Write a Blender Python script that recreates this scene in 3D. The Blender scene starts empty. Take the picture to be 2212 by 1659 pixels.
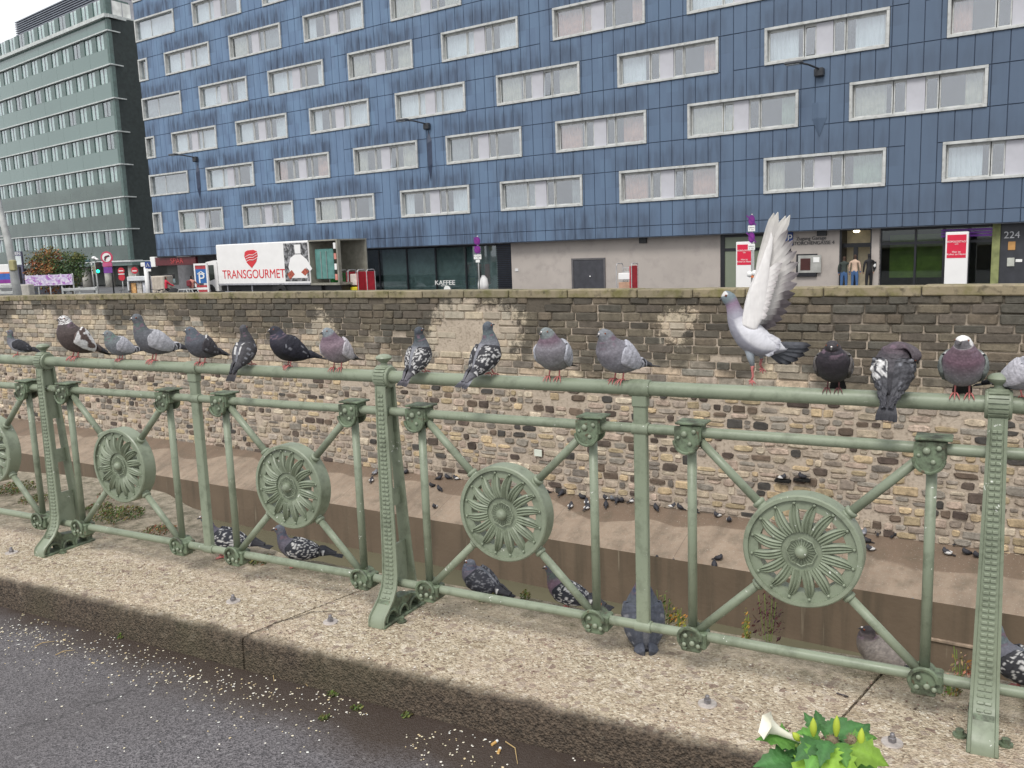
import bpy, math, random
from mathutils import Vector, Matrix, noise as mnoise
R = math.radians
rng = random.Random(7)
SC = bpy.context.scene
COL = SC.collection
# ------------------------------------------------------------------ camera
F_PX, PITCH, ROLL, PW, PH = 1916.25, 0.1533, -0.0365, 2212.0, 1659.0
FW = Vector((0, math.cos(PITCH), -math.sin(PITCH)))
_up = Vector((0, math.sin(PITCH), math.cos(PITCH)))
RT = Vector((1, 0, 0)) * math.cos(ROLL) + _up * math.sin(ROLL)
UP = -Vector((1, 0, 0)) * math.sin(ROLL) + _up * math.cos(ROLL)
cd = bpy.data.cameras.new('camera'); cam = bpy.data.objects.new('camera', cd); COL.objects.link(cam)
cd.sensor_fit = 'HORIZONTAL'; cd.sensor_width = 36; cd.lens = 36 * F_PX / PW
cd.clip_start = .05; cd.clip_end = 1500
cam.matrix_world = Matrix(((RT.x, UP.x, -FW.x, 0), (RT.y, UP.y, -FW.y, 0), (RT.z, UP.z, -FW.z, 0), (0, 0, 0, 1)))
SC.camera = cam
# ------------------------------------------------------------------ sky, sun, exposure
W = bpy.data.worlds.new('World'); SC.world = W; W.use_nodes = True
wn = W.node_tree; wn.nodes.clear()
sky = wn.nodes.new('ShaderNodeTexSky'); sky.sky_type = 'NISHITA'; sky.sun_disc = False
SUN_EL, SUN_AZ = R(52), R(205)
sky.sun_elevation = SUN_EL; sky.sun_rotation = SUN_AZ; sky.dust_density = 4; sky.air_density = 1.0
hs = wn.nodes.new('ShaderNodeHueSaturation'); hs.inputs['Saturation'].default_value = .25
mx = wn.nodes.new('ShaderNodeMix'); mx.data_type = 'RGBA'; mx.inputs['Factor'].default_value = .72
cl = wn.nodes.new('ShaderNodeTexNoise'); cl.inputs['Scale'].default_value = 2.2; cl.inputs['Detail'].default_value = 5
cr = wn.nodes.new('ShaderNodeValToRGB'); cr.color_ramp.elements[0].position = .3; cr.color_ramp.elements[0].color = (8.6, 8.8, 9.1, 1)
cr.color_ramp.elements[1].position = .7; cr.color_ramp.elements[1].color = (10.2, 10.3, 10.4, 1)
bg = wn.nodes.new('ShaderNodeBackground'); bg.inputs['Strength'].default_value = .092
wo = wn.nodes.new('ShaderNodeOutputWorld')
wn.links.new(sky.outputs[0], hs.inputs['Color']); wn.links.new(hs.outputs[0], mx.inputs['A']); wn.links.new(cl.outputs[0], cr.inputs[0])
wn.links.new(cr.outputs[0], mx.inputs['B']); wn.links.new(mx.outputs['Result'], bg.inputs[0]); wn.links.new(bg.outputs[0], wo.inputs[0])
sl = bpy.data.lights.new('sun', 'SUN'); sl.energy = 1.3; sl.angle = R(18); sl.color = (1, .965, .91)
so = bpy.data.objects.new('sun', sl); COL.objects.link(so)
sd = Vector((math.sin(SUN_AZ) * math.cos(SUN_EL), math.cos(SUN_AZ) * math.cos(SUN_EL), math.sin(SUN_EL)))
so.rotation_euler = sd.to_track_quat('Z', 'Y').to_euler()
SC.view_settings.view_transform = 'Standard'; SC.view_settings.look = 'None'; SC.view_settings.gamma = 1
SC.view_settings.use_curve_mapping = False; SC.view_settings.exposure = 0.58
SC.cycles.max_bounces = 6; SC.cycles.transparent_max_bounces = 10; SC.cycles.use_denoising = True

# ------------------------------------------------------------------ helpers
def ray(x, y): return FW + RT * ((x - PW / 2) / F_PX) - UP * ((y - PH / 2) / F_PX)
def at_z(x, y, z):
    d = ray(x, y); return d * (z / d.z)
def at_y(x, y, Y):
    d = ray(x, y); return d * (Y / d.y)
def at_plane(x, y, o, yaw):
    d = ray(x, y); n = Vector((-math.sin(yaw), math.cos(yaw), 0)); return d * (Vector(o).dot(n) / d.dot(n))
def tag(o, label=None, cat=None, group=None, kind=None):
    if label: o['label'] = label
    if cat: o['category'] = cat
    if group: o['group'] = group
    if kind: o['kind'] = kind
    return o
def empty(name, loc=(0, 0, 0), rz=0, parent=None):
    o = bpy.data.objects.new(name, None); COL.objects.link(o); o.location = loc; o.rotation_euler = (0, 0, rz); o.empty_display_size = .1
    if parent: o.parent = parent
    return o
def inst(name, me, parent=None, loc=(0, 0, 0), rot=(0, 0, 0), sc=None):
    o = bpy.data.objects.new(name, me); COL.objects.link(o); o.location = loc; o.rotation_euler = rot
    if sc is not None: o.scale = sc if hasattr(sc, '__len__') else (sc, sc, sc)
    if parent: o.parent = parent
    return o
class MB:
    def __init__(s): s.v = []; s.f = []; s.c = []; s.cc = None
    def add(s, vs, fs):
        b = len(s.v); s.v += [tuple(v) for v in vs]; s.f += [tuple(i + b for i in f) for f in fs]
        if s.cc is not None: s.c += [s.cc] * len(vs)
        return b
    def box(s, x0, x1, y0, y1, z0, z1, mt=None):
        vs = [Vector((x, y, z)) for z in (z0, z1) for y in (y0, y1) for x in (x0, x1)]
        if mt: vs = [mt @ v for v in vs]
        s.add(vs, [(0, 2, 3, 1), (4, 5, 7, 6), (0, 1, 5, 4), (2, 6, 7, 3), (0, 4, 6, 2), (1, 3, 7, 5)]); return s
    def bbox(s, x0, x1, y0, y1, z0, z1, b=.01, mt=None):   # chamfered box
        cx, cy, cz = (x0 + x1) / 2, (y0 + y1) / 2, (z0 + z1) / 2; hx, hy, hz = (x1 - x0) / 2, (y1 - y0) / 2, (z1 - z0) / 2
        rings = []
        for z, k in ((-hz, b), (-hz + b, 0), (hz - b, 0), (hz, b)):
            a, c = hx - k, hy - k
            q = b if k == 0 else b * .6
            rings.append([(a - q, -c), (a, -c + q), (a, c - q), (a - q, c), (-a + q, c), (-a, c - q), (-a, -c + q), (-a + q, -c)])
        vs = [Vector((cx + p[0], cy + p[1], cz + z)) for (z, _), r in zip(((-hz, 0), (-hz + b, 0), (hz - b, 0), (hz, 0)), rings) for p in r]
        if mt: vs = [mt @ v for v in vs]
        fs = [tuple(range(7, -1, -1)), tuple(range(24, 32))]
        for k in range(3):
            for i in range(8): fs.append((k * 8 + i, k * 8 + (i + 1) % 8, k * 8 + 8 + (i + 1) % 8, k * 8 + 8 + i))
        s.add(vs, fs); return s
    def rings(s, rs, cap=True, closed=True):
        n = len(rs[0]); vs = [p for r in rs for p in r]; fs = []
        for k in range(len(rs) - 1):
            for i in range(n if closed else n - 1): fs.append((k * n + i, k * n + (i + 1) % n, (k + 1) * n + (i + 1) % n, (k + 1) * n + i))
        if cap and closed: fs += [tuple(range(n - 1, -1, -1)), tuple(range((len(rs) - 1) * n, len(rs) * n))]
        s.add(vs, fs); return s
    def tube(s, pts, rad, n=10, cap=True):
        pts = [Vector(p) for p in pts]; rs = []
        if not hasattr(rad, '__len__'): rad = [rad] * len(pts)
        t0 = (pts[1] - pts[0]).normalized(); a = t0.orthogonal().normalized()
        for i, p in enumerate(pts):
            t = (pts[min(i + 1, len(pts) - 1)] - pts[max(i - 1, 0)]).normalized()
            a = (a - t * a.dot(t)).normalized(); b = t.cross(a)
            rs.append([p + (a * math.cos(2 * math.pi * k / n) + b * math.sin(2 * math.pi * k / n)) * rad[i] for k in range(n)])
        return s.rings(rs, cap)
    def lathe(s, prof, n=24, mt=None, cap=False):  # prof (r, z) about Z
        rs = [[Vector((r * math.cos(2 * math.pi * k / n), r * math.sin(2 * math.pi * k / n), z)) for k in range(n)] for r, z in prof]
        if mt: rs = [[mt @ v for v in r] for r in rs]
        return s.rings(rs, cap)
    def ball(s, c, r, n=10, m=6, sc=(1, 1, 1)):
        c = Vector(c); rs = []
        for j in range(m + 1):
            a = math.pi * (j + .001) / (m + .002)
            rs.append([c + Vector((r * sc[0] * math.sin(a) * math.cos(2 * math.pi * k / n), r * sc[1] * math.sin(a) * math.sin(2 * math.pi * k / n), -r * sc[2] * math.cos(a))) for k in range(n)])
        return s.rings(rs)
    def prism(s, poly, fn, d0, d1):   # poly 2D points, fn(a,b,d)->Vector
        n = len(poly); vs = [fn(a, b, d0) for a, b in poly] + [fn(a, b, d1) for a, b in poly]
        fs = [tuple(range(n - 1, -1, -1)), tuple(range(n, 2 * n))] + [(i, (i + 1) % n, n + (i + 1) % n, n + i) for i in range(n)]
        s.add(vs, fs); return s
    def mesh(s, name, mat, smooth=False):
        me = bpy.data.meshes.new(name); me.from_pydata(s.v, [], s.f)
        if s.c and len(s.c) == len(s.v):
            at = me.color_attributes.new('Col', 'FLOAT_COLOR', 'POINT')
            at.data.foreach_set('color', [k for c in s.c for k in (c[0], c[1], c[2], 1)])
        if mat: me.materials.append(mat)
        if smooth: me.polygons.foreach_set('use_smooth', [True] * len(me.polygons))
        me.update(); return me
    def build(s, name, mat, parent=None, smooth=False, loc=(0, 0, 0), rot=(0, 0, 0), auto=False):
        me = s.mesh(name, mat, smooth)

        return inst(name, me, parent, loc, rot)
def autosmooth(o, ang=40):
    me = o.data
    me.polygons.foreach_set('use_smooth', [True] * len(me.polygons))
    import bmesh
    bm = bmesh.new(); bm.from_mesh(me)
    bmesh.ops.recalc_face_normals(bm, faces=bm.faces)
    for e in bm.edges:
        if len(e.link_faces) == 2 and e.calc_face_angle(0) > R(ang): e.smooth = False
    bm.to_mesh(me); bm.free(); return o

# ---- node helper
class G:
    def __init__(s, name, coord='Object', obj=None):
        s.m = bpy.data.materials.new(name); s.m.use_nodes = True; s.t = s.m.node_tree; s.t.nodes.clear()
        s.out = s.n('ShaderNodeOutputMaterial'); s.b = s.n('ShaderNodeBsdfPrincipled'); s.l(s.b.outputs[0], s.out.inputs[0])
        tc = s.n('ShaderNodeTexCoord'); s.vec = tc.outputs[coord]
        if obj: tc.object = obj
    def n(s, t, **k):
        x = s.t.nodes.new(t)
        for a, b in k.items(): setattr(x, a, b)
        return x
    def l(s, a, b): s.t.links.new(a, b)
    def put(s, sock, v):
        if isinstance(v, bpy.types.NodeSocket): s.l(v, sock)
        elif isinstance(v, (tuple, list)) and sock.type == 'RGBA': sock.default_value = (*v[:3], 1)
        else: sock.default_value = v
    def noise(s, scale, detail=3, vec=None, rough=.5, dist=0, color=False):
        x = s.n('ShaderNodeTexNoise'); s.l(vec if vec is not None else s.vec, x.inputs['Vector']); x.inputs['Scale'].default_value = scale
        x.inputs['Detail'].default_value = detail; x.inputs['Roughness'].default_value = rough; x.inputs['Distortion'].default_value = dist
        return x.outputs['Color' if color else 'Fac']
    def vor(s, scale, vec=None, feature='F1', out='Distance', rnd=1):
        x = s.n('ShaderNodeTexVoronoi'); x.feature = feature; s.l(vec if vec is not None else s.vec, x.inputs['Vector']); x.inputs['Scale'].default_value = scale
        x.inputs['Randomness'].default_value = rnd
        return x.outputs[out]
    def ramp(s, f, stops):
        x = s.n('ShaderNodeValToRGB'); s.l(f, x.inputs[0]); e = x.color_ramp.elements
        while len(e) < len(stops): e.new(.5)
        for q, (p, c) in zip(e, stops): q.position = p; q.color = (c, c, c, 1) if not hasattr(c, '__len__') else (*c, 1)
        return x.outputs[0]
    def mix(s, f, a, b, mode='MIX'):
        x = s.n('ShaderNodeMix', data_type='RGBA', blend_type=mode); s.put(x.inputs[0], f); s.put(x.inputs[6], a); s.put(x.inputs[7], b); return x.outputs[2]
    def math(s, op, a, b=0.0, c=None, clamp=False):
        x = s.n('ShaderNodeMath', operation=op); x.use_clamp = clamp; s.put(x.inputs[0], a); s.put(x.inputs[1], b)
        if c is not None: s.put(x.inputs[2], c)
        return x.outputs[0]
    def scale(s, v, vec=None):
        x = s.n('ShaderNodeMapping'); s.l(vec if vec is not None else s.vec, x.inputs[0]); x.inputs['Scale'].default_value = v; return x.outputs[0]
    def sep(s, vec=None):
        x = s.n('ShaderNodeSeparateXYZ'); s.l(vec if vec is not None else s.vec, x.inputs[0]); return x.outputs
    def comb(s, a, b, c):
        x = s.n('ShaderNodeCombineXYZ'); s.put(x.inputs[0], a); s.put(x.inputs[1], b); s.put(x.inputs[2], c); return x.outputs[0]
    def attr(s, name='Col'):
        x = s.n('ShaderNodeAttribute', attribute_name=name); return x.outputs['Color']
    def rnd(s): return s.n('ShaderNodeObjectInfo').outputs['Random']
    def pos(s): return s.n('ShaderNodeNewGeometry').outputs['Position']
    def bump(s, h, strength=.3, dist=.01):
        x = s.n('ShaderNodeBump'); x.inputs['Strength'].default_value = strength; x.inputs['Distance'].default_value = dist
        s.l(h, x.inputs['Height']); s.l(x.outputs[0], s.b.inputs['Normal'])
    def done(s, col, rough=.6, metal=0.0, spec=None, alpha=None):
        s.put(s.b.inputs['Base Color'], col); s.put(s.b.inputs['Roughness'], rough); s.put(s.b.inputs['Metallic'], metal)
        if spec is not None: s.put(s.b.inputs['Specular IOR Level'], spec)
        return s.m
def plain(name, col, rough=.6, metal=0, var=.2, vs=3, bump=0, bs=80, dirt=None, rnd=0, coord='Object'):
    g = G(name, coord); nz = g.noise(vs, 4)
    c = g.mix(g.ramp(nz, [(.3, 0), (.7, 1)]), tuple(k * (1 - var) for k in col), tuple(min(1, k * (1 + var)) for k in col))
    if dirt: c = g.mix(g.ramp(g.noise(vs * 2.7, 6, rough=.65), [(.5, 0), (.72, .7)]), c, dirt)
    if rnd: c = g.mix(rnd, c, g.mix(g.rnd(), (0.02, 0.02, 0.02), (1, 1, 1)), 'OVERLAY')
    if bump: g.bump(g.noise(bs, 4), bump, .003)
    return g.done(c, rough, metal)
def emit(name, col, st):
    g = G(name); g.put(g.b.inputs['Emission Color'], col); g.b.inputs['Emission Strength'].default_value = st; return g.done(col, .5)
def vcol(name, rough=.7, var=.12, vs=40, bump=.2, bs=150, rnd=0, spec=None):
    g = G(name); c = g.mix(g.noise(vs, 4), g.mix(1, g.attr(), (1 - var,) * 3, 'MULTIPLY'), g.mix(1, g.attr(), (1 + var,) * 3, 'MULTIPLY'))
    if bump: g.bump(g.noise(bs, 4), bump, .003)
    return g.done(c, rough, spec=spec)
def glassy(name, tint=(.8, .86, .84), refl=.22, rough=.02):
    m = bpy.data.materials.new(name); m.use_nodes = True; t = m.node_tree; t.nodes.clear()
    o = t.nodes.new('ShaderNodeOutputMaterial'); mxs = t.nodes.new('ShaderNodeMixShader'); tr = t.nodes.new('ShaderNodeBsdfTransparent'); gl = t.nodes.new('ShaderNodeBsdfGlossy')
    fr = t.nodes.new('ShaderNodeLayerWeight'); pw = t.nodes.new('ShaderNodeMath'); pw.operation = 'POWER'; pw.inputs[1].default_value = 4; t.links.new(fr.outputs['Facing'], pw.inputs[0]); ad = t.nodes.new('ShaderNodeMath'); ad.operation = 'ADD'; ad.use_clamp = True; ad.inputs[1].default_value = refl
    tr.inputs[0].default_value = (*tint, 1); gl.inputs['Roughness'].default_value = rough; gl.inputs[0].default_value = (.95, .96, 1, 1)
    t.links.new(pw.outputs[0], ad.inputs[0]); t.links.new(ad.outputs[0], mxs.inputs[0]); t.links.new(tr.outputs[0], mxs.inputs[1]); t.links.new(gl.outputs[0], mxs.inputs[2]); t.links.new(mxs.outputs[0], o.inputs[0])
    return m
def text(s, size, mat, parent, loc, rot, name='lettering', ext=.002, ax='CENTER', sx=1):
    c = bpy.data.curves.new(name, 'FONT'); c.body = s; c.size = size; c.extrude = ext; c.align_x = ax; c.align_y = 'CENTER'; c.materials.append(mat)
    o = bpy.data.objects.new(name, c); COL.objects.link(o); o.parent = parent; o.location = loc; o.rotation_euler = rot; o.scale = (sx, 1, 1); return o
def nz(x, y=0, z=0): return mnoise.noise(Vector((x, y, z)))

# ------------------------------------------------------------------ world constants
GZ = -1.405          # near pavement
KZ = -1.284          # top of the concrete kerb under the railing
FO = Vector((-2.0612, 3.9012, -.4241)); FY = -.4978; LL = 1.85      # railing: post A, yaw, post spacing
FD = Vector((math.cos(FY), math.sin(FY), 0)); FN = Vector((-math.sin(FY), math.cos(FY), 0))
def fpt(s, n, z): return Vector((FO.x, FO.y, 0)) + FD * s + FN * n + Vector((0, 0, z))
SZ = -2.78           # far street level
BO = Vector((-24.1193, 71.5306, 2.998)); BY = -.6252; BS = 8.0695     # blue hotel facade
BD = Vector((math.cos(BY), math.sin(BY), 0)); BN = Vector((-math.sin(BY), math.cos(BY), 0))
WY = -.5794; WD = Vector((math.cos(WY), math.sin(WY), 0)); WN = Vector((-math.sin(WY), math.cos(WY), 0))
WO = at_z(1515, 1107, -6.0); WO.z = 0                                # quay wall plane
def wpt(s, n, z): return WO + WD * s + WN * n + Vector((0, 0, z))
def coping_z(s): return -1.035 - .00030 * min(s, 0) * min(s, 0) * .55 + .010 * max(s, 0) * .9
# ------------------------------------------------------------------ ground: pavement, kerb
def m_asphalt():
    g = G('asphalt_wet', 'Object'); v = g.vor(210, out='Color'); sp = g.sep(v)[0]
    base = g.mix(g.ramp(sp, [(.0, 0), (1, 1)]), (.038, .035, .040), (.21, .195, .205))
    base = g.mix(g.ramp(g.vor(95, out='Color'), [(.86, 0), (.95, .6)]), base, (.36, .35, .35))
    base = g.mix(g.ramp(g.noise(1.1, 4), [(.35, 0), (.65, .45)]), base, (.07, .062, .062))
    crack = g.math('MULTIPLY', g.ramp(g.vor(.55, g.mix(.06, g.vec, g.noise(9, 4, color=True)), 'DISTANCE_TO_EDGE'), [(0, 1), (.0035, 0)]), g.ramp(g.noise(2, 2), [(.42, 0), (.6, .8)]))
    base = g.mix(crack, base, (.015, .014, .014))
    # wet brown grime along the foot of the kerb
    n = g.math('ADD', g.math('ADD', g.math('MULTIPLY', g.sep()[1], 1.6), g.math('MULTIPLY', g.noise(4, 5), .32)), g.math('MULTIPLY', g.math('MINIMUM', g.sep()[0], 2.6), .13))
    base = g.mix(g.ramp(g.math('ADD', n, .25), [(.16, 0), (.42, .9)]), base, (.045, .030, .021))
    g.bump(g.vor(210), .55, .004)
    return g.done(base, g.ramp(g.noise(2.2, 3), [(.3, .38), (.7, .7)]), spec=.5)
# pavement sheet laid in the railing's frame: local x along the railing, local y towards the river (kerb face at -0.37)
def sheet(name, m, x0, x1, y0, y1, z, loc, rz, nx=1, ny=1, fz=None):
    b = MB(); vs = []
    for j in range(ny + 1):
        for i in range(nx + 1):
            x = x0 + (x1 - x0) * i / nx; y = y0 + (y1 - y0) * j / ny; vs.append((x, y, z + (fz(x, y) if fz else 0)))
    b.add(vs, [(j * (nx + 1) + i, j * (nx + 1) + i + 1, (j + 1) * (nx + 1) + i + 1, (j + 1) * (nx + 1) + i) for j in range(ny) for i in range(nx)])
    return b.build(name, m, None, loc=loc, rot=(0, 0, rz))
pav = sheet('pavement', m_asphalt(), -8, 12, -8, -.0, 0, tuple(fpt(0, -.36, GZ)), FY)
tag(pav, kind='structure')
def m_kerb():
    g = G('kerb_concrete', 'Object'); c1 = g.sep(g.vor(135, out='Color'))
    col = g.ramp(c1[0], [(0, (.20, .15, .10)), (.22, (.37, .30, .21)), (.6, (.49, .41, .30)), (.9, (.56, .48, .36)), (1, (.72, .66, .54))])
    col = g.mix(g.ramp(g.sep(g.vor(52, out='Color'))[1], [(.80, 0), (.86, .8)]), col, g.mix(g.sep(g.vor(52, out='Color'))[2], (.16, .10, .08), (.70, .62, .50)))
    col = g.mix(g.ramp(g.noise(48, 4, rough=.7), [(.57, 0), (.70, .75)]), col, (.20, .135, .10))
    col = g.mix(g.ramp(g.noise(3.0, 4), [(.45, 0), (.72, .35)]), col, (.48, .36, .28))
    col = g.mix(g.ramp(g.noise(7, 5, rough=.7), [(.55, 0), (.75, .45)]), col, (.26, .20, .11))
    s = g.sep()
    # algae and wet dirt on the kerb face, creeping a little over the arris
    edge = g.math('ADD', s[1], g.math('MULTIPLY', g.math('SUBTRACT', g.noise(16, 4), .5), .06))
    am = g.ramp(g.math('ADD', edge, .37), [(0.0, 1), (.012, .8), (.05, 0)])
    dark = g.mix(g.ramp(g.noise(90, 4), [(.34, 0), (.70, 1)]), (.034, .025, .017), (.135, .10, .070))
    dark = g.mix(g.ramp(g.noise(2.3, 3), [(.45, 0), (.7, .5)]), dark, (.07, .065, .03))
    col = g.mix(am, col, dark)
    # moss and silt at the river side
    mm = g.ramp(g.math('ADD', s[1], g.math('MULTIPLY', g.noise(6, 5), .22)), [(.13, 0), (.30, .85)])
    col = g.mix(mm, col, g.mix(g.ramp(g.noise(14, 6, rough=.7), [(.35, 0), (.62, 1)]), (.07, .065, .03), (.38, .32, .24)))
    g.bump(g.math('ADD', g.vor(150), g.math('MULTIPLY', g.noise(55, 3), 1.6)), .9, .006)
    return g.done(col, .8)
MK = m_kerb()
kerb = empty('kerb', tuple(fpt(0, 0, 0)), FY); tag(kerb, kind='structure')
KBT = [(-9, 1.5), (-1.84, .84), (-1.1, .93), (-.4, .87), (.21, .62), (.6, .40), (1.1, .31), (12, .29)]
def kerb_back(s):
    for (a, u), (b, v) in zip(KBT, KBT[1:]):
        if s <= b: return u + (v - u) * max(0, (s - a)) / (b - a) + .03 * nz(s * 3, 1) + .012 * nz(s * 14, 2)
    return .29
joints = [-7, -.95, 1.462, 3.30, 5.2, 11]
sk = [0, -.02, .14, .13, .1, 0]
for k in range(5):
    a, b = joints[k] + .004, joints[k + 1] - .004; m = MB(); NX, NY = int((b - a) * 14), 16
    rows = []
    for i in range(NX + 1):
        t = i / NX; row = []
        for j in range(NY + 1):
            u = j / NY; s0 = a + (b - a) * t; s0 += (1 - t) * sk[k] * u * 1.2 + t * sk[k + 1] * u * 1.2
            kb = kerb_back(s0); n = -.37 + (kb + .37) * u
            zz = KZ + .0022 * nz(s0 * 9, n * 9) + .0012 * nz(s0 * 40, n * 40); 
            if j == 0: n += .004 * nz(s0 * 14, 3) + .002 * nz(s0 * 50, 3); zz -= .008 + .003 * nz(s0 * 22, 5)
            row.append((s0, n, zz))
        f0 = (row[0][0], -.374 + .004 * nz(row[0][0] * 11, 9), KZ - .02); row = [(f0[0], -.374, GZ - .05), (f0[0], -.376, GZ + .02), (f0[0], f0[1], KZ - .05), f0] + row + [(row[-1][0], row[-1][1] + .01, KZ - .03), (row[-1][0], row[-1][1] + .01, KZ - .5)]
        rows.append(row)
    n = len(rows[0]); m.add([p for r in rows for p in r], [(i * n + j, (i + 1) * n + j, (i + 1) * n + j + 1, i * n + j + 1) for i in range(NX) for j in range(n - 1)])
    m.add(rows[0], [tuple(range(n))]); m.add(rows[-1], [tuple(range(n - 1, -1, -1))])
    autosmooth(m.build('concrete_block', MK, kerb), 50)
# dark joint filler under the gaps
MB().box(-7, 11, -.34, .28, KZ - .35, KZ - .03).build('joint_filler', plain('wet_dirt', (.03, .022, .016), .9, bump=.5), kerb)
crk = MB()
def crack(pts, w):
    for (a, b), (c, d) in zip(pts, pts[1:]):
        dx, dy = c - a, d - b; L = math.hypot(dx, dy); nx, ny = -dy / L * w, dx / L * w
        crk.add([(a - nx, b - ny, KZ + .0035), (c - nx, d - ny, KZ + .0035), (c + nx, d + ny, KZ + .0035), (a + nx, b + ny, KZ + .0035)], [(0, 1, 2, 3)])
crack([(1.47, -.36), (1.50, -.30), (1.49, -.24), (1.53, -.18), (1.55, -.12), (1.60, -.09), (1.66, -.06)], .0018)
crk.build('crack', plain('crack_dirt', (.03, .024, .02), .9), kerb)

# ------------------------------------------------------------------ river bed, apron, quay wall
def m_apron():
    g = G('apron_concrete', 'Object'); s = g.sep()
    col = g.mix(g.noise(1.4, 6, rough=.6), (.215, .165, .122), (.37, .295, .225))
    col = g.mix(g.ramp(g.noise(9, 6, rough=.7), [(.45, 0), (.7, .45)]), col, (.23, .15, .10))
    w = g.math('ADD', s[1], g.math('MULTIPLY', g.noise(.32, 2), 2.6))      # wet upper band with a wandering lower edge
    col = g.mix(g.ramp(w, [(.0, 0), (1.98 / 3.2 if False else .62, 0), (.66, .75), (1, .8)]), col, (.15, .105, .075))
    st = g.noise(1.0, 4, g.scale((2.2, .35, 1))); col = g.mix(g.ramp(st, [(.45, 0), (.7, .6)]), col, (.125, .095, .07)); col = g.mix(g.ramp(g.noise(2.1, 6, rough=.7), [(.5, 0), (.66, .45)]), col, (.10, .085, .06))
    j = g.math('PINGPONG', s[0], 1.6); col = g.mix(g.ramp(j, [(0, .6), (.012, 0)]), col, (.09, .065, .05))
    col = g.mix(g.ramp(g.noise(40, 3), [(.64, 0), (.72, .6)]), col, (.5, .47, .42))
    g.bump(g.noise(30, 5), .25, .02)
    return g.done(col, g.ramp(w, [(.55, .75), (.7, .45)]))
# apron drops from the wall foot (z -6.0) to its edge (z -6.78, 2.3 m nearer)
ap = MB(); NXA = 90
apz = lambda s: -6.78 + .0035 * max(0, s) * 6
rowsA = []
for i in range(NXA + 1):
    s = -70 + i * 1.2
    rowsA.append([(s, 0.05, -5.98 + .006 * max(0, s)), (s, -1.1, -6.36 + .012 * max(0, s)), (s, -2.26, apz(s)), (s, -2.3, apz(s) - .04)])
n = 4; ap.add([p for r in rowsA for p in r], [(i * n + j + 1, (i + 1) * n + j + 1, (i + 1) * n + j, i * n + j) for i in range(NXA) for j in range(3)])
apron = ap.build('embankment_slope', m_apron(), None, loc=tuple(WO), rot=(0, 0, WY)); tag(apron, kind='structure')
def m_chan():
    g = G('channel_wall_wet', 'Object'); col = g.mix(g.noise(1.2, 5), (.085, .060, .040), (.17, .125, .085))
    st = g.noise(1, 4, g.scale((3.5, 3.5, .25))); col = g.mix(g.ramp(st, [(.48, 0), (.72, .7)]), col, (.05, .042, .028))
    col = g.mix(g.ramp(g.noise(1, 3, g.scale((7, 7, .5))), [(.68, 0), (.76, .5)]), col, (.30, .25, .18))
    g.bump(g.noise(12, 4), .3, .02); return g.done(col, .55)
cw = MB().add([(-70, -2.3, -6.79), (40, -2.3, -6.6), (40, -2.34, -9), (-70, -2.34, -9)], [(0, 3, 2, 1)])
cwm = MB(); cwm.add([(-70, -2.302, -6.82), (40, -2.302, -6.0), (40, -2.36, -9), (-70, -2.36, -9)], [(0, 3, 2, 1)])
tag(cwm.build('channel_wall', m_chan(), None, loc=tuple(WO), rot=(0, 0, WY)), kind='structure')
def m_water():
    g = G('river_water', 'Object'); n1 = g.noise(1.0, 4, g.scale((2.2, 5.5, 1)))
    g.bump(n1, .12, .05); col = g.mix(g.noise(.3, 3), (.085, .085, .055), (.16, .145, .09)); return g.done(col, .12, spec=.6)
wtr = MB(); wtr.add([(-80, -25, -7.45), (50, -25, -7.45), (50, -2.3, -7.45), (-80, -2.3, -7.45)], [(0, 1, 2, 3)])
# rusty outlet and dark weeping stains on the channel wall
ob = MB(); po = at_plane(2070, 1392, WO - WN * 2.33, WY); ob.bbox(-.55, .55, -.03, .05, -.025, .03, .01); oo = ob.build('outlet_lintel', plain('lintel_pale', (.24, .18, .13), .8, var=.4, vs=9), None, loc=tuple(po), rot=(0, 0, WY)); tag(oo, 'pale stone lintel of a drain outlet low in the channel wall', 'lintel')
tag(wtr.build('water', m_water(), None, loc=tuple(WO), rot=(0, 0, WY)), kind='structure')
nw = MB(); nw.add([(-9, .34, KZ - .08), (12, .34, KZ - .08), (12, .6, -8.2), (-9, .6, -8.2)], [(0, 1, 2, 3)])
tag(nw.build('near_quay_wall', plain('old_stone', (.12, .10, .08), .9, bump=.4), None, loc=tuple(fpt(0, 0, 0)), rot=(0, 0, FY)), 'rough grey quay wall dropping to the river below the green railing', 'quay wall')

# ---- stones
PALE_SPOTS = [((1000, 700), .9), ((1075, 715), .8), ((955, 735), .6), ((1040, 745), .9), ((215, 715), .6), ((1465, 705), .45), ((100, 700), .55), ((700, 715), .5)]
def pale(g, P):     # pale, repaired or lime-washed patches that break the black crust
    out = None; wob = g.noise(2.6, 6, P, .8, color=True); W2_ = g.n('ShaderNodeVectorMath', operation='SCALE'); g.l(wob, W2_.inputs[0]); W2_.inputs['Scale'].default_value = 2.2; Q = g.n('ShaderNodeVectorMath', operation='ADD'); g.l(P, Q.inputs[0]); g.l(W2_.outputs[0], Q.inputs[1])
    for (x, y), r in PALE_SPOTS:
        c = at_plane(x, y, WO, WY); d = g.n('ShaderNodeVectorMath', operation='DISTANCE'); g.l(Q.outputs[0], d.inputs[0]); d.inputs[1].default_value = (c.x + 1.1, c.y + 1.1, c.z + 1.1)
        v = g.ramp(g.math('DIVIDE', d.outputs['Value'], r * 1.05), [(.66, 1), (.95, 0)]); out = v if out is None else g.math('MAXIMUM', out, v)
    return out
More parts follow.
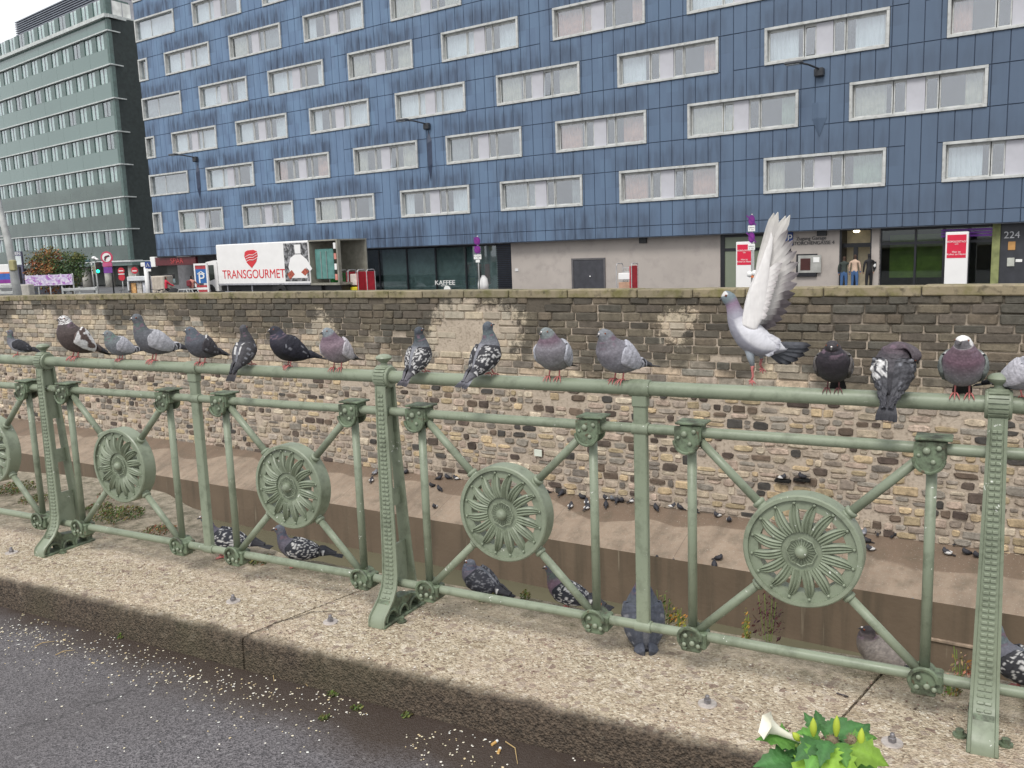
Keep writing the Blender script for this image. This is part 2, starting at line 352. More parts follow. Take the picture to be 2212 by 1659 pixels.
def m_stone(name, coursed):
    g = G(name, 'Object', None); P = g.pos(); a = g.attr()
    c = g.mix(1, a, g.ramp(g.noise(7, 6, P, .7), [(.3, .55), (.7, 1.3)]), 'MULTIPLY')
    c = g.mix(g.ramp(g.noise(24, 4, P), [(.55, 0), (.75, .5)]), c, (.10, .085, .06))
    # black crust and moss under the coping: a weathered band with drips, lower where pale repairs break it
    z = g.sep(P)[2]; px = g.sep(P)[0]
    stk = g.noise(1, 4, g.scale((.9, .9, .22), P)); big = g.noise(.38, 3, g.scale((1, 1, 1.5), P))
    h = g.math('ADD', z, g.math('ADD', g.math('MULTIPLY', stk, 1.5), g.math('MULTIPLY', big, 2.4)))
    h = g.math('ADD', h, g.math('MULTIPLY', px, .055))
    f = g.math('MULTIPLY', g.ramp(g.math('ADD', h, 1.22), [(0.36, 0), (.62, .95)]), g.math('SUBTRACT', 1.0, pale(g, P)))
    dk = g.mix(g.noise(3, 4, P), (.009, .008, .007), (.048, .042, .028))
    c = g.mix(f, c, g.mix(.22, dk, c))
    c = g.mix(g.math('MULTIPLY', pale(g, P), .38), c, (.60, .52, .40))
    g.bump(g.noise(30, 5, P), .5, .02)
    return g.done(c, .82)
MS = m_stone('wall_stone', True)
def m_mortar():
    g = G('wall_mortar'); P = g.pos(); c = g.mix(g.noise(2.5, 5, P), (.36, .30, .235), (.52, .44, .36))
    c = g.mix(g.ramp(g.noise(14, 5, P), [(.5, 0), (.7, .6)]), c, (.20, .16, .12))
    z = g.sep(P)[2]; h = g.math('ADD', z, g.math('MULTIPLY', g.noise(.7, 4, P), 2.6)); c = g.mix(g.math('MULTIPLY', g.ramp(g.math('ADD', h, 1.0), [(.3, 0), (.7, .85)]), g.math('SUBTRACT', 1.0, pale(g, P))), c, (.045, .038, .028))
    g.bump(g.noise(20, 5, P), .5, .03); return g.done(c, .9)
wall = empty('quay_wall', tuple(WO), WY); tag(wall, 'long stone quay wall across the river, blackened under its mossy coping', 'quay wall')
wb = MB(); XS = [-75 + 2.5 * i for i in range(48)]
wb.add([p for s in XS for p in ((s, 0, coping_z(s) - .05), (s, 0, -7))], [(2 * i, 2 * i + 1, 2 * i + 3, 2 * i + 2) for i in range(len(XS) - 1)])
wb.build('mortar_bed', m_mortar(), wall)
pal_up = [(.44, .37, .27), (.37, .32, .25), (.52, .43, .31), (.31, .27, .22), (.48, .38, .28), (.40, .33, .27), (.28, .26, .22), (.22, .19, .16)]
pal_lo = [(.47, .39, .29), (.40, .33, .26), (.52, .40, .25), (.36, .31, .26), (.34, .28, .23), (.46, .36, .29), (.56, .48, .37), (.29, .26, .22), (.44, .35, .22), (.24, .21, .18)]
pal_dk = [(.075, .055, .045), (.10, .075, .06), (.06, .055, .05), (.13, .095, .07)]
def stone(s0, s1, z0, z1, col, rough, dep, jit):
    w, h = s1 - s0, z1 - z0; cx, cz = (s0 + s1) / 2, (z0 + z1) / 2
    if rough:
        N = 8; pts = []
        for k in range(N):
            a = 2 * math.pi * (k + .5 + rng.uniform(-.2, .2)) / N; sx = abs(math.cos(a)) ** .55 * (1 if math.cos(a) > 0 else -1); sz = abs(math.sin(a)) ** .55 * (1 if math.sin(a) > 0 else -1)
            e = rng.uniform(.84, 1.03); pts.append((sx * w / 2 * e, sz * h / 2 * e))
    else:
        j = lambda: rng.uniform(-jit, jit); b = min(.02, h * .12)
        hw, hh = w / 2, h / 2
        pts = [(hw, -hh + b + j()), (hw + j(), hh - b), (hw - b, hh + j()), (-hw + b, hh + j()), (-hw + j(), hh - b), (-hw, -hh + b + j()), (-hw + b, -hh + j()), (hw - b, -hh + j())]
    dd = dep * rng.uniform(.6, 1.5); tx, tz = rng.uniform(-.012, .012), rng.uniform(-.012, .012)
    v = [(cx + a, .03, cz + b) for a, b in pts] + [(cx + a * .97, -dd * .55, cz + b * .95) for a, b in pts] + [(cx + a * .86, -dd + tx * a / w * 2 + rng.uniform(-.005, .005), cz + b * .78 + tz) for a, b in pts]
    N = len(pts); f = [tuple(range(2 * N, 3 * N))] + [(k * N + i, k * N + (i + 1) % N, (k + 1) * N + (i + 1) % N, (k + 1) * N + i) for k in range(2) for i in range(N)]
    return v, f, col
stones = []
S0, S1 = -48, 13.5
def projp_(p):
    d = p.dot(FW); return PW / 2 + F_PX * p.dot(RT) / d, PH / 2 - F_PX * p.dot(UP) / d
def sk_(c, k): return tuple(x * k for x in c)
z = -.18; course = 0
while z > -2.15:                      # coursed masonry below the coping
    h = rng.uniform(.155, .205); s = S0 + rng.uniform(0, .4)
    while s < S1:
        w = rng.uniform(.28, .78); 
        zt = z + coping_z(s) + .0; pq = projp_(wpt(s + w / 2, 0, zt)); drop = .2 if ((pq[0] - 1010) / 85) ** 2 + ((pq[1] - 712) / 40) ** 2 < 1 + .8 * nz(s * 1.5, z * 3) and rng.random() < .7 else 0
        if rng.random() > .02 and drop < .08:
            stones.append(stone(s, s + w - .022, zt - h + .016, zt, sk_(rng.choice(pal_up), rng.uniform(.75, 1.2)), False, .035, .006))
        s += w
    z -= h; course += 1
while z > -5.1:                       # random rubble lower down
    h = rng.uniform(.12, .24); s = S0 + rng.uniform(0, .4)
    while s < S1:
        w = rng.uniform(.15, .52); zt = z + coping_z(s) + .03 * nz(s * .8, z)
        r = rng.random(); hh = h * rng.uniform(.75, 1.05)
        if r < .16: c = sk_(rng.choice(pal_dk), rng.uniform(.8, 1.3))
        else: c = sk_(rng.choice(pal_lo), rng.uniform(.72, 1.15))
        if rng.random() < .93:
            if h > .19 and r > .55:
                stones.append(stone(s, s + w - .03, zt - hh * .48, zt, c, True, .028, .01)); stones.append(stone(s, s + w - .03, zt - hh, zt - hh * .54, sk_(rng.choice(pal_lo), rng.uniform(.7, 1.1)), True, .028, .01))
            else: stones.append(stone(s, s + w - .03, zt - hh + .01, zt, c, rng.random() < .75, .032, .014))
        s += w
    z -= h
def vis(s, z):   # size in the picture of a patch at (s, z) on the wall; 0 outside the frame
    p = wpt(s, 0, z); d = p.dot(FW); x = PW / 2 + F_PX * p.dot(RT) / d; y = PH / 2 - F_PX * p.dot(UP) / d
    return (0 if not (0 < x < PW and 0 < y < PH) else 1) / (d * d)
order = sorted(range(len(stones)), key=lambda i: -vis(stones[i][0][0][0], stones[i][0][0][2]) * (stones[i][0][0][0] - stones[i][0][4][0]) ** 2 if False else -vis(stones[i][0][0][0], stones[i][0][0][2]) * abs((max(v[0] for v in stones[i][0]) - min(v[0] for v in stones[i][0])) * (max(v[2] for v in stones[i][0]) - min(v[2] for v in stones[i][0]))))
rest = MB(); rest.cc = (1, 1, 1); 
for k, i in enumerate(order):
    v, f, c = stones[i]
    if k < 296:
        m = MB(); m.cc = c; m.add(v, f); m.build('stone', MS, wall)
    else: rest.cc = c; rest.add(v, f)
tag(rest.build('stonework', MS, wall), kind='stuff')
def m_coping():
    g = G('coping_stone'); P = g.pos(); c = g.mix(g.noise(1.6, 5, P), (.21, .18, .12), (.34, .30, .22))
    c = g.mix(g.ramp(g.noise(2.1, 5, P, .65), [(.46, 0), (.68, .85)]), c, (.13, .13, .035)); c = g.mix(g.ramp(g.noise(7, 5, P), [(.55, 0), (.7, .7)]), c, (.05, .045, .03))
    c = g.mix(.35, c, g.mix(g.rnd(), (.05, .05, .03), (.6, .5, .4)), 'SOFT_LIGHT'); g.bump(g.noise(18, 5, P), .4, .02); return g.done(c, .85)
MC = m_coping(); s = -48.0
while s < 14:
    w = rng.uniform(1.0, 1.9); z0 = coping_z(s + w / 2)
    o = MB().bbox(-w / 2 + .012, w / 2 - .012, -.07, .5, -.19, 0, .02).build('coping_stone', MC, wall, loc=(s + w / 2, rng.uniform(-.012, .012), z0 + rng.uniform(-.006, .004)))
    s += w
# small things on the wall
pl = MB(); pl.bbox(-.11, .11, -.02, .0, -.085, .085, .006)
p = at_plane(1166, 977, WO, WY) - WN * .07
o = pl.build('wall_plate', plain('plate_white', (.62, .66, .58), .5, var=.1), None, loc=tuple(p), rot=(0, 0, WY)); tag(o, 'small blank pale plate fixed to the rubble wall behind the railing', 'wall plate')
# street beyond the wall
st = MB(); st.add([(-150, .45, SZ), (60, .45, SZ), (60, 150, SZ), (-150, 150, SZ)], [(0, 1, 2, 3)])
tag(st.build('street', plain('street_asphalt', (.11, .11, .115), .75, vs=.6, bump=.3, bs=30), None, loc=tuple(WO), rot=(0, 0, WY)), kind='structure')
bk = MB(); bk.add([p for s in (-75, 42) for p in ((s, .46, coping_z(s) - .1), (s, .5, SZ - 6))], [(0, 1, 3, 2)])
bk.build('rear_face', plain('wall_back', (.2, .18, .15), .9), wall)
gnd = MB(); gnd.add([(-900, -900, SZ - 7), (900, -900, SZ - 7), (900, 900, SZ - 7), (-900, 900, SZ - 7)], [(0, 1, 2, 3)])
tag(gnd.build('ground', plain('far_ground', (.12, .12, .11), .9), None), kind='structure')
# ------------------------------------------------------------------ the green iron railing
def m_paint():
    g = G('green_iron_paint', 'Object'); P = g.pos()
    c = g.mix(g.noise(3.5, 5, P), (.195, .228, .165), (.260, .298, .215))
    c = g.mix(g.ramp(g.noise(16, 6, P, .7), [(.5, 0), (.70, .6)]), c, (.085, .098, .065))
    c = g.mix(g.ramp(g.noise(2.2, 4, g.scale((1, 1, .3), P)), [(.5, 0), (.8, .4)]), c, (.10, .13, .08))
    sp = g.ramp(g.vor(30, g.mix(.05, P, g.noise(60, 3, P, color=True)), 'F1'), [(.0, 1), (.08, 1), (.12, 0)]); c = g.mix(g.math('MULTIPLY', sp, g.ramp(g.noise(5, 3, P), [(.52, 0), (.56, .95)])), c, (.72, .73, .68))
    g.bump(g.noise(70, 4, P), .25, .002); return g.done(c, g.ramp(g.noise(10, 3, P), [(.3, .33), (.7, .6)]))
MP = m_paint()
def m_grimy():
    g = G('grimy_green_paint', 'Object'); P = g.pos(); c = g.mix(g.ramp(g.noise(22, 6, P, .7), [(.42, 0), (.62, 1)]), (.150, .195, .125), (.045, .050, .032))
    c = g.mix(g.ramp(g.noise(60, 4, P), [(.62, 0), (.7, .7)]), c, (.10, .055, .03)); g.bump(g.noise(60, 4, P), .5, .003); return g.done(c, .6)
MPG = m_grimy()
rail = empty('iron_railing', tuple(fpt(0, 0, FO.z)), FY)
tag(rail, 'pale green cast iron railing with round sunflower medallions on a concrete kerb', 'railing')
ZM, ZB, ZD, ND, NE = -.1215, -.7395, -.4305, .142, .1547
S_A, S_B = -2.1, 5.75
def pipe(name, z, r, segs=2):
    b = MB(); b.tube([(S_A + (S_B - S_A) * i / 60, 0, z + .0015 * nz(i * .7, z)) for i in range(61)], r, 18); return b.build(name, MP, rail, smooth=True)
pipe('top_rail', 0, .0215); pipe('middle_rail', ZM, .0152); pipe('bottom_rail', ZB, .0148)
RX = Matrix.Rotation(R(90), 4, 'X'); RY = Matrix.Rotation(R(90), 4, 'Y')
# joint bracket (middle rail): block, cap plate, rounded lug hanging below, bolts
def half_lug(r, cx, cz, side, n=14):
    return [(cx + r * math.cos(math.pi * (1 + k / n)) , cz + r * math.sin(math.pi * (1 + k / n))) for k in range(n + 1)]
def mk_joint_top(sd):
    b = MB(); b.bbox(-.026, .034, -.03, .03, -.024, .026, .004); b.bbox(-.040, .046, -.036, .036, .026, .033, .002)
    fn = lambda a, c, d: Vector((a, d, c))
    poly = half_lug(.036, -.006, -.020, sd) + [(.030, .02), (-.042, .02)]
    b.prism(poly, fn, -.034, -.022); b.prism(poly, fn, .018, .030)
    ring = [(-.006 + .036 * math.cos(math.pi * (1 + k / 14)), -.038, -.02 + .036 * math.sin(math.pi * (1 + k / 14))) for k in range(15)]
    b.tube(ring, .0045, 6)
    return b
def mk_joint_bot():
    b = MB(); b.lathe([(.0005, -.03), (.030, -.03), (.030, .03), (.0005, .03)], 20, RX)
    ring = [(.034 * math.cos(2 * math.pi * k / 20), -.034, .034 * math.sin(2 * math.pi * k / 20)) for k in range(15)]
    b.tube(ring, .006, 6); b.bbox(.004, .046, -.027, .027, -.032, .018, .004); b.bbox(-.030, .030, -.0285, .026, -.044, -.024, .004)
    return b
def bolts(lst):
    b = MB()
    for x, z, r in lst: b.ball((x, -.036, z), r, 10, 5, (1, .7, 1))
    return b
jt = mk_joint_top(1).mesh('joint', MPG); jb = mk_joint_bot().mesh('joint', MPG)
bt = bolts([(-.012, 0, .0095), (.016, .008, .007), (.004, -.028, .0065), (-.03, -.012, .005)]).mesh('bolts', MP, True); bb = bolts([(-.012, .010, .007), (.008, -.012, .0085), (.026, -.018, .007), (-.016, -.018, .007)]).mesh('bolts', MP, True)
def set_auto(me, ang=35):
    o = bpy.data.objects.new('t', me); autosmooth(o, ang); bpy.data.objects.remove(o)
set_auto(jt); set_auto(jb)
def vbar(s, name='upright', r=.0135):
    b = MB(); b.tube([(s, 0, ZM - .02), (s, 0, ZB + .02)], r, 12); b.build(name, MP, rail, smooth=True)
# medallion
def mk_medal():
    root_parts = {}
    rim = MB(); RO_, RI = .160, .146
    rim.lathe([(RI, -.028), (RI + .003, -.032), (RO_ - .003, -.032), (RO_, -.028), (RO_, .026), (RO_ - .004, .030), (RI, .030), (RI, -.028)], 56, RX)
    rim.lathe([(.119, -.017), (RI + .001, -.019), (RI + .001, .02), (.119, .02), (.119, -.017)], 56, RX)
    rim.lathe([(.056, -.017), (.078, -.016), (.078, .018), (.056, .02)], 48, RX)
    for k in range(32):   # pearls around the plate
        a = 2 * math.pi * k / 16 if k < 16 else None
        if a is not None: rim.ball((.060 * math.cos(a) * 1.28, -.018, .077 * math.sin(a)), .0032, 6, 4)
    pet = MB(); N = 11
    def prof(t): return .0158 * (1 - t) ** .55 * (.72 + .9 * t) + .0014
    rows = []
    for i in range(N):
        t = i / (N - 1); r = .055 + t * .083; sw = .0035 * math.sin(math.pi * t) - .005 * t * t; w = prof(t); z = -.020 - .012 * math.sin(math.pi * min(1, .15 + t * .9))
        rows.append([Vector((r, z + .014, sw - w)), Vector((r, z + .001, sw - w * .96)), Vector((r, z - .003, sw - w * .62)), Vector((r, z + .003, sw - w * .30)), Vector((r, z - .004, sw)), Vector((r, z + .003, sw + w * .30)), Vector((r, z - .003, sw + w * .62)), Vector((r, z + .001, sw + w * .96)), Vector((r, z + .014, sw + w))])
    pet.rings(rows)
    pet.ball((.1375, -.0235, -.005), .0046, 8, 5)
    ros = MB(); ros.lathe([(.0005, -.024), (.030, -.022), (.040, -.021), (.0445, -.024), (.047, -.032), (.052, -.034), (.057, -.031), (.059, -.022), (.059, .02), (.0005, .02)], 40, RX)
    for k in range(8):
        a = 2 * math.pi * k / 8; ros.tube([(.037 * math.cos(a + q), -.0275, .037 * math.sin(a + q) ) if abs(q) > .1 else (.041 * math.cos(a), -.028, .041 * math.sin(a)) for q in (-.36, 0, .36)], .0022, 5)
    for k in range(24):
        a = 2 * math.pi * k / 24; ros.tube([(.018 * math.cos(a), -.026, .018 * math.sin(a)), (.036 * math.cos(a), -.024, .036 * math.sin(a))], .0014, 4)
    boss = MB(); boss.ball((0, -.029, 0), .0185, 18, 10)
    out = []
    for nme, b, sm in (('rim', rim, 1), ('petal', pet, 1), ('rosette', ros, 1), ('boss', boss, 1)):
        me = b.mesh(nme, MP, True); set_auto(me, 35); out.append(me)
    return out
me_rim, me_pet, me_ros, me_boss = mk_medal()
def medallion(s, full=True):
    o = inst('medallion', me_rim, rail, (s, 0, ZD)); inst('rosette', me_ros, o); inst('boss', me_boss, o)
    for k in range(16): inst('petal', me_pet, o, rot=(0, 2 * math.pi * (k + .5) / 16, 0))
    hw = (LL / 2 - NE - ND) / 2; hh = (ZM - ZB) / 2
    for sx in (-1, 1):
        for sz in (-1, 1):
            d = Vector((sx * hw, 0, sz * hh)); u = d.normalized(); c = Vector((s, 0, ZD))
            b = MB(); b.tube([c + u * .155, c + d - u * .015], .0128, 12); b.build('brace', MP, rail, smooth=True)
            b = MB(); b.tube([c + u * .150, c + u * .158, c + u * .160, c + u * .166, c + u * .167, c + u * .176, c + u * .178], [.019, .0195, .016, .0160, .0185, .0185, .0130], 14); b.build('collar', MP, rail, smooth=True)
PA = [-1, 0, 1, 2, 3]
for i in PA:
    s0 = i * LL
    for sg in (-1, 1):
        s = s0 + sg * ND
        if S_A < s < S_B:
            o = inst('joint', jt, rail, (s, 0, ZM)); inst('bolts', bt, o); o = inst('joint', jb, rail, (s, 0, ZB)); inst('bolts', bb, o); vbar(s)
    c = s0 + LL / 2
    if c < S_B:
        for sg in (-1, 1):
            s = c + sg * NE; o = inst('joint', jt, rail, (s, 0, ZM)); inst('bolts', bt, o); o = inst('joint', jb, rail, (s, 0, ZB)); inst('bolts', bb, o); vbar(s)
        b = MB(); b.bbox(c - .020, c + .020, -.012, .012, ZB - .005, -.015, .003); o = b.build('flat_upright', MP, rail)
        b = MB(); b.lathe([(.0225, -.032), (.0255, -.031), (.0265, 0), (.0255, .031), (.0225, .032)], 22, Matrix.Translation((c, 0, 0)) @ RY)
        b.lathe([(.0165, -.026), (.0195, -.025), (.0195, .025), (.0165, .026)], 18, Matrix.Translation((c, 0, ZM)) @ RY)
        b.lathe([(.0160, -.026), (.0190, -.025), (.0190, .025), (.0160, .026)], 18, Matrix.Translation((c, 0, ZB)) @ RY)
        b.bbox(c - .023, c + .023, -.016, .016, -.055, -.02, .003); o = b.build('sleeve', MP, rail); autosmooth(o, 30)
        medallion(s0 + (ND + LL / 2 - NE) / 2); medallion(c + (NE + LL / 2 - ND) / 2)
# posts
FZ = KZ - FO.z      # kerb top relative to rail centre (-0.86)
front = [(-.026, -.03), (-.027, -.12), (-.028, -.30), (-.029, -.48), (-.031, -.64), (-.034, -.70), (-.044, -.745), (-.068, -.782), (-.096, -.806), (-.116, -.822), (-.126, -.838), (-.127, FZ)]
def width(z): return .021 + .013 * min(1, max(0, -z) / .8)
def mk_post():
    b = MB(); rs = []
    for k, (n, z) in enumerate(front):
        w = width(z); rs.append([Vector((-w, n, z)), Vector((-w, n - .006, z + (.004 if k > 5 else 0))), Vector((-w + .007, n - .010, z + (.006 if k > 5 else 0))), Vector((-w + .009, n - .006, z)), Vector((w - .009, n - .006, z)), Vector((w - .007, n - .010, z + (.006 if k > 5 else 0))), Vector((w, n - .006, z + (.004 if k > 5 else 0))), Vector((w, n, z))])
    b.rings(rs)
    rs = []                                   # rear flange leaning back to the foot
    for n, z in [(.024, -.03), (.034, -.25), (.050, -.50), (.066, -.68), (.074, -.74), (.076, -.765)]:
        w = .016 + .010 * min(1, -z / .8); rs.append([Vector((-w, n, z)), Vector((w, n, z)), Vector((w, n + .011, z)), Vector((-w, n + .011, z))])
    b.rings(rs)
    # web between with oval openings, drawn as struts
    def strut(z0, z1, n0, n1): b.box(-.005, .005, n0, n1, z0, z1)
    strut(-.20, -.03, -.024, .026)
    strut(-.745, -.20, -.030, .004)
    for z0, z1 in ((-.26, -.20), (-.46, -.40), (-.745, -.60)): strut(z0, z1, .004, .030 + .052 * (-z1))
    # foot: arches between the two toes
    me0 = b; b = MB(); poly = [(-.126, FZ)]
    for cx, r in ((-.074, .032), (-.004, .026), (.062, .030)):
        poly += [(cx + r * math.cos(math.pi * (1 - k / 8)), FZ + .012 + r * 1.1 * math.sin(math.pi * k / 8)) for k in range(9)]
    poly = [(-.126, FZ + .0)] + [(a, c) for a, c in poly[1:]] + [(.120, FZ), (.118, FZ + .042), (.090, -.812), (.05, -.795), (-.030, -.785), (-.050, -.76), (-.084, -.79), (-.118, -.838)]
    b.prism(poly, lambda a, c, d: Vector((d, a, c)), -.024, .024)
    for cx, r in ((-.074, .032), (-.004, .026), (.062, .030)):
        for sx in (-.026, .026):
            b.tube([(sx, cx + r * math.cos(math.pi * (1 - k / 8)), FZ + .012 + r * 1.1 * math.sin(math.pi * k / 8)) for k in range(9)], .0055, 6)
    b.bbox(-.036, .036, -.132, .126, FZ - .004, FZ + .010, .003)
    for sx in (-1, 1):
        b.lathe([(.0005, 0), (.017, 0), (.017, .006), (.010, .007), (.010, .018), (.0005, .019)], 12, Matrix.Translation((sx * .052, -.055, FZ)))
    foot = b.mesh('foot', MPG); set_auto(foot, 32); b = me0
    me = b.mesh('post', MP); set_auto(me, 32)
    k = MB(); k.lathe([(.024, .0), (.0245, .006), (.020, .010), (.012, .016), (.0115, .022), (.018, .028), (.0265, .034), (.0285, .039), (.026, .044), (.018, .049), (.008, .0515), (0.0, .052)], 24)
    kn = k.mesh('knob', MP, True); set_auto(kn, 40)
    c = MB(); c.lathe([(.022, -.030), (.034, -.030), (.037, -.026), (.037, .026), (.034, .030), (.022, .030)], 28, RY)
    for q in range(9):
        a = R(200 + q * 18) if False else R(-70 + q * 17.5); c.box(-.022, .022, -.0405, -.036, -.0035, .0035, Matrix.Rotation(a, 4, 'X'))
    c.bbox(-.024, .024, -.02, .02, .018, .040, .004)
    cm = c.mesh('collar', MP); set_auto(cm, 32)
    rg = MB(); rg.bbox(-.0058, .0058, -.004, .002, -.0040, .0040, .0012); rm = rg.mesh('ridge', MP)
    return me, kn, cm, rm, foot
mpost, mknob, mcol, mridge, mfoot = mk_post()
def front_n(z):
    for (n0, z0), (n1, z1) in zip(front, front[1:]):
        if z1 <= z <= z0:
            t = (z - z0) / (z1 - z0); return n0 + (n1 - n0) * t, (n1 - n0) / (z1 - z0)
    return front[-1][0], 0
for i in PA:
    o = inst('post', mpost, rail, (i * LL, 0, 0)); inst('knob', mknob, o, (0, 0, .026)); inst('collar', mcol, o); inst('foot', mfoot, o)
    if i in (0, 1, 2):
        z = -.062
        while z > -.775:
            n, sl = front_n(z); w = width(z)
            for sx in (-1, 1): inst('ridge', mridge, o, (sx * w * .26, n - .0065, z), (-math.atan(sl), 0, 0), (w / .024, 1, 1))
            z -= .0158 if z < -.0 else .016
# anchor bolts with washers on the kerb
ma = plain('galvanised_washer', (.52, .47, .44), .45, .3, var=.25, vs=60)
mb_ = plain('bolt_steel', (.22, .21, .22), .4, .5, var=.3, vs=80)
BL = [((25, 1195), 'anchor bolt on a washer at the left edge of the kerb'), ((504, 1300), 'anchor bolt on a washer on the kerb above the kerb block joint'), ((714, 1345), 'anchor bolt on a washer just left of the middle post foot'), ((1528, 1522), 'anchor bolt on a wide washer alone in the middle of the right kerb'), ((1927, 1606), 'anchor bolt on a washer beside the leafy green plant')]
for (x, y), lb in BL:
    o = empty('anchor_bolt', tuple(at_z(x, y, KZ)), rng.uniform(0, 3)); tag(o, lb, 'anchor bolt', 'anchor bolts in the kerb')
    b = MB(); b.lathe([(0, .0), (.0265, .0), (.027, .002), (.026, .005), (.012, .0055), (0, .0055)], 24); b.build('washer', ma, o, smooth=False)
    b = MB(); b.lathe([(0.0105, .0055), (.0105, .0165), (.009, .018), (0, .018)], 6); b.build('nut', mb_, o)
    b = MB(); b.lathe([(.0062, .017), (.0062, .026), (.0045, .0285), (0, .029)], 12); b.build('stud', mb_, o, smooth=True)
# ------------------------------------------------------------------ the blue hotel
def bl(x, y, off=0.0):   # pixel -> facade frame (s, z) at depth off behind the facade plane
    p = at_plane(x, y, BO + BN * off, BY); v = p - BO; return v.dot(BD), p.z
hotel = empty('hotel', (BO.x, BO.y, 0), BY); tag(hotel, 'blue metal clad hotel with staggered long grey-framed windows beyond the river', 'hotel')
HW, WHH, DZ = BS * .3535, .865, 3.05
SOF = .26; SL, SR = -.80 * BS, 8.62 * BS; TOPZ = 2.998 + 7 * DZ - .9
def m_clad():
    g = G('blue_zinc', 'Object', hotel); s = g.sep()
    u, z = s[0], s[2]
    cell = g.n('ShaderNodeTexWhiteNoise'); cell.noise_dimensions = '2D'
    g.l(g.comb(g.math('FLOOR', g.math('DIVIDE', u, BS / 12)), g.math('FLOOR', g.math('MULTIPLY', z, .655)), 0), cell.inputs[0])
    c = g.mix(g.noise(.25, 4), (.128, .205, .325), (.168, .262, .395))
    c = g.mix(g.math('MULTIPLY', cell.outputs['Value'], .35), c, (.10, .145, .25))
    # faded streaks
    st = g.noise(1, 4, g.scale((5, 5, .35))); c = g.mix(g.ramp(st, [(.52, 0), (.78, .35)]), c, (.22, .30, .43))
    # soot above and beside the window frames: distance to the nearest staggered window
    r = g.math('DIVIDE', g.math('SUBTRACT', z, 2.998 - 0), DZ)
    rr = g.math('FLOOR', g.math('ADD', r, .0)); 
    par = g.math('MULTIPLY', g.math('MODULO', g.math('ADD', rr, 10), 2), .5)
    f = g.math('SUBTRACT', g.math('FRACT', g.math('ADD', g.math('SUBTRACT', g.math('DIVIDE', u, BS), par), 20.5)), .5)
    du = g.math('MULTIPLY', g.math('ABSOLUTE', f), BS)
    dz = g.math('MULTIPLY', g.math('SUBTRACT', r, rr), DZ)        # height above that row's window centre
    wob = g.math('ADD', g.math('MULTIPLY', g.noise(.8, 4), 1.6), g.math('MULTIPLY', g.noise(1, 3, g.scale((7, 7, .8))), 1.1))
    above = g.math('SUBTRACT', g.math('ADD', WHH + .15, wob), dz)  # >0 close above the frame
    a1 = g.math('MULTIPLY', g.ramp(above, [(.25, 0), (1.0, 1)]), g.ramp(g.math('SUBTRACT', du, g.math('MULTIPLY', wob, .5)), [(0, 1), (HW - .9 if HW < 1 else .999, 1)]))
    inside = g.ramp(g.math('DIVIDE', g.math('SUBTRACT', du, g.math('MULTIPLY', wob, .35)), 4.4), [(.50, 1), (.72, 0)])
    soot = g.math('MULTIPLY', g.math('MULTIPLY', g.ramp(above, [(.2, 0), (.95, .85)]), g.ramp(g.noise(1, 4, g.scale((3.2, 3.2, .5))), [(.36, .25), (.62, 1)])), inside)
    c = g.mix(soot, c, (.040, .056, .095))
    dr = g.noise(1, 4, g.scale((1.4, 1.4, .6))); c = g.mix(g.ramp(dr, [(.55, 0), (.8, .45)]), c, (.05, .075, .14))
    lo = g.ramp(g.math('ADD', z, g.math('MULTIPLY', g.noise(1.5, 3), .5)), [(.0, .45), (1.0, 0)])
    # darker and greyer towards the right-hand end
    rt = g.ramp(g.math('DIVIDE', u, 60), [(.2, 0), (.9, .85)]); c = g.mix(rt, c, (.080, .112, .165))
    g.bump(g.noise(3, 3), .12, .05)
    return g.done(c, .62, .12)
MCL = m_clad(); CW = BS / 12
bands = [SOF, .86]
for r in range(8):
    c = 2.998 + DZ * r; bands += [c - WHH, c + WHH]
wins = []
for r in range(7):
    c = 2.998 + DZ * r
    i = 0 if r % 2 == 0 else -.5
    if r % 2 == 0: wins.append((r, SL, (-1 + .3535) * BS, c, True))
    while i * BS < SR:
        wins.append((r, max(SL, i * BS - HW), min(SR, i * BS + HW), c, False)); i += 1
cells = []; grp_ = [rng.choice([0, 0, 1, 2]) for _ in range(60)]
ncol = int((SR - SL) / CW) + 1; c0 = SL
for bi in range(len(bands) - 1):
    z0, z1 = bands[bi], bands[bi + 1]; row = (bi - 2) // 2 if bi >= 2 and bi % 2 == 0 else None
    if row is not None and row > 6: continue
    blk = [(a, b) for (r, a, b, c, _) in wins if row is not None and r == row]
    cuts = [SL + CW * k for k in range(ncol)] + [SR]
    if bi % 2 == 1 and bi > 1: pass
    for a, b in zip(cuts, cuts[1:]):
        segs = [(a, b)]
        for p, q in blk:
            ns = []
            for x0, x1 in segs:
                if q <= x0 or p >= x1: ns.append((x0, x1))
                else:
                    if p > x0: ns.append((x0, p))
                    if q < x1: ns.append((q, x1))
            segs = ns
        for x0, x1 in segs:
            if x1 - x0 > .06: cells.append([x0, x1, z0, z1, not (x1 - x0 < CW - .01)])
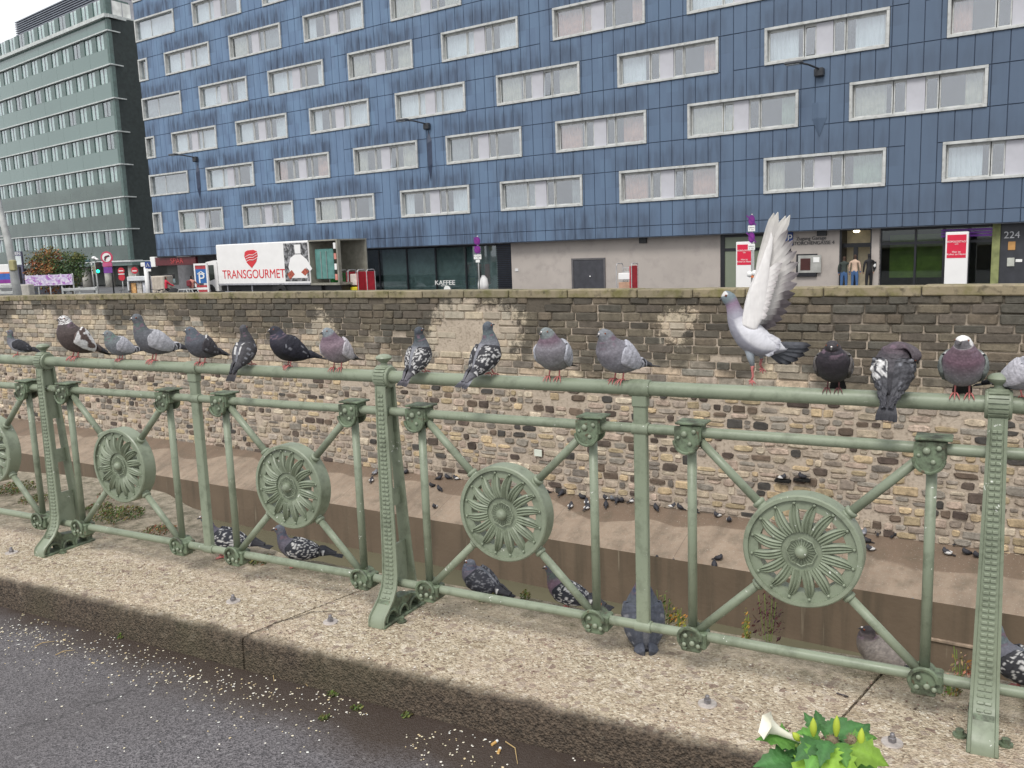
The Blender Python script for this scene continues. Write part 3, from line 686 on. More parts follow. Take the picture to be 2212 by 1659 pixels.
# some runs of cladding span two bands, so the horizontal seams stagger
idx = {(round(c[0], 3), round(c[2], 3)): c for c in cells}
for c in list(cells):
    if c[4] and c[2] > .9 and grp_[int((c[0] - SL) / CW / 3) % 60] and idx.get((round(c[0], 3), round(c[2], 3))) is c:
        up = idx.get((round(c[0], 3), round(c[3], 3)))
        k = grp_[int((c[0] - SL) / CW / 3 + c[2] * 1.7) % 60]
        if up and up[4] and k and up[3] - up[2] < 2 and c[3] - c[2] < 2: c[3] = up[3]; idx.pop((round(up[0], 3), round(up[2], 3))); cells.remove(up)
cells = [c[:4] for c in cells]
def projp(p):
    d = p.dot(FW); return PW / 2 + F_PX * p.dot(RT) / d, PH / 2 - F_PX * p.dot(UP) / d, d
def cell_area(c):
    p = BO + BD * ((c[0] + c[1]) / 2); p.z = (c[2] + c[3]) / 2; x, y, d = projp(p)
    return (c[1] - c[0]) * (c[3] - c[2]) / d / d if 0 < x < PW and 0 < y < PH else 0
cells.sort(key=lambda c: -cell_area(c)); restc = MB()
def cellmesh(b, x0, x1, z0, z1):
    g = .011; j = lambda: rng.uniform(-.006, .006)
    v = [(x0 + g, .03, z0 + g), (x1 - g, .03, z0 + g), (x1 - g, .03, z1 - g), (x0 + g, .03, z1 - g), (x0 + g + .012, j(), z0 + g + .012), (x1 - g - .012, j(), z0 + g + .012), (x1 - g - .012, j(), z1 - g - .012), (x0 + g + .012, j(), z1 - g - .012)]
    b.add(v, [(4, 5, 6, 7), (0, 1, 5, 4), (1, 2, 6, 5), (2, 3, 7, 6), (3, 0, 4, 7)])
for k, c in enumerate(cells):
    if k < 296: m = MB(); cellmesh(m, *c); m.build('cladding_panel', MCL, hotel)
    else: cellmesh(restc, *c)
tag(restc.build('cladding', MCL, hotel), kind='stuff')
# dark sheathing behind joints, cut round the windows by bands
MD = plain('dark_sheathing', (.035, .05, .085), .8)
sh = MB()
for (x0, x1, z0, z1) in cells: sh.add([(x0, .034, z0), (x1, .034, z0), (x1, .034, z1), (x0, .034, z1)], [(0, 1, 2, 3)])
tag(sh.build('sheathing', MD, hotel), kind='stuff')
core = MB(); core.box(SL, SR, .95, 14, SOF, TOPZ); core.build('core', plain('core_dark', (.05, .05, .055), .9), hotel)
sf = MB(); sf.box(SL, SR, .04, 1.6, SOF - .03, SOF - .004); sf.build('soffit', plain('soffit_grey', (.10, .11, .13), .7), hotel)
lb_ = MB(); lb_.box(SL - .0, SL + .02, .035, .95, SOF, TOPZ); lb_.build('side_wall', MCL, hotel)
# windows
MFR = plain('window_frame_grey', (.50, .51, .50), .5, var=.14, vs=1.2, dirt=(.22, .22, .20)); MSP = plain('light_grey_panel', (.46, .46, .50), .45, var=.05)
MGL = glassy('window_glass', (.84, .88, .90), .20); MIN = plain('room_dark', (.05, .045, .04), .9)
MCU = [plain('curtain_white', (.80, .80, .78), .9, rnd=.0, vs=.7), plain('curtain_cream', (.60, .55, .42), .9), plain('curtain_green', (.40, .46, .34), .9), plain('curtain_peach', (.66, .38, .28), .9), plain('curtain_grey', (.34, .35, .33), .9)]
W2 = HW * 2
def framemesh(w, h=WHH, fb=.13):
    b = MB(); y0, y1 = -.075, .0
    b.bbox(-w, w, y0, .02, h - fb, h, .012); b.bbox(-w, w, y0, .02, -h, -h + fb, .012); b.bbox(-w, -w + fb, y0 + .002, .022, -h + fb, h - fb, .008); b.bbox(w - fb, w, y0 + .002, .022, -h + fb, h - fb, .008)
    b.box(-w + fb - .03, w - fb + .03, .022, .30, h - fb, h - fb + .03); b.box(-w + fb - .03, w - fb + .03, .022, .30, -h + fb - .03, -h + fb); b.box(-w + fb - .03, -w + fb, .024, .30, -h + fb, h - fb); b.box(w - fb, w - fb + .03, .024, .30, -h + fb, h - fb)
    return b
b = framemesh(HW); ih = WHH - .13
fr = [(.028, .325, 0), (.332, .425, 1), (.565, .658, 1), (.665, .972, 0)]
xs = lambda t: -HW + t * W2
for a, c, k in fr:
    x0, x1 = xs(a), xs(c); t = .05
    b.box(x0, x1, .14, .20, ih - .12, ih); b.box(x0, x1, .14, .20, -ih, -ih + .07); b.box(x0, x0 + t, .142, .198, -ih + .07, ih - .12); b.box(x1 - t, x1, .142, .198, -ih + .07, ih - .12)
me_win = b.mesh('window', MFR); 
def box_mesh(nm, mat, *a):
    q = MB(); q.box(*a); return q.mesh(nm, mat)
me_panes = []
for a, c, k in fr:
    x0, x1 = xs(a) + .05, xs(c) - .05; me_panes.append((box_mesh('pane', MGL, -(x1 - x0) / 2, (x1 - x0) / 2, -.004, .004, -ih + .07, ih - .12), (x0 + x1) / 2))
me_sp = box_mesh('infill_panel', MSP, xs(.428), xs(.562), .10, .16, -ih, ih - .02)
def curtain_mesh(x0, x1, mat, seed):
    q = MB(); n = max(8, int((x1 - x0) / .035)); vs = []
    for i in range(n + 1):
        x = x0 + (x1 - x0) * i / n; y = .34 + .035 * math.sin(x * 31 + seed + 2 * nz(x * 3, seed)) + .02 * math.sin(x * 63 + seed)
        vs += [(x, y, -ih), (x, y, ih)]
    q.add(vs, [(2 * i, 2 * i + 2, 2 * i + 3, 2 * i + 1) for i in range(n)]); return q.mesh('curtain', mat, True)
cur = {}
for ci, mt in enumerate(MCU):
    for v, (fa, fb) in enumerate([((.02), (.44)), ((.02), (.27)), ((.02), (.16))]):
        cur[(ci, v, 0)] = curtain_mesh(xs(fa), xs(fb), mt, ci * 3 + v); cur[(ci, v, 1)] = curtain_mesh(xs(1 - fb), xs(1 - fa), mt, ci * 5 + v + 1)
me_room = MB(); me_room.box(-HW + .1, HW - .1, .92, .94, -WHH, WHH); me_room = me_room.mesh('room', MIN)
for (r, x0, x1, zc, narrow) in wins:
    cx, w = (x0 + x1) / 2, (x1 - x0) / 2
    if w < HW * .97:
        q = framemesh(w); q.box(-w * .25, -w * .25 + .05, .14, .2, -ih, ih - .1) ; o = q.build('window', MFR, hotel, loc=(cx, 0, zc)); w2 = w - .13
        inst('pane', box_mesh('pane', MGL, -w2, w2, .165, .173, -ih, ih), o); inst('curtain', curtain_mesh(-w2, w2, MCU[rng.choice([0, 0, 1, 4])], r), o)
        continue
    o = inst('window', me_win, hotel, (cx, 0, zc)); inst('infill_panel', me_sp, o)
    for k, (me, px) in enumerate(me_panes):
        p = inst('pane', me, o, (px, .17, 0))
        if k in (1, 2) and rng.random() < .16: p.rotation_euler = (R(-7), 0, 0); p.location.y = .13
    wt = [8, 2, 0, 1, 1] if r > 1 else [3, 4, 2, 4, 2]
    ci = rng.choices(range(5), wt)[0]; va, vb = rng.choices([0, 1, 2], [4, 4, 3] if r > 1 else [2, 4, 4], k=2)
    inst('curtain', cur[(ci, va, 0)], o); inst('curtain', cur[(ci if rng.random() < .7 else rng.choices(range(5), wt)[0], vb, 1)], o)
    inst('room', me_room, o)
# ---- ground floor: recessed plane at .65 behind the cladding
GO = .65
MREN = plain('grey_render', (.40, .36, .33), .85, var=.07, vs=.5, bump=.3, bs=40, dirt=(.30, .27, .25)); MDK = plain('dark_metal', (.035, .037, .045), .45); MFR2 = plain('black_frame', (.012, .013, .017), .4)
MGG = glassy('shop_glass_green', (.74, .80, .80), .10); MGD = glassy('shop_glass_dark', (.62, .68, .62), .06)
def gx(x, y=600): return bl(x, y, GO)[0]
def wallseg(name, xa, xb, mat, d0=GO, d1=GO + .3, z0=SZ, z1=SOF - .03):
    q = MB(); q.box(gx(xa), gx(xb), d0, d1, z0, z1); return q.build(name, mat, hotel)
wallseg('rendered_wall', 1106, 1556, MREN); wallseg('rendered_wall', 1708, 1812, MREN); wallseg('rendered_wall', 1881, 1900, MREN)
wallseg('dark_wall', 2157, 2260, MDK); wallseg('dark_wall', 2262, 2700, MREN)
wallseg('rendered_wall', 330, 470, plain('grey_shade_wall', (.16, .16, .17), .8), GO + 2.5, GO + 2.8)
q = MB(); q.box(SL, SR, GO + 4, GO + 4.2, SZ, SOF); q.build('shop_interior', plain('shop_inner', (.05, .06, .055), .9), hotel)
# big glazed shopfront x 740..1105
def glazing(xs_, glass, zt=SOF - .03, mull=.09, name='shop_window', trans=None):
    for a, c in zip(xs_, xs_[1:]):
        s0, s1 = gx(a), gx(c); q = MB()
        q.box(s0 - mull / 2, s0 + mull / 2, GO, GO + .12, SZ, zt); q.box(s0 + mull / 2, s1 - mull / 2, GO + .001, GO + .12, zt - .12, zt - .001); q.box(s0 + mull / 2, s1 - mull / 2, GO + .001, GO + .12, SZ, SZ + .15)
        if trans: q.box(s0 + mull / 2, s1 - mull / 2, GO + .002, GO + .11, trans, trans + .12)
        o = q.build(name, MFR2, hotel); inst('pane', box_mesh('pane', glass, s0 + mull / 2, s1 - mull / 2, GO + .05, GO + .06, SZ + .15, zt - .12), o)
glazing([470, 620, 720, 820, 880, 942, 1007, 1074], MGG)
q = MB(); q.box(gx(822), gx(1072), GO + .30, GO + .34, SZ, .1); q.build('blind', plain('teal_blind', (.21, .25, .25), .8), hotel)
q = MB(); s0, s1 = gx(1074), gx(1105)
for k in range(26): q.box(s0, s1, GO + .02, GO + .07, SZ + .03 + k * .115, SZ + .09 + k * .115)
tag(q.build('louvre_vent', MFR2, hotel), kind='stuff')
MB().box(s0, s1, GO + .09, GO + .12, SZ, SOF - .03).build('vent_back', MD, hotel)
# right: frosted window, doorway, restaurant glazing
MFRO = plain('frosted_glass', (.20, .23, .17), .35, var=.15, vs=.4)
def frosted(xa, xb):
    s0, s1 = gx(xa), gx(xb); q = MB(); zt = bl(xa, 505, GO)[1]
    q.box(s0, s0 + .22, GO - .02, GO + .1, SZ, zt); q.box(s1 - .15, s1, GO - .02, GO + .1, SZ, zt); q.box(s0 + .22, s1 - .15, GO - .018, GO + .1, zt - .2, zt); q.box(s0 + .22, s1 - .15, GO - .018, GO + .1, -.62, -.48)
    o = q.build('frosted_window', MFR2, hotel); inst('pane', box_mesh('pane', MFRO, s0 + .22, s1 - .15, GO + .03, GO + .05, SZ, zt - .2), o)
frosted(1557, 1707)
glazing([1900, 1975, 2036, 2090, 2141], MGD, name='restaurant_window', trans=-.55)
q = MB(); q.box(gx(2140), gx(2157), GO - .1, GO + .25, SZ, SOF - .03); q.build('pillar', plain('mossy_pillar', (.22, .24, .10), .8, var=.3), hotel)
s0, s1 = gx(2030), gx(2142); q = MB()
for k in range(3): q.box(s0, s1, GO - .045, GO - .02, -.02 - .13 * k, .07 - .13 * k)
q.build('purple_fascia', plain('purple_panel', (.13, .02, .26), .4), hotel)
# tree reflection for the restaurant glass, painted on a panel just behind it
g_ = G('tree_reflection_paint'); c_ = g_.mix(g_.noise(1.4, 6, rough=.65), (.03, .05, .02), (.42, .55, .14)); mg = g_.done(c_, .8)
q = MB(); q.box(gx(1915), gx(2036), GO + .5, GO + .55, -2.1, -.1); q.build('painted_reflection_panel', mg, hotel)
# doorway with a lit lamp
s0, s1 = gx(1812), gx(1881); q = MB(); zt = bl(1850, 492, GO)[1]
q.box(s0, s0 + .1, GO, GO + .9, SZ, zt); q.box(s1 - .06, s1, GO, GO + .9, SZ, zt); q.box(s0 + .1, s1 - .06, GO + .3, GO + .4, -.62, -.42); q.box(s0 + .1, s1 - .06, GO + .001, GO + .9, zt - .12, zt); q.box(s0 + .58, s0 + .78, GO + .3, GO + .4, SZ, -.62)
door = q.build('doorway', MFR2, hotel)
inst('inner_wall', box_mesh('inner_wall', plain('lobby_cream', (.55, .48, .34), .8), s0 + .1, s1 - .06, GO + .92, GO + 1.0, SZ, zt), door)
q = MB(); q.ball(((s0 + s1) / 2, GO + .15, zt - .16), .16, 12, 6, (1, .8, .45)); q.build('door_lamp', emit('lamp_glow', (1, .88, .6), 4), door, smooth=True)
# service door, vents, plates
def slab(name, xa, ya, xb, yb, mat, d0=.04, par=None):
    a = bl(xa, ya, GO); c = bl(xb, yb, GO); q = MB(); q.bbox(a[0], c[0], GO - d0, GO - .001, max(c[1], SZ), a[1], .008); return q.build(name, mat, par or hotel)
o = slab('service_door', 1239, 562, 1306, 640, plain('service_grey', (.045, .046, .055), .5))
a = bl(1239, 562, GO); c = bl(1306, 640, GO); q = MB(); q.box(a[0] - .12, a[0] - .002, GO - .07, GO, SZ, a[1] + .1); q.box(c[0] + .002, c[0] + .1, GO - .07, GO, SZ, a[1] + .1); q.box(a[0], c[0], GO - .07, GO, a[1] + .002, a[1] + .1); q.build('door_frame', plain('frame_grey', (.10, .095, .10), .6), o)
q = MB(); hz = bl(1276, 597, GO); q.ball((hz[0], GO - .07, hz[1]), .05, 8, 5); q.build('handle', plain('steel', (.6, .6, .6), .3, .6), o)
slab('vent', 1382, 512, 1398, 525, MFR2, .12); slab('vent', 1766, 495, 1786, 509, MFR2, .12)
slab('small_plate', 1113, 580, 1120, 586, plain('white_plate', (.6, .6, .6), .5))
mt_dark = plain('sign_dark_letters', (.06, .06, .065), .5); mt_wht = plain('letters_white', (.78, .78, .76), .5, var=.03)
def ftext(s, x, y, size, mat, name='lettering', off=GO - .03, sx=1, par=None):
    a = bl(x, y, off); return text(s, size, mat, par or hotel, (a[0], off, a[1]), (R(90), 0, 0), name, .012, sx=sx)
ftext('Zugang Garage', 1752, 515, .24, mt_dark); ftext('STORCHENGASSE 4', 1756, 525, .235, mt_dark)
ftext('KAFFEE', 961, 611, .42, mt_wht, sx=1.25); ftext('TO GO', 959, 617, .16, mt_wht)
q = MB(); a = bl(966, 626, GO - .02); q.ball((a[0], GO - .02, a[1]), .3, 12, 6, (1, .08, .9)); q.build('round_sticker', mt_wht, hotel, smooth=True)
ftext('224', 2186, 508, .42, plain('steel_digits', (.5, .5, .52), .4))
slab('copper_panel', 2178, 522, 2193, 540, plain('copper_lit', (.45, .24, .08), .4), .03); o = slab('intercom', 2176, 557, 2191, 575, plain('steel_plate', (.55, .56, .50), .4, .3), .05)
slab('name_plate', 2194, 560, 2208, 566, mt_wht, .03)
o = slab('parking_plate', 1697, 502, 1713, 530, plain('parking_blue', (.02, .06, .25), .4), .05); ftext('P', 1706, 515, .5, mt_wht, off=GO - .07, par=o)
o = slab('info_case', 1722, 549, 1765, 597, MFR2, .14); a = bl(1724, 552, GO - .16); c = bl(1751, 589, GO - .16)
MB().box(a[0], c[0] + .5, GO - .152, GO - .142, c[1], a[1]).build('case_front', plain('case_grey', (.33, .33, .31), .5), o); MB().box(a[0] + .12, c[0] - .02, GO - .164, GO - .153, c[1] + .12, a[1] - .15).build('screen', plain('maroon_print', (.06, .018, .016), .3), o)
MB().box(c[0] + .12, c[0] + .42, GO - .17, GO - .153, a[1] - .35, a[1] - .1).build('camera_unit', mt_wht, o)
o = slab('intercom', 1886, 565, 1893, 580, MFR2, .06); MB().ball((bl(1890, 573, GO)[0], GO - .07, bl(1890, 573, GO)[1]), .06, 8, 5, (1, .5, 1.6)).build('handset', mt_wht, o)
# SPAR fascia at the left end
a = bl(344, 557, GO); c = bl(432, 571, GO); o = MB().bbox(a[0], c[0], .25, .5, c[1] - .02, a[1], .02).build('shop_fascia', plain('fascia_maroon', (.10, .015, .02), .5), hotel)
MB().bbox(a[0] - .7, a[0] - .01, .2, .5, c[1] - .1, a[1] + .1, .03).build('fascia_end', mt_wht, o)
text('SPAR', .62, plain('spar_red', (.42, .06, .06), .5), o, ((a[0] * .45 + c[0] * .55), .235, (a[1] + c[1]) / 2), (R(90), 0, 0), ext=.01, sx=1.3)
# facade lamps on brackets with folded wedge plates
def facade_lamp(x, y, ylo, flat, lb):
    s, z = bl(x, y); r = empty('facade_lamp', tuple(BO + BD * s + Vector((0, 0, z - BO.z))), BY); tag(r, lb, 'wall lamp', 'street lamps bracketed to the hotel facade')
    mt = plain('lamp_dark', (.03, .033, .04), .5)
    q = MB(); q.tube([(0, 0, -.1), (0, -.3, 0), (-.25, -1.0, .12), (-.5, -1.5, .16)], .045, 8); q.build('arm', mt, r, smooth=True)
    q = MB(); q.bbox(-1.15, -.35, -1.75, -1.35, .12, .25, .04); q.build('lamp_head', plain('lamp_body', (.07, .075, .085), .5), r); MB().bbox(-1.05, -.45, -1.7, -1.4, .09, .119, .01).build('lens', plain('lamp_lens', (.4, .42, .42), .2), r)
    q = MB(); q.bbox(-.22, .22, -.3, 0, -.35, .05, .05); q.build('base_box', mt, r)
    z1 = bl(x, ylo)[1] - z
    q = MB()
    if flat:
        w = .34; q.add([(-w, -.01, -1.5), (w, -.01, -1.5), (w, -.02, z1 * .72), (-w, -.02, z1 * .72), (0, -.2, -1.5), (0, -.2, z1 * .72), (0, -.02, z1)], [(0, 4, 5, 3), (4, 1, 2, 5), (3, 5, 6), (5, 2, 6), (0, 1, 4)]); q.build('wedge_plate', MCL, r)
    else:
        w = .22; q.add([(0, -.02, -.4), (-w, -.01, -1.0), (0, -.2, -1.2), (w, -.01, -1.0), (0, -.2, z1 * .75), (-w * .9, -.01, z1 * .7), (w * .9, -.01, z1 * .7), (0, -.01, z1)], [(0, 1, 2), (0, 2, 3), (1, 5, 4, 2), (2, 4, 6, 3), (5, 7, 4), (4, 7, 6)]); q.build('wedge_plate', plain('wedge_dark', (.035, .05, .09), .5), r)
facade_lamp(425, 340, 432, False, 'dark lamp on the left part of the blue facade, beside the green office block')
facade_lamp(925, 268, 392, False, 'dark lamp in the middle of the blue facade with a long dark wedge below')
facade_lamp(1772, 150, 296, True, 'dark lamp on the right part of the blue facade above a blue folded plate')
# ------------------------------------------------------------------ green glass office block on the left
GC = Vector((-39.4, 94.0, 0)); GLY, GRY = 2.4372, 1.0807
gdl = Vector((math.cos(GLY), math.sin(GLY), 0)); gdr = Vector((math.cos(GRY), math.sin(GRY), 0))
office = empty('office_block', tuple(GC), 0); tag(office, 'green glass office block with pale ledges and a louvred roof at the left', 'office building')
FLH = 3.285
def m_green():
    g = G('green_spandrel_glass'); s = g.sep(g.pos()); z = s[2]
    c = g.mix(g.noise(.06, 3), (.085, .145, .135), (.145, .22, .205))
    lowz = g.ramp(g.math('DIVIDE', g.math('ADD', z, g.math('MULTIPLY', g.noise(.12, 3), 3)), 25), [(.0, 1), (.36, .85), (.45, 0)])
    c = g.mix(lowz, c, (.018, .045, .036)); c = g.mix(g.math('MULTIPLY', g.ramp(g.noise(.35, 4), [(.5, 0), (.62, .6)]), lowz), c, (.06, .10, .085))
    return g.done(c, .13, .0, .9)
MGR = m_green(); MGRD = plain('dark_corner_glass', (.075, .125, .115), .12); MLG = plain('pale_ledge', (.50, .53, .52), .5); MALU = plain('aluminium_grey', (.36, .36, .39), .45, .2); 
MPB = plain('interior_blind', (.78, .79, .76), .8, vs=1.5, var=.2); MGP = glassy('office_glass', (.75, .85, .82), .18)
def gpt(fr, a, out, z):
    d = gdl if fr == 'L' else gdr
    n = Vector((gdl.y, -gdl.x, 0)) if fr == 'L' else Vector((gdr.y, -gdr.x, 0))
    if n.dot(Vector((0, -1, 0))) < 0: n = -n
    return d * a + n * out + Vector((0, 0, z))
def gbox(b, fr, a0, a1, o0, o1, z0, z1):
    vs = [gpt(fr, a, o, z) for z in (z0, z1) for o in (o0, o1) for a in (a0, a1)]
    b.add(vs, [(0, 2, 3, 1), (4, 5, 7, 6), (0, 1, 5, 4), (2, 6, 7, 3), (0, 4, 6, 2), (1, 3, 7, 5)])
LLEN, RLEN = 48, 14
b = MB(); gbox(b, 'L', .1, LLEN, -12, -.35, 0, 24.4); gbox(b, 'R', 2.4, RLEN, -8, -.35, 0, 24.4); b.build('core', plain('office_core', (.03, .04, .04), .8), office)
Z0 = 3.31 - FLH     # underside ledge
for f in range(8):
    z = Z0 + FLH * f
    # spandrel glass panels, above the ledge
    for k in range(12):
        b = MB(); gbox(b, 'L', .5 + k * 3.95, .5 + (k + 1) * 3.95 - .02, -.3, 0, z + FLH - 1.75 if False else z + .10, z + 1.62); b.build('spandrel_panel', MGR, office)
    b = MB(); gbox(b, 'R', .02, RLEN, -.3, .0, z + .1, z + FLH - .06); gbox(b, 'L', .02, .48, -.3, -.002, z + .1, z + FLH - .06); b.build('corner_glazing', MGRD, office)
    b = MB(); gbox(b, 'L', -.2, LLEN, -.1, .20, z - .06, z + .06); gbox(b, 'R', .0, RLEN, -.1, .19, z - .058, z + .058); b.build('ledge', MLG, office)
    # windows between the spandrels, alternating with grey piers
    for k in range(18):
        a0 = 1.15 + k * 2.66
        b = MB(); gbox(b, 'L', a0 - 1.0 if k else .5, a0 - .002, -.28, -.03, z + 1.62, z + FLH - .10); b.build('pier', MGRD, office)
        b = MB(); gbox(b, 'L', a0, a0 + 1.66, -.26, -.2, z + 1.62, z + FLH - .1); o = b.build('window', MPB if rng.random() < .8 else MIN, office)
        b = MB(); gbox(b, 'L', a0 + .04, a0 + .80, -.12, -.10, z + 1.68, z + FLH - .14); b.build('pane', MGP, o); b = MB(); gbox(b, 'L', a0 + .86, a0 + 1.62, -.12, -.10, z + 1.68, z + FLH - .14)
        if rng.random() < .12:
            pass
        b.build('pane', MGP, o)
        b = MB(); gbox(b, 'L', a0 + .80, a0 + .86, -.16, -.06, z + 1.62, z + FLH - .1); b.build('mullion', MALU, o)
    b = MB(); gbox(b, 'R', .75, 3.1, -.05, .03, z + 1.45, z + FLH - .25); o = b.build('window', MPB if f in (0, 3, 4, 7) else MGRD, office)
    b = MB(); gbox(b, 'R', 1.88, 1.96, .03, .06, z + 1.45, z + FLH - .25); gbox(b, 'R', .70, .75, -.04, .05, z + 1.4, z + FLH - .2); gbox(b, 'R', 3.1, 3.15, -.04, .05, z + 1.4, z + FLH - .2); b.build('mullion', MALU, o)
zt = Z0 + 8 * FLH
b = MB(); gbox(b, 'L', -.2, LLEN, -1.2, .05, zt - 1.6 - .7, zt - 1.75); 
b = MB(); gbox(b, 'L', -.2, LLEN, -1.0, .35, 24.25, 24.6); gbox(b, 'R', .0, RLEN, -1.0, .35, 24.25, 24.58); b.build('roof_edge', MLG, office)
b = MB(); gbox(b, 'L', .6, LLEN, -9, -.6, 24.5, 26.5); gbox(b, 'R', 2.2, RLEN, -6, -.6, 24.5, 26.45); b.build('penthouse', MALU, office)
for k in range(16):
    b = MB(); gbox(b, 'L', 1.6 + k * 2.7, 3.3 + k * 2.7, -.6, -.56, 24.9, 26.1); b.build('penthouse_window', MPB if k % 3 else MIN, office)
b = MB(); gbox(b, 'L', 1.5, 23.4, -9, -1.6, 26.5, 28.2); b.build('plant_room', plain('plant_dark', (.10, .11, .13), .7), office)
for k in range(7):
    b = MB(); gbox(b, 'L', .9, 23.9, -1.55, -.9, 26.7 + k * .24, 26.80 + k * .24); b.build('louvre', plain('louvre_blue_grey', (.17, .19, .23), .5) if k == 0 else bpy.data.materials['louvre_blue_grey'], office)
# recessed ground floor with round white columns
b = MB(); gbox(b, 'L', 1, LLEN, -6, -4.5, SZ, Z0 - .1); b.build('lobby_wall', plain('lobby_grey', (.16, .17, .16), .6, vs=.3, var=.4), office)
b = MB(); gbox(b, 'L', -.2, LLEN, -6, .0, Z0 - .5, Z0 - .1); b.build('underside', MGRD, office)
for (x, y) in ((189, 600), (238, 600), (135, 600), (70, 600), (290, 600)):
    p = at_plane(x, y, GC + gpt('L', 0, -1.2, 0), GLY) - GC
    q = MB(); q.tube([(p.x, p.y, SZ), (p.x, p.y, Z0 - .3)], .55, 16); q.build('column', plain('column_white', (.55, .53, .48), .6) if 'column_white' not in bpy.data.materials else bpy.data.materials['column_white'], office, smooth=True)
# pale building glimpsed at the far left edge
pb = empty('apartment_house', tuple(at_y(-60, 600, 150)[:2]) + (SZ,), R(8)); tag(pb, 'pale plastered house at the left edge behind the lamp mast', 'house')
b = MB(); b.box(-14, 3.3, 0, 12, 0, 21); b.build('wall', plain('pale_plaster', (.45, .40, .35), .85), pb); b = MB(); b.box(-14.4, 3.5, -.4, 12.4, 21, 21.7); b.build('roof', plain('roof_grey', (.2, .19, .19), .8), pb)
for f in range(6):
    for k in range(6): MB().box(-13 + k * 2.8, -11.6 + k * 2.8, -.03, .02, 1.6 + f * 3.3, 3.6 + f * 3.3).build('window', MIN, pb)

# ------------------------------------------------------------------ truck
def spt(x, Y):   # street point under pixel column x at depth Y
    p = at_y(x, 600, Y); p.z = SZ; return p
# the lorry stands parallel to the facade about 6 m in front of it
def on_front(x, y, off): return at_plane(x, y, BO + BN * off, BY)
tO = on_front(447, 620, -6.5); tE = on_front(733, 620, -6.5); TL = (tE - tO).dot(BD)
truck = empty('delivery_truck', (tO.x, tO.y, SZ), BY); tag(truck, 'white refrigerated delivery truck with red lettering and an open rear', 'truck')
def tx(x): return (on_front(x, 600, -6.5) - tO).dot(BD)
MW = plain('truck_white', (.78, .77, .76), .35, var=.04, vs=1.5); MBK = plain('truck_black', (.02, .02, .022), .5); MRD = plain('logo_red', (.60, .03, .04), .5, var=.03); MTY = plain('tyre', (.015, .015, .016), .85)
bx0, bx1, bx2 = tx(471), tx(670), tx(733); TH, BZ = 3.62, 1.0
b = MB(); b.bbox(bx0, bx1, 0, 2.45, BZ, TH, .05); b.build('box_body', MW, truck)
b = MB(); b.box(bx1 + .01, bx2, 2.35, 2.45, BZ, TH); b.box(bx1 + .01, bx2, 0, 2.35, TH - .08, TH - .0); b.box(bx1 + .01, bx2, 0, 2.35, BZ - .1, BZ + .02); b.box(bx2 - .12, bx2, 0, .25, BZ, TH - .08); b.box(bx1 + .01, bx1 + .05, .05, 2.3, BZ, TH - .1); b.build('open_rear_frame', plain('rear_frame_grey', (.25, .24, .20), .5), truck)
MRB = plain('red_white_band', (.55, .22, .18), .5); 
for k in range(4): MB().box(bx2 - .32, bx2 - .13, -.03, .0, BZ + .2 + k * .62, BZ + .55 + k * .62).build('warning_band', MRB if k % 2 == 0 else MW, truck)
b = MB(); b.bbox(tx(674), tx(713), .35, .45, BZ + .25, TH - .55, .03); o = b.build('insulated_door', plain('teal_door', (.10, .24, .22), .35), truck)
for k in (.35, .65): b = MB(); q = tx(674) + (tx(713) - tx(674)) * k; b.box(q - .02, q + .02, .30, .349, BZ + .3, TH - .7); b.build('latch_bar', plain('steel_bar', (.35, .38, .37), .3, .5) if k < .5 else bpy.data.materials['steel_bar'], o)
b = MB(); b.bbox(bx0 - .45, bx0 - .01, .3, 2.1, 2.75, 3.45, .15); b.build('cooling_unit', MW, truck)
b = MB(); b.prism([(bx0 - .15, .55), (bx0 - .15, 2.5), (bx0 - .5, 2.6), (bx0 - 1.35, 2.5), (bx0 - 1.72, 1.45), (bx0 - 1.80, .55)], lambda a, c, d: Vector((a, d, c)), .1, 2.35); cabo = b.build('cab', MW, truck)
b = MB(); b.prism([(bx0 - .50, 1.35), (bx0 - .50, 2.3), (bx0 - 1.22, 2.3), (bx0 - 1.48, 1.5), (bx0 - 1.2, 1.2)], lambda a, c, d: Vector((a, d, c)), .085, .099); b.build('side_window', plain('cab_window', (.035, .045, .04), .1), cabo)
b = MB(); b.prism([(bx0 - 1.40, 2.32), (bx0 - 1.70, 1.5), (bx0 - 1.74, 1.5), (bx0 - 1.44, 2.32)], lambda a, c, d: Vector((a, d, c)), .2, 2.25); b.build('windscreen', bpy.data.materials['cab_window'], cabo)
b = MB(); b.bbox(bx0 - 1.75, bx0 - 1.55, -.22, .02, 1.5, 2.15, .04); b.build('mirror', MBK, cabo)
for xx in (bx0 - 1.0, tx(605)):
    for yy in (.1, 2.1):
        b = MB(); b.lathe([(.2, -.14), (.46, -.14), (.5, -.1), (.5, .1), (.46, .14), (.2, .14)], 24, Matrix.Translation((xx, yy, .5)) @ RX); o = b.build('wheel', MTY, truck); b = MB(); b.lathe([(0.01, -.09), (.22, -.10), (.25, -.13)], 16, Matrix.Translation((xx, yy, .5)) @ RX); b.build('rim', MALU, o)
b = MB(); b.box(bx0 - .1, bx2 - .2, .3, 2.1, .55, BZ - .11); b.box(tx(600) - .7, tx(690), .1, .29, .3, BZ - .12); b.build('chassis', MBK, truck)
b = MB(); b.box(bx0 + .6, tx(580), .02, .07, .42, .52); b.box(bx0 + .8, bx0 + .86, .071, .12, .42, BZ); b.box(tx(540), tx(540) + .06, .071, .12, .42, BZ); b.build('side_guard', MALU, truck)
MB().box(bx0, bx1, -.03, .0, BZ - .06, BZ + .05).build('sill_strip', MALU, truck)
text('TRANSGOURMET', .80, MRD, truck, (tx(547), -.01, 1.62), (R(90), 0, 0), ext=.006)
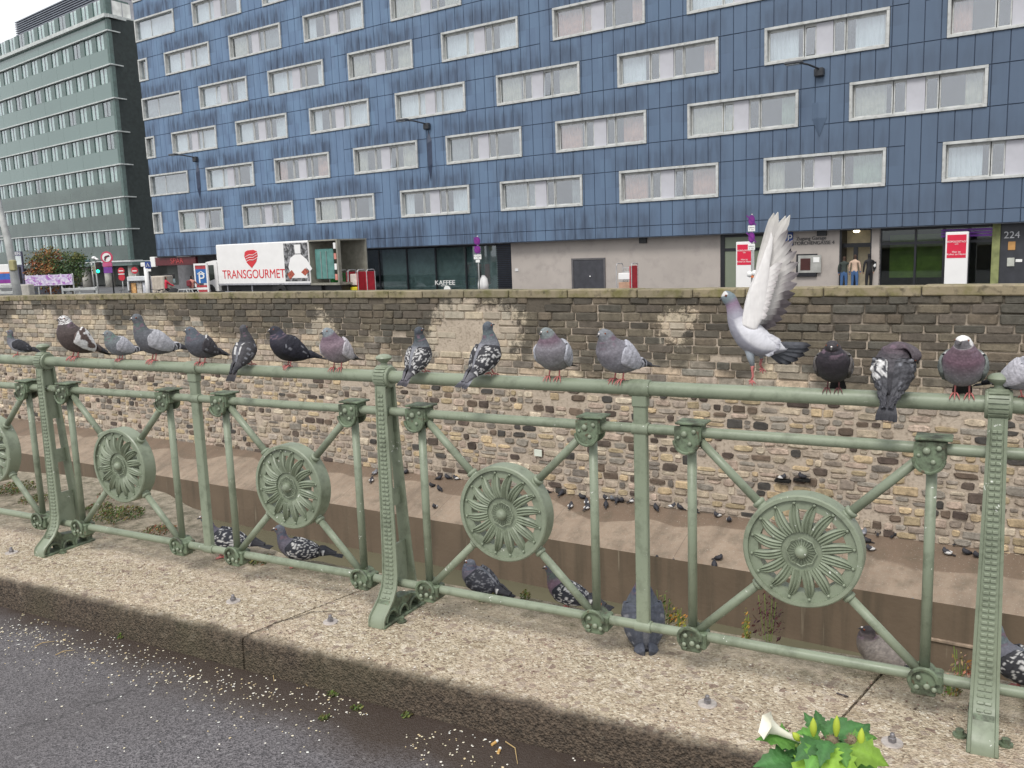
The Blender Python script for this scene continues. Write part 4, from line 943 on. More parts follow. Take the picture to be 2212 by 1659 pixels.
# shield logo: fork tines on a red shield
sh_ = [(0, -.62), (-.32, -.25), (-.46, .2), (-.40, .48), (-.2, .58), (.2, .60), (.42, .5), (.46, .2), (.34, -.2)]
b = MB(); b.prism([(a * 1.45, c * .95) for a, c in sh_], lambda a, c, d: Vector((tx(546) + a, d, 2.62 + c)), -.02, -.002); lg = b.build('shield_logo', MRD, truck)
for k, (za, zb) in enumerate(((.26, .34), (.10, .18), (-.06, .0))):
    b = MB(); b.tube([(tx(546) - .5, -.025, 2.62 + za - .1), (tx(546) - .15, -.026, 2.62 + za), (tx(546) + .2, -.026, 2.62 + za - .02), (tx(546) + .62, -.025, 2.62 + zb + .06)], .022, 6); b.build('fork_line', MW, lg)
# printed photo panel near the rear: dark kitchen, white apron, food tones
px0, px1 = tx(617), tx(669)
b = MB(); b.box(px0, px1, -.012, -.001, BZ + .15, TH - .12); pp = b.build('photo_panel', (lambda g: g.done(g.mix(g.ramp(g.noise(3.2, 5, rough=.7), [(.45, 0), (.68, 1)]), (.035, .035, .037), (.50, .50, .52)), .4))(G('photo_print')), truck)
cx = (px0 + px1) / 2 + .25
b = MB(); b.prism([(-.75, -.9), (-1.0, -.2), (-.75, .35), (-.3, .55), (.2, .55), (.75, .2), (1.15, -.35), (.95, -.5), (.62, -.25), (.70, -.9)], lambda a, c, d: Vector((cx + a, d, 2.25 + c)), -.022, -.013); b.prism([(-.3, .6), (-.34, 1.15), (.24, 1.15), (.2, .6)], lambda a, c, d: Vector((cx + a, d, 2.25 + c)), -.022, -.013); b.build('white_apron', MW, pp)
b = MB(); b.prism([(-.9, -.95), (-1.15, -.6), (-.7, -.35), (-.45, -.62)], lambda a, c, d: Vector((cx + a, d, 2.2 + c)), -.03, -.023); b.build('food_print', plain('food_red', (.35, .08, .05), .5, var=.5, vs=9), pp); b = MB(); b.prism([(.15, -.5), (.55, -.25), (.85, -.45), (.5, -.72)], lambda a, c, d: Vector((cx + a, d, 2.2 + c)), -.03, -.023); b.build('food_print', bpy.data.materials['food_red'], pp)

# ------------------------------------------------------------------ roll containers
def trolley(x, Y, w, col, label, h=1.75, ybase=None):
    p = spt(x, Y); r = empty('roll_container', tuple(p), BY); tag(r, label, 'roll cage', 'roll cages left by the hotel wall')
    mc = plain('cage_' + col[0], col[1], .5); ms = bpy.data.materials.get('cage_steel') or plain('cage_steel', (.5, .5, .5), .4, .5)
    hw = w / 2
    for sx in (-hw, hw):
        b = MB(); b.tube([(sx, -.35, .15), (sx, -.35, h - .1), (sx, -.25, h), (sx, .25, h), (sx, .35, h - .1), (sx, .35, .15)], .025, 6); b.build('side_frame', ms, r)
    b = MB(); b.bbox(hw - .12, hw - .03, -.36, .36, .2, h - .12, .03) if col[0] != 'green' else b.box(-hw, -hw + .05, -.3, .3, .2, h - .3); b.build('side_panel', mc, r)
    b = MB()
    for k in range(7): b.box(-hw + .03, hw - .13, .30, .33, .3 + k * .2, .34 + k * .2)
    for k in range(5): b.box(-hw + .1 + k * (w - .3) / 4, -hw + .13 + k * (w - .3) / 4, .331, .35, .3, 1.55)
    b.build('rear_grid', mc if col[0] == 'green' else ms, r)
    b = MB(); b.bbox(-hw, hw, -.36, .36, .12, .2, .02); b.build('base', ms, r)
    for sx in (-hw + .08, hw - .08):
        b = MB(); b.lathe([(.02, -.02), (.06, -.02), (.06, .02), (.02, .02)], 12, Matrix.Translation((sx, -.28, .06)) @ RX); b.build('castor', MTY, r)
    return r
RED, GRN = ('red', (.45, .02, .035)), ('green', (.04, .28, .06))
trolley(731, 55, .8, GRN, 'green wire roll cage directly behind the open truck'); trolley(750, 55, .8, RED, 'red sided roll cage second in the row behind the truck')
r = trolley(772, 54.4, .8, RED, 'roll cage loaded with pale boxes over a yellow crate'); MB().bbox(-.33, .27, -.3, .28, .82, 1.5, .03).build('boxes', plain('pale_boxes', (.60, .52, .47), .7), r); MB().bbox(-.34, .28, -.32, .28, .22, .72, .03).build('crate', plain('yellow_crate', (.65, .55, .03), .5), r)
trolley(791, 54, .8, RED, 'last red sided roll cage of the row, nearest the glazed shopfront')
r = trolley(1355, 45, .85, RED, 'roll cage with white and cardboard boxes alone against the grey rendered wall'); MB().bbox(-.36, .3, -.3, .28, .95, 1.28, .02).build('white_box', MW, r); MB().bbox(-.34, .3, -.3, .28, .22, .82, .02).build('carton', plain('cardboard', (.42, .26, .18), .8), r)

# ------------------------------------------------------------------ people on the far pavement
def person(x, Y, z0, rz, top, legs, hair, label, pose='stand', ht=1.75, pack=None, hold=None):
    p = spt(x, Y); r = empty('person', (p.x, p.y, z0), rz); tag(r, label, 'person')
    V = [(0, 0, .95), (0, 0, 1.12), (0, .01, 1.36), (0, 0, 1.47), (0, .02, 1.54), (0, .03, 1.64), (0, .02, 1.73)]
    E_ = [(0, 1), (1, 2), (2, 3), (3, 4), (4, 5), (5, 6)]; Rr = [.145, .135, .155, .07, .055, .098, .07]
    def chain(st, pts, rad):
        k = st
        for q, w in zip(pts, rad): V.append(q); Rr.append(w); E_.append((k, len(V) - 1)); k = len(V) - 1
    if pose == 'ride':
        for s in (-1, 1): chain(0, [(s * .1, .0, .92), (s * .12, .34, .78), (s * .11, .22 + s * .1, .42), (s * .11, .30 + s * .1, .33)], [.10, .085, .055, .045]); chain(2, [(s * .19, .05, 1.40), (s * .22, .25, 1.20), (s * .2, .5, 1.08)], [.065, .05, .038])
    else:
        for s in (-1, 1): chain(0, [(s * .09, 0, .88), (s * .10, .02, .50), (s * .11, -.02, .09), (s * .12, .10, .05)], [.105, .078, .052, .045]); chain(2, [(s * .19, 0, 1.41), (s * .25, -.02, 1.14), (s * (.22 if hold else .24), .16 if hold else .05, .93), (s * .22, .22 if hold else .07, .84)], [.065, .052, .038, .04])
    me = bpy.data.meshes.new('body'); me.from_pydata([(a * ht / 1.75, c * ht / 1.75, d * ht / 1.75) for a, c, d in V], E_, []); o = inst('body', me, r)
    sk2 = me.skin_vertices if len(me.skin_vertices) else None
    m1 = o.modifiers.new('s', 'SKIN'); sk2 = me.skin_vertices[0].data if len(me.skin_vertices) else None
    for i, w in enumerate(Rr):
        f = (1.15, .8) if i in (0, 1, 2) else (1, 1)
        sk2[i].radius = (w * f[0] * .92, w * f[1] * .92)
    sk2[0].use_root = True
    m2 = o.modifiers.new('u', 'SUBSURF'); m2.levels = m2.render_levels = 1
    dg = bpy.context.evaluated_depsgraph_get(); dg.update(); nm = bpy.data.meshes.new_from_object(o.evaluated_get(dg)); o.modifiers.clear(); o.data = nm
    skin = bpy.data.materials.get('skin') or plain('skin', (.45, .27, .19), .6); nm.materials.clear()
    for m in (top, legs, skin, hair, MBK): nm.materials.append(m)
    for pl_ in nm.polygons:
        c = pl_.center / (ht / 1.75); z = c.z; k = 0
        if z > 1.5: k = 3 if (c.y < .045 or z > 1.70) else 2
        elif abs(c.x) > .17 and z < .93 and pose != 'ride': k = 2
        elif pose == 'ride' and c.y > .44 and z > 1: k = 2
        elif z < .10: k = 4
        elif z < .98: k = 1
        pl_.material_index = k; pl_.use_smooth = True
    if pack: MB().bbox(-.16, .16, -.30, -.11, 1.05, 1.45, .06).build('backpack', pack, r)
    return r
def cl_(n, c): return bpy.data.materials.get(n) or plain(n, c, .8)
JE, DKC, TAN, BLK, HB = cl_('jeans_blue', (.05, .11, .24)), cl_('dark_green_top', (.03, .04, .035)), cl_('beige_jacket', (.50, .36, .27)), cl_('black_cloth', (.012, .012, .014)), cl_('brown_hair', (.05, .025, .015))
BZ0 = SZ
def ppl(x, off, *a, **k):
    p = on_front(x, 590, off); Y = p.y; return person(x, Y, SZ, *a, **k)
ppl(1823, .25, BY + .2, DKC, JE, HB, 'person in a dark green top and blue jeans standing at the left of the doorway', ht=1.78)
ppl(1846, .2, BY - .1, TAN, JE, HB, 'person in a beige jacket and blue jeans in the middle of the lit doorway', ht=1.86)
ppl(1877, .45, BY + .7, BLK, BLK, BLK, 'person in black half hidden at the right jamb of the doorway', ht=1.88)
ppl(1037, -1.5, BY + 2.2, BLK, BLK, HB, 'person in black behind the no stopping sign post by the teal shopfront', ht=1.75)
# white sack beside that person
p = on_front(1044, 620, -1.4); sk3 = empty('white_sack', (p.x, p.y, SZ)); tag(sk3, 'white rounded sack on an orange base beside the person in black', 'sack')
b = MB(); b.lathe([(.001, .25), (.30, .27), (.33, .6), (.27, .95), (.12, 1.15), (.001, 1.18)], 16); b.build('sack', MW, sk3, smooth=True); b = MB(); b.lathe([(.001, 0), (.34, 0), (.34, .24), (.001, .24)], 16); b.build('base', plain('orange_base', (.65, .30, .12), .6), sk3)

# ------------------------------------------------------------------ signs and street furniture
MST = plain('pole_grey', (.45, .46, .45), .5, .3); MPU = plain('sign_purple', (.14, .015, .20), .4, var=.1)
def pole(parent, h, r=.04, mat=None, name='pole', x=0, y=0): b = MB(); b.tube([(x, y, 0), (x, y, h)], r, 10); return b.build(name, mat or MST, parent, smooth=True)
def disc(parent, z, r, mat, name='disc', y=-.06, x=0, n=24, t=.015):
    b = MB(); b.lathe([(.001, -t), (r, -t), (r, t), (.001, t)], n, Matrix.Translation((x, y, z)) @ RX); return b.build(name, mat, parent)
def no_stop(x, off, ya, yb, yr, label, sticker=False, nar=1.0):
    p = on_front(x, 600, off); z = lambda y: on_front(x, y, off).z - SZ
    r = empty('no_stopping_sign', (p.x, p.y, SZ), BY + (0 if nar == 1 else -.0)); tag(r, label, 'road sign', 'purple no stopping signs'); pole(r, z(ya) + .3)
    rad = yr * p.dot(FW) / F_PX
    for y in (ya, yb):
        q = disc(r, z(y), rad, MPU); q.scale = (nar, 1, 1); q2 = disc(r, z(y), rad * .72, plain('sign_violet', (.20, .02, .22), .4) if 'sign_violet' not in bpy.data.materials else bpy.data.materials['sign_violet'], 'sign_face', -.08); q2.scale = (nar, 1, 1)
        b = MB(); b.box(-rad * 1.3, rad * 1.3, -.105, -.096, -.03, .03, Matrix.Translation((0, 0, z(y))) @ Matrix.Rotation(R(45), 4, 'Y')); bb_ = b.build('slash', MPU, r); 
    return r, z
r1, z1 = no_stop(1035, -2.0, 520, 539, 8.5, 'pair of purple no stopping discs on a pole before the teal shopfront')
q = MB(); q.bbox(-.28, .28, -.08, -.05, z1(560), z1(550), .01); pt = q.build('plate', mt_wht, r1); text('An Werktagen', .09, mt_dark, pt, (0, -.085, z1(553)), (R(90), 0, 0)); text('7 - 18 h', .09, mt_dark, pt, (0, -.085, z1(557)), (R(90), 0, 0))
q = MB(); q.bbox(-.15, .15, -.08, -.05, z1(567), z1(561), .01); q.build('plate', mt_wht, r1)
r2, z2 = no_stop(1624, -3.2, 476, 513, 11.5, 'tall sign with two purple no stopping discs left of the landing pigeon', nar=.62)
for a, c in ((500, 487), (540, 527)):
    q = MB(); q.bbox(-.17, .17, -.08, -.05, z2(a), z2(c), .01); pt = q.build('plate', mt_wht, r2); text('Ladezone', .07, mt_dark, pt, (0, -.085, z2((a + c) / 2) + .04), (R(90), 0, 0)); text('9 - 16 h', .07, mt_dark, pt, (0, -.085, z2((a + c) / 2) - .06), (R(90), 0, 0))
q = MB(); q.ball((-.1, 0, z2(592)), .16, 8, 5); q.ball((.14, 0, z2(590)), .15, 8, 5); q.build('paper_tied', mt_wht, r2, smooth=True)
q = MB(); q.bbox(-.02, .15, -.06, -.045, z2(600), z2(594), .01); q.build('orange_sticker', plain('orange_sticker', (.7, .2, .06), .5), r2)
# red and white poster totems
MRP = plain('poster_red', (.62, .012, .05), .45, var=.05)
def totem(x0, x1, y0, yr0, yr1, off, label):
    p = on_front((x0 + x1) / 2, 600, off); z = lambda y: on_front((x0 + x1) / 2, y, off).z - SZ
    w = abs((on_front(x1, 600, off) - on_front(x0, 600, off)).dot(BD)) / 2; r = empty('poster_totem', (p.x, p.y, SZ), BY); tag(r, label, 'advertising totem', 'red and white poster totems')
    b = MB(); b.bbox(-w, w, -.1, .1, 0, z(y0), .02); b.build('panel', MW, r)
    b = MB(); b.box(-w * .84, w * .84, -.112, -.101, z(yr1), z(yr0)); o = b.build('red_poster', MRP, r)
    for yy, s, sz in ((.30, 'LEOPOLDSTADT', .115), (.40, 'wien', .08), (.74, 'Hier ist', .115), (.84, 'Kultur zu Hause', .115)):
        text(s, sz, mt_wht, o, (0, -.118, z(yr0 + (yr1 - yr0) * yy)), (R(90), 0, 0))
    return r
totem(1591, 1628, 522, 528, 572, -.35, 'white totem with a red poster standing before the frosted window')
totem(2040, 2089, 501, 507, 557, -.45, 'white totem with a red poster standing before the dark restaurant glass')
# parking tower sign left of the truck
p = at_y(436, 600, 60); r = empty('parking_totem', (p.x, p.y, SZ), R(-8)); tag(r, 'tall parking sign with a blue P panel just left of the truck cab', 'parking sign')
zz = lambda y: at_y(436, y, 60).z - SZ
b = MB(); b.box(-.47, -.38, -.1, .1, 0, zz(569)); b.box(.38, .47, -.1, .1, 0, zz(569)); b.box(-.38, .38, -.1, .1, zz(573), zz(569)); b.build('frame', MW, r)
MB().box(-.38, .38, -.06, .06, zz(581), zz(573) - .002).build('red_header', plain('header_red', (.40, .05, .06), .5), r)
MPBL = plain('parking_sign_blue', (.03, .13, .36), .4); o = MB().box(-.38, .38, -.06, .06, zz(612), zz(581) - .002).build('blue_panel', MPBL, r); text('P', .95, mt_wht, o, (0, -.07, zz(602)), (R(90), 0, 0), ext=.008)
b = MB(); b.tube([(-.25, -.075, zz(592)), (0, -.075, zz(586.5)), (.25, -.075, zz(592))], .035, 6); b.build('arrow', mt_wht, o)
for k, y in enumerate((616, 621, 626, 631)): MB().box(-.38, .38, -.06, .06, zz(y + 4.6), zz(y)).build('band', mt_wht if k % 2 else bpy.data.materials['header_red'], r)
# no right turn sign
Yd = 62
def zy(x, Y): return lambda y: at_y(x, y, Y).z - SZ
def mroot(name, x, Y, lab, cat, grp=None, rz=0): p = at_y(x, 600, Y); r = empty(name, (p.x, p.y, SZ), rz); tag(r, lab, cat, grp); return r, zy(x, Y)
r, z = mroot('no_right_turn_sign', 236, Yd, 'round white and red no right turn sign above purple plates', 'road sign'); pole(r, z(549), .05, MBK, x=.22)
disc(r, z(556), .42, plain('ring_red', (.50, .06, .12), .5), 'red_ring'); disc(r, z(556), .30, mt_wht, 'white_face', -.08)
b = MB(); b.tube([(-.12, -.1, z(556) - .2), (-.1, -.1, z(556) + .05), (.05, -.1, z(556) + .1), (.2, -.1, z(556) + .1)], .05, 6); b.build('arrow', MBK, r); MB().box(-.24, .24, -.115, -.106, -.03, .03, Matrix.Translation((0, 0, z(556))) @ Matrix.Rotation(R(-45), 4, 'Y')).build('slash', bpy.data.materials['ring_red'], r)
MB().bbox(-.33, .33, -.08, -.05, z(576), z(567.5), .01).build('pink_plate', plain('plate_pink', (.50, .10, .22), .5), r); MB().bbox(-.30, .30, -.08, -.05, z(590), z(577), .01).build('purple_plate', plain('plate_purple', (.20, .06, .32), .5), r)
# traffic lights
r, z = mroot('traffic_light', 209, 58, 'traffic light showing green beside a white camera arm', 'traffic light'); pole(r, z(556), .05)
b = MB(); b.bbox(.05, .40, -.2, .1, z(591), z(566), .05); hd = b.build('signal_head', MBK, r)
for k, y in enumerate((571, 578.5, 586)):
    m = emit('lamp_green', (.02, .9, .5), 2.2) if k == 2 else plain('lens_dark%d' % k, (.03, .015, .012), .3)
    disc(hd, z(y), .10, m, 'lens', -.215, .22)
b = MB(); b.ball((.0, -.1, z(557)), .14, 10, 6, (1, 1.3, .8)); b.tube([(0, -.1, z(557)), (.35, -.3, z(561))], .07, 8); b.build('camera', MW, r, smooth=True)
r, z = mroot('traffic_light', 201, 60, 'rear side of a yellow backed traffic light on a thin pole', 'traffic light'); pole(r, z(567), .05); MB().bbox(.08, .34, -.1, .2, z(593), z(574), .04).build('signal_head', plain('olive_backboard', (.30, .28, .18), .6), r); MB().bbox(-.5, -.1, -.1, .1, z(566), z(560), .03).build('top_plate', plain('plate_teal', (.07, .13, .15), .6), r)
# delineators with red and white discs
for x, lab in ((264, 'red and white no entry marker beside the kiosk, left one'), (293, 'red and white no entry marker right behind the kiosk')):
    r, z = mroot('no_entry_sign', x, 62, lab, 'road sign', 'no entry markers at the road works'); pole(r, z(585), .04); disc(r, z(585) if x == 264 else z(584), .23, plain('entry_red', (.55, .04, .06), .5) if 'entry_red' not in bpy.data.materials else bpy.data.materials['entry_red'])
    MB().box(-.16, .16, -.09, -.08, z(585) - .04, z(585) + .04).build('bar', mt_wht, r)
    if x == 264: disc(r, z(599), .23, bpy.data.materials['entry_red']); MB().box(-.22, .22, -.09, -.08, z(593), z(591)).build('bar', mt_wht, r)
# kiosk, white cabin, containers
r, z = mroot('news_kiosk', 297, 56, 'small white kiosk with an orange framed opening beside the bicycles', 'kiosk')
b = MB(); b.bbox(-.68, .62, 0, .6, z(607), z(597), .03); b.box(-.68, -.60, .0, .6, 0, z(607)); b.box(.54, .62, 0, .6, 0, z(607)); b.box(-.6, .54, .5, .6, 0, z(607)); b.build('shell', plain('kiosk_white', (.58, .60, .62), .5), r)
for k, c in enumerate(((.62, .35, .14), (.45, .42, .38), (.55, .56, .6))): MB().bbox(-.56 + k * .37, -.24 + k * .37, .2, .45, .1, z(611), .02).build('poster', plain('kiosk_print%d' % k, c, .6, var=.35, vs=6), r)
r, z = mroot('beige_container', 334, 60, 'plain beige container behind the cyclist in red', 'container'); b = MB(); b.bbox(-.55, .62, 0, 1.6, 0, z(597), .04); b.build('body', plain('container_beige', (.50, .44, .37), .7), r)
for k in range(6): MB().box(-.5 + k * .2, -.46 + k * .2, -.02, 0.0, .15, z(600)).build('rib', bpy.data.materials['container_beige'], r)
r, z = mroot('metal_column', 317, 55, 'thick white metal column between kiosk and container', 'column'); pole(r, z(570), .13, MW); MB().bbox(-.25, .05, -.15, .1, z(576), z(567), .03).build('head', MW, r)
r, z = mroot('direction_sign', 323, 54, 'small blue and white sign on a dark pole over the bicycles', 'road sign'); pole(r, z(570), .035, MBK); MB().bbox(-.18, .18, -.06, -.03, z(580), z(565), .01).build('blue_plate', plain('plate_blue', (.02, .05, .22), .5), r); MB().box(-.16, .16, -.075, -.061, z(586), z(581)).build('white_plate', mt_wht, r)
b = MB(); b.tube([(-.08, -.08, z(576)), (0, -.08, z(568)), (.08, -.08, z(576))], .02, 5); b.build('arrow', mt_wht, r)
r, z = mroot('shop_sign', 366, 62, 'small dark and grey shop sign behind the cyclist in red', 'sign'); pole(r, z(592), .03); MB().bbox(-.4, .4, -.06, -.03, z(602), z(592), .01).build('dark_panel', MBK, r); MB().bbox(-.35, .4, -.06, -.03, z(612), z(602.5), .01).build('grey_panel', plain('sign_greyblue', (.28, .36, .38), .5), r); text('Ströck', .2, mt_wht, r, (0, -.07, z(597)), (R(90), 0, 0))
# bicycles and riders
def bike(x, Y, rz, label, col=(.05, .05, .06)):
    p = spt(x, Y); r = empty('bicycle', tuple(p), rz); tag(r, label, 'bicycle', None)
    mt = cl_('bike_%d' % int(x), col)
    for sy in (-.52, .52):
        b = MB(); b.tube([(0, sy + .34 * math.cos(a), .34 + .34 * math.sin(a)) for a in [2 * math.pi * k / 20 for k in range(21)]], .022, 6); o = b.build('wheel', MTY, r)
        b = MB()
        for k in range(8): a = 2 * math.pi * k / 8; b.tube([(0, sy, .34), (0, sy + .32 * math.cos(a), .34 + .32 * math.sin(a))], .004, 3)
        b.build('spokes', MST, o)
    b = MB(); b.tube([(0, -.52, .34), (0, -.1, .32), (0, .35, .78), (0, -.22, .80), (0, -.52, .34)], .018, 6); b.tube([(0, -.1, .32), (0, -.24, .88)], .018, 6); b.tube([(0, .52, .34), (0, .33, .95)], .018, 6); b.build('frame', mt, r)
    b = MB(); b.tube([(-.28, .25, .98), (-.1, .35, .98), (.1, .35, .98), (.28, .25, .98)], .015, 6); b.build('handlebar', MBK, r); b = MB(); b.ball((0, -.25, .91), .1, 8, 5, (.7, 1.2, .35)); b.build('saddle', MBK, r); return r
REDJ = cl_('red_jacket', (.55, .03, .06)); SAL = cl_('salmon_shirt', (.50, .22, .18)); MRN = cl_('maroon_pack', (.16, .02, .03))
bike(357, 57, R(-60), 'bicycle ridden by the person in red'); person(357, 57, SZ, R(-60), REDJ, BLK, HB, 'person in a red jacket riding a bicycle left of the parking sign', 'ride')
bike(412, 56, R(-25), 'bicycle under the rider with the maroon backpack'); person(412, 56, SZ, R(-25), SAL, BLK, BLK, 'person with a maroon backpack cycling away just left of the parking sign', 'ride', pack=MRN)
bike(333, 55, R(80), 'dark bicycle parked left of the rider in red'); bike(345, 54, R(70), 'second parked bicycle, its wheel beside the container'); bike(269, 56, R(75), 'bicycle leaning at the left side of the kiosk')
r, z = mroot('rubbish_bag', 373, 53, 'black rounded bag or covered stroller left of the bicycle hoops', 'bag'); b = MB(); b.ball((0, 0, .62), .42, 12, 8, (1, .8, 1.15)); b.build('bag', BLK, r, smooth=True); b = MB(); b.lathe([(.001, -.02), (.12, -.02), (.12, .02), (.001, .02)], 12, Matrix.Translation((.1, -.3, .12)) @ RX); b.build('wheel', MTY, r)
for k, x in enumerate((392, 404, 416)):
    r, z = mroot('bicycle_hoop', x, 52, 'grey steel bicycle hoop, %s of the three left of the parking sign' % ('leftmost', 'middle one', 'rightmost')[k], 'bicycle rack', 'bicycle hoops'); b = MB(); b.tube([(-.3, 0, 0), (-.28, 0, .85), (-.2, 0, 1.02), (.2, 0, 1.02), (.28, 0, .85), (.3, 0, 0)], .035, 8); b.build('hoop', MST, r, smooth=True)
# rail barriers, banner, low dark wall, blocks
def barrier(x0, x1, Y, yt, lab, n=4):
    p0, p1 = spt(x0, Y), spt(x1, Y); h = at_y((x0 + x1) / 2, yt, Y).z - SZ; r = empty('rail_barrier', tuple(p0)); tag(r, lab, 'barrier', 'slatted grey barriers by the road'); L = (p1 - p0).length
    for k in range(n): MB().bbox(0, L, -.03, .03, h - .16 - k * .34, h - k * .34, .02).build('board', MST, r)
    for k in range(3): MB().bbox(k * L / 2 - .05, k * L / 2 + .05, .035, .11, 0, h + .05, .01).build('post', MST, r)
barrier(131, 205, 52, 622, 'grey slatted barrier between the purple banner and the traffic lights'); barrier(-30, 24, 50, 617, 'grey slatted barrier at the left edge beside the concrete block')
r, z = mroot('concrete_block', 45, 50, 'pale concrete block at the foot of the lamp mast', 'block'); MB().bbox(-.38, .38, 0, .6, 0, z(615), .04).build('block', plain('pale_concrete', (.42, .40, .36), .8), r)
p0, p1 = spt(54, 56), spt(156, 56); r = empty('street_banner', tuple(p0)); tag(r, 'long white and purple banner stretched below the reddish tree', 'banner'); L = (p1 - p0).length; h0, h1 = at_y(100, 617, 56).z - SZ, at_y(100, 594, 56).z - SZ
gb = G('banner_print'); cb = gb.mix(gb.ramp(gb.noise(3, 4, gb.scale((1, 1, 2.2))), [(.42, 0), (.6, 1)]), (.55, .50, .66), (.34, .12, .42)); cb = gb.mix(gb.ramp(gb.noise(7, 3), [(.4, 1), (.5, 0)]), cb, (.66, .62, .70)); gb.done(cb, .6)
MB().bbox(0, L, -.03, .03, h0, h1, .01).build('cloth', gb.m, r)
for k in range(5): pole(r, h1 + .05, .04, x=k * L / 4, y=.08, name='post')
r = empty('dark_parapet', tuple(spt(59, 60))); tag(r, 'dark low parapet under the white and purple banner', 'parapet'); L = (spt(134, 60) - spt(59, 60)).length; MB().bbox(0, L, 0, .3, 0, at_y(95, 619, 60).z - SZ, .03).build('parapet', plain('dark_parapet_grey', (.05, .055, .07), .7), r)
r, z = mroot('advertising_column', 39, 57, 'tall narrow billboard with dark figures left of the banner', 'billboard'); MB().bbox(-.38, .38, 0, .2, z(619), z(543), .02).build('panel', plain('billboard_dark', (.10, .10, .15), .5, var=.6, vs=2.5), r)
MB().box(-.34, .34, -.012, -.001, z(572), z(553)).build('white_field', plain('billboard_pale', (.55, .60, .60), .5), r); text('WIEN', .26, mt_wht, r, (0, -.01, z(548)), (R(90), 0, 0)); pole(r, z(619), .06, name='leg')
MB().bbox(-.06, .02, -.04, -.012, z(610), z(578), .005).build('figure', BLK, r); MB().bbox(.12, .24, -.04, -.012, z(612), z(576), .005).build('figure', BLK, r)
r, z = mroot('roadside_board', 6, 54, 'blue and purple advertising board at the left edge', 'billboard'); MB().bbox(-.6, .45, 0, .1, z(616), z(571), .02).build('panel', MW, r); MB().box(-.59, .44, -.02, -.001, z(604), z(591)).build('blue_field', plain('board_blue', (.04, .13, .45), .5), r); MB().box(-.59, .44, -.022, -.001, z(612), z(604) - .003).build('purple_field', plain('board_purple', (.22, .03, .25), .5), r); MB().box(-.59, .44, -.02, -.001, z(591) + .003, z(588)).build('orange_line', plain('board_orange', (.6, .16, .06), .5), r)
# lamp mast at the left edge
r, z = mroot('tram_mast', 23, 48, 'tall pale grey mast leaning at the left edge of the picture', 'mast')
b = MB(); b.tube([(.35, 0, 0), (.1, 0, z(520)), (-.28, 0, z(400)), (-.38, 0, z(360))], [.22, .19, .13, .09], 14); b.build('mast', plain('mast_grey', (.46, .47, .46), .6), r, smooth=True); b = MB(); b.tube([(0, 0, z(510)), (-1.5, 0, z(511))], .04, 6); b.build('bracket', MST, r)
MB().bbox(.12, .42, -.28, .05, z(585), z(562), .05).build('junction_box', plain('box_ochre', (.35, .32, .16), .7), r)
# street tree with reddish and green leaves
def tree(x, Y, ytop, w, lab):
    r, z = mroot('street_tree', x, Y, lab, 'tree'); H = z(ytop); tw = MB(); tops = []
    bx = .9
    tw.tube([(bx, 0, 0), (bx - .1, 0, H * .30), (bx - .5, .1, H * .5), (bx - .8, 0, H * .72)], [.11, .09, .07, .03], 8)
    for k in range(16):
        a = rng.uniform(0, 6.28); h0 = H * rng.uniform(.3, .6); e = Vector((math.cos(a) * w * rng.uniform(.4, .95) - .1, math.sin(a) * w * .6, H * rng.uniform(.45, .9))); tw.tube([(bx - .35, 0, h0), (e + Vector((bx - .35, 0, h0))) / 2 + Vector((0, 0, .2)), e], [.045, .03, .01], 5); tops.append(e)
    tw.build('trunk', plain('tree_bark', (.06, .045, .035), .9), r)
    cr_ = MB(); cols = [(.07, .12, .035), (.055, .10, .03), (.24, .075, .03), (.28, .12, .04), (.13, .13, .035), (.04, .075, .03)]
    for k in range(150):
        while True:
            u, v, q = rng.uniform(-1, 1), rng.uniform(-1, 1), rng.uniform(-1, 1)
            if u * u + v * v + q * q < 1: break
        c = Vector((u * w, v * w * .7, H * .62 + q * H * .36)); c.x -= max(0, -q) * .2
        ct = rng.choice(cols[2:5] if (u < .0 and rng.random() < .75) else cols[:2] + cols[4:])
        for j in range(42):
            d = Vector((rng.gauss(0, .24), rng.gauss(0, .24), rng.gauss(0, .17))); s_ = rng.uniform(.05, .10); n_ = Vector((rng.gauss(0, 1), rng.gauss(0, 1), rng.gauss(0, 1))).normalized(); t_ = n_.orthogonal().normalized(); bt_ = n_.cross(t_)
            k_ = rng.uniform(.7, 1.35); cr_.cc = tuple(e * k_ for e in ct); P_ = c + d
            cr_.add([P_ - t_ * s_, P_ + bt_ * s_ * .6, P_ + t_ * s_, P_ - bt_ * s_ * .6], [(0, 1, 2, 3)])
    cr_.build('crown', vcol('leaf_colours', .7, bump=0), r)
tree(128, 58, 534, 1.85, 'small street tree with reddish and green leaves above the banner')
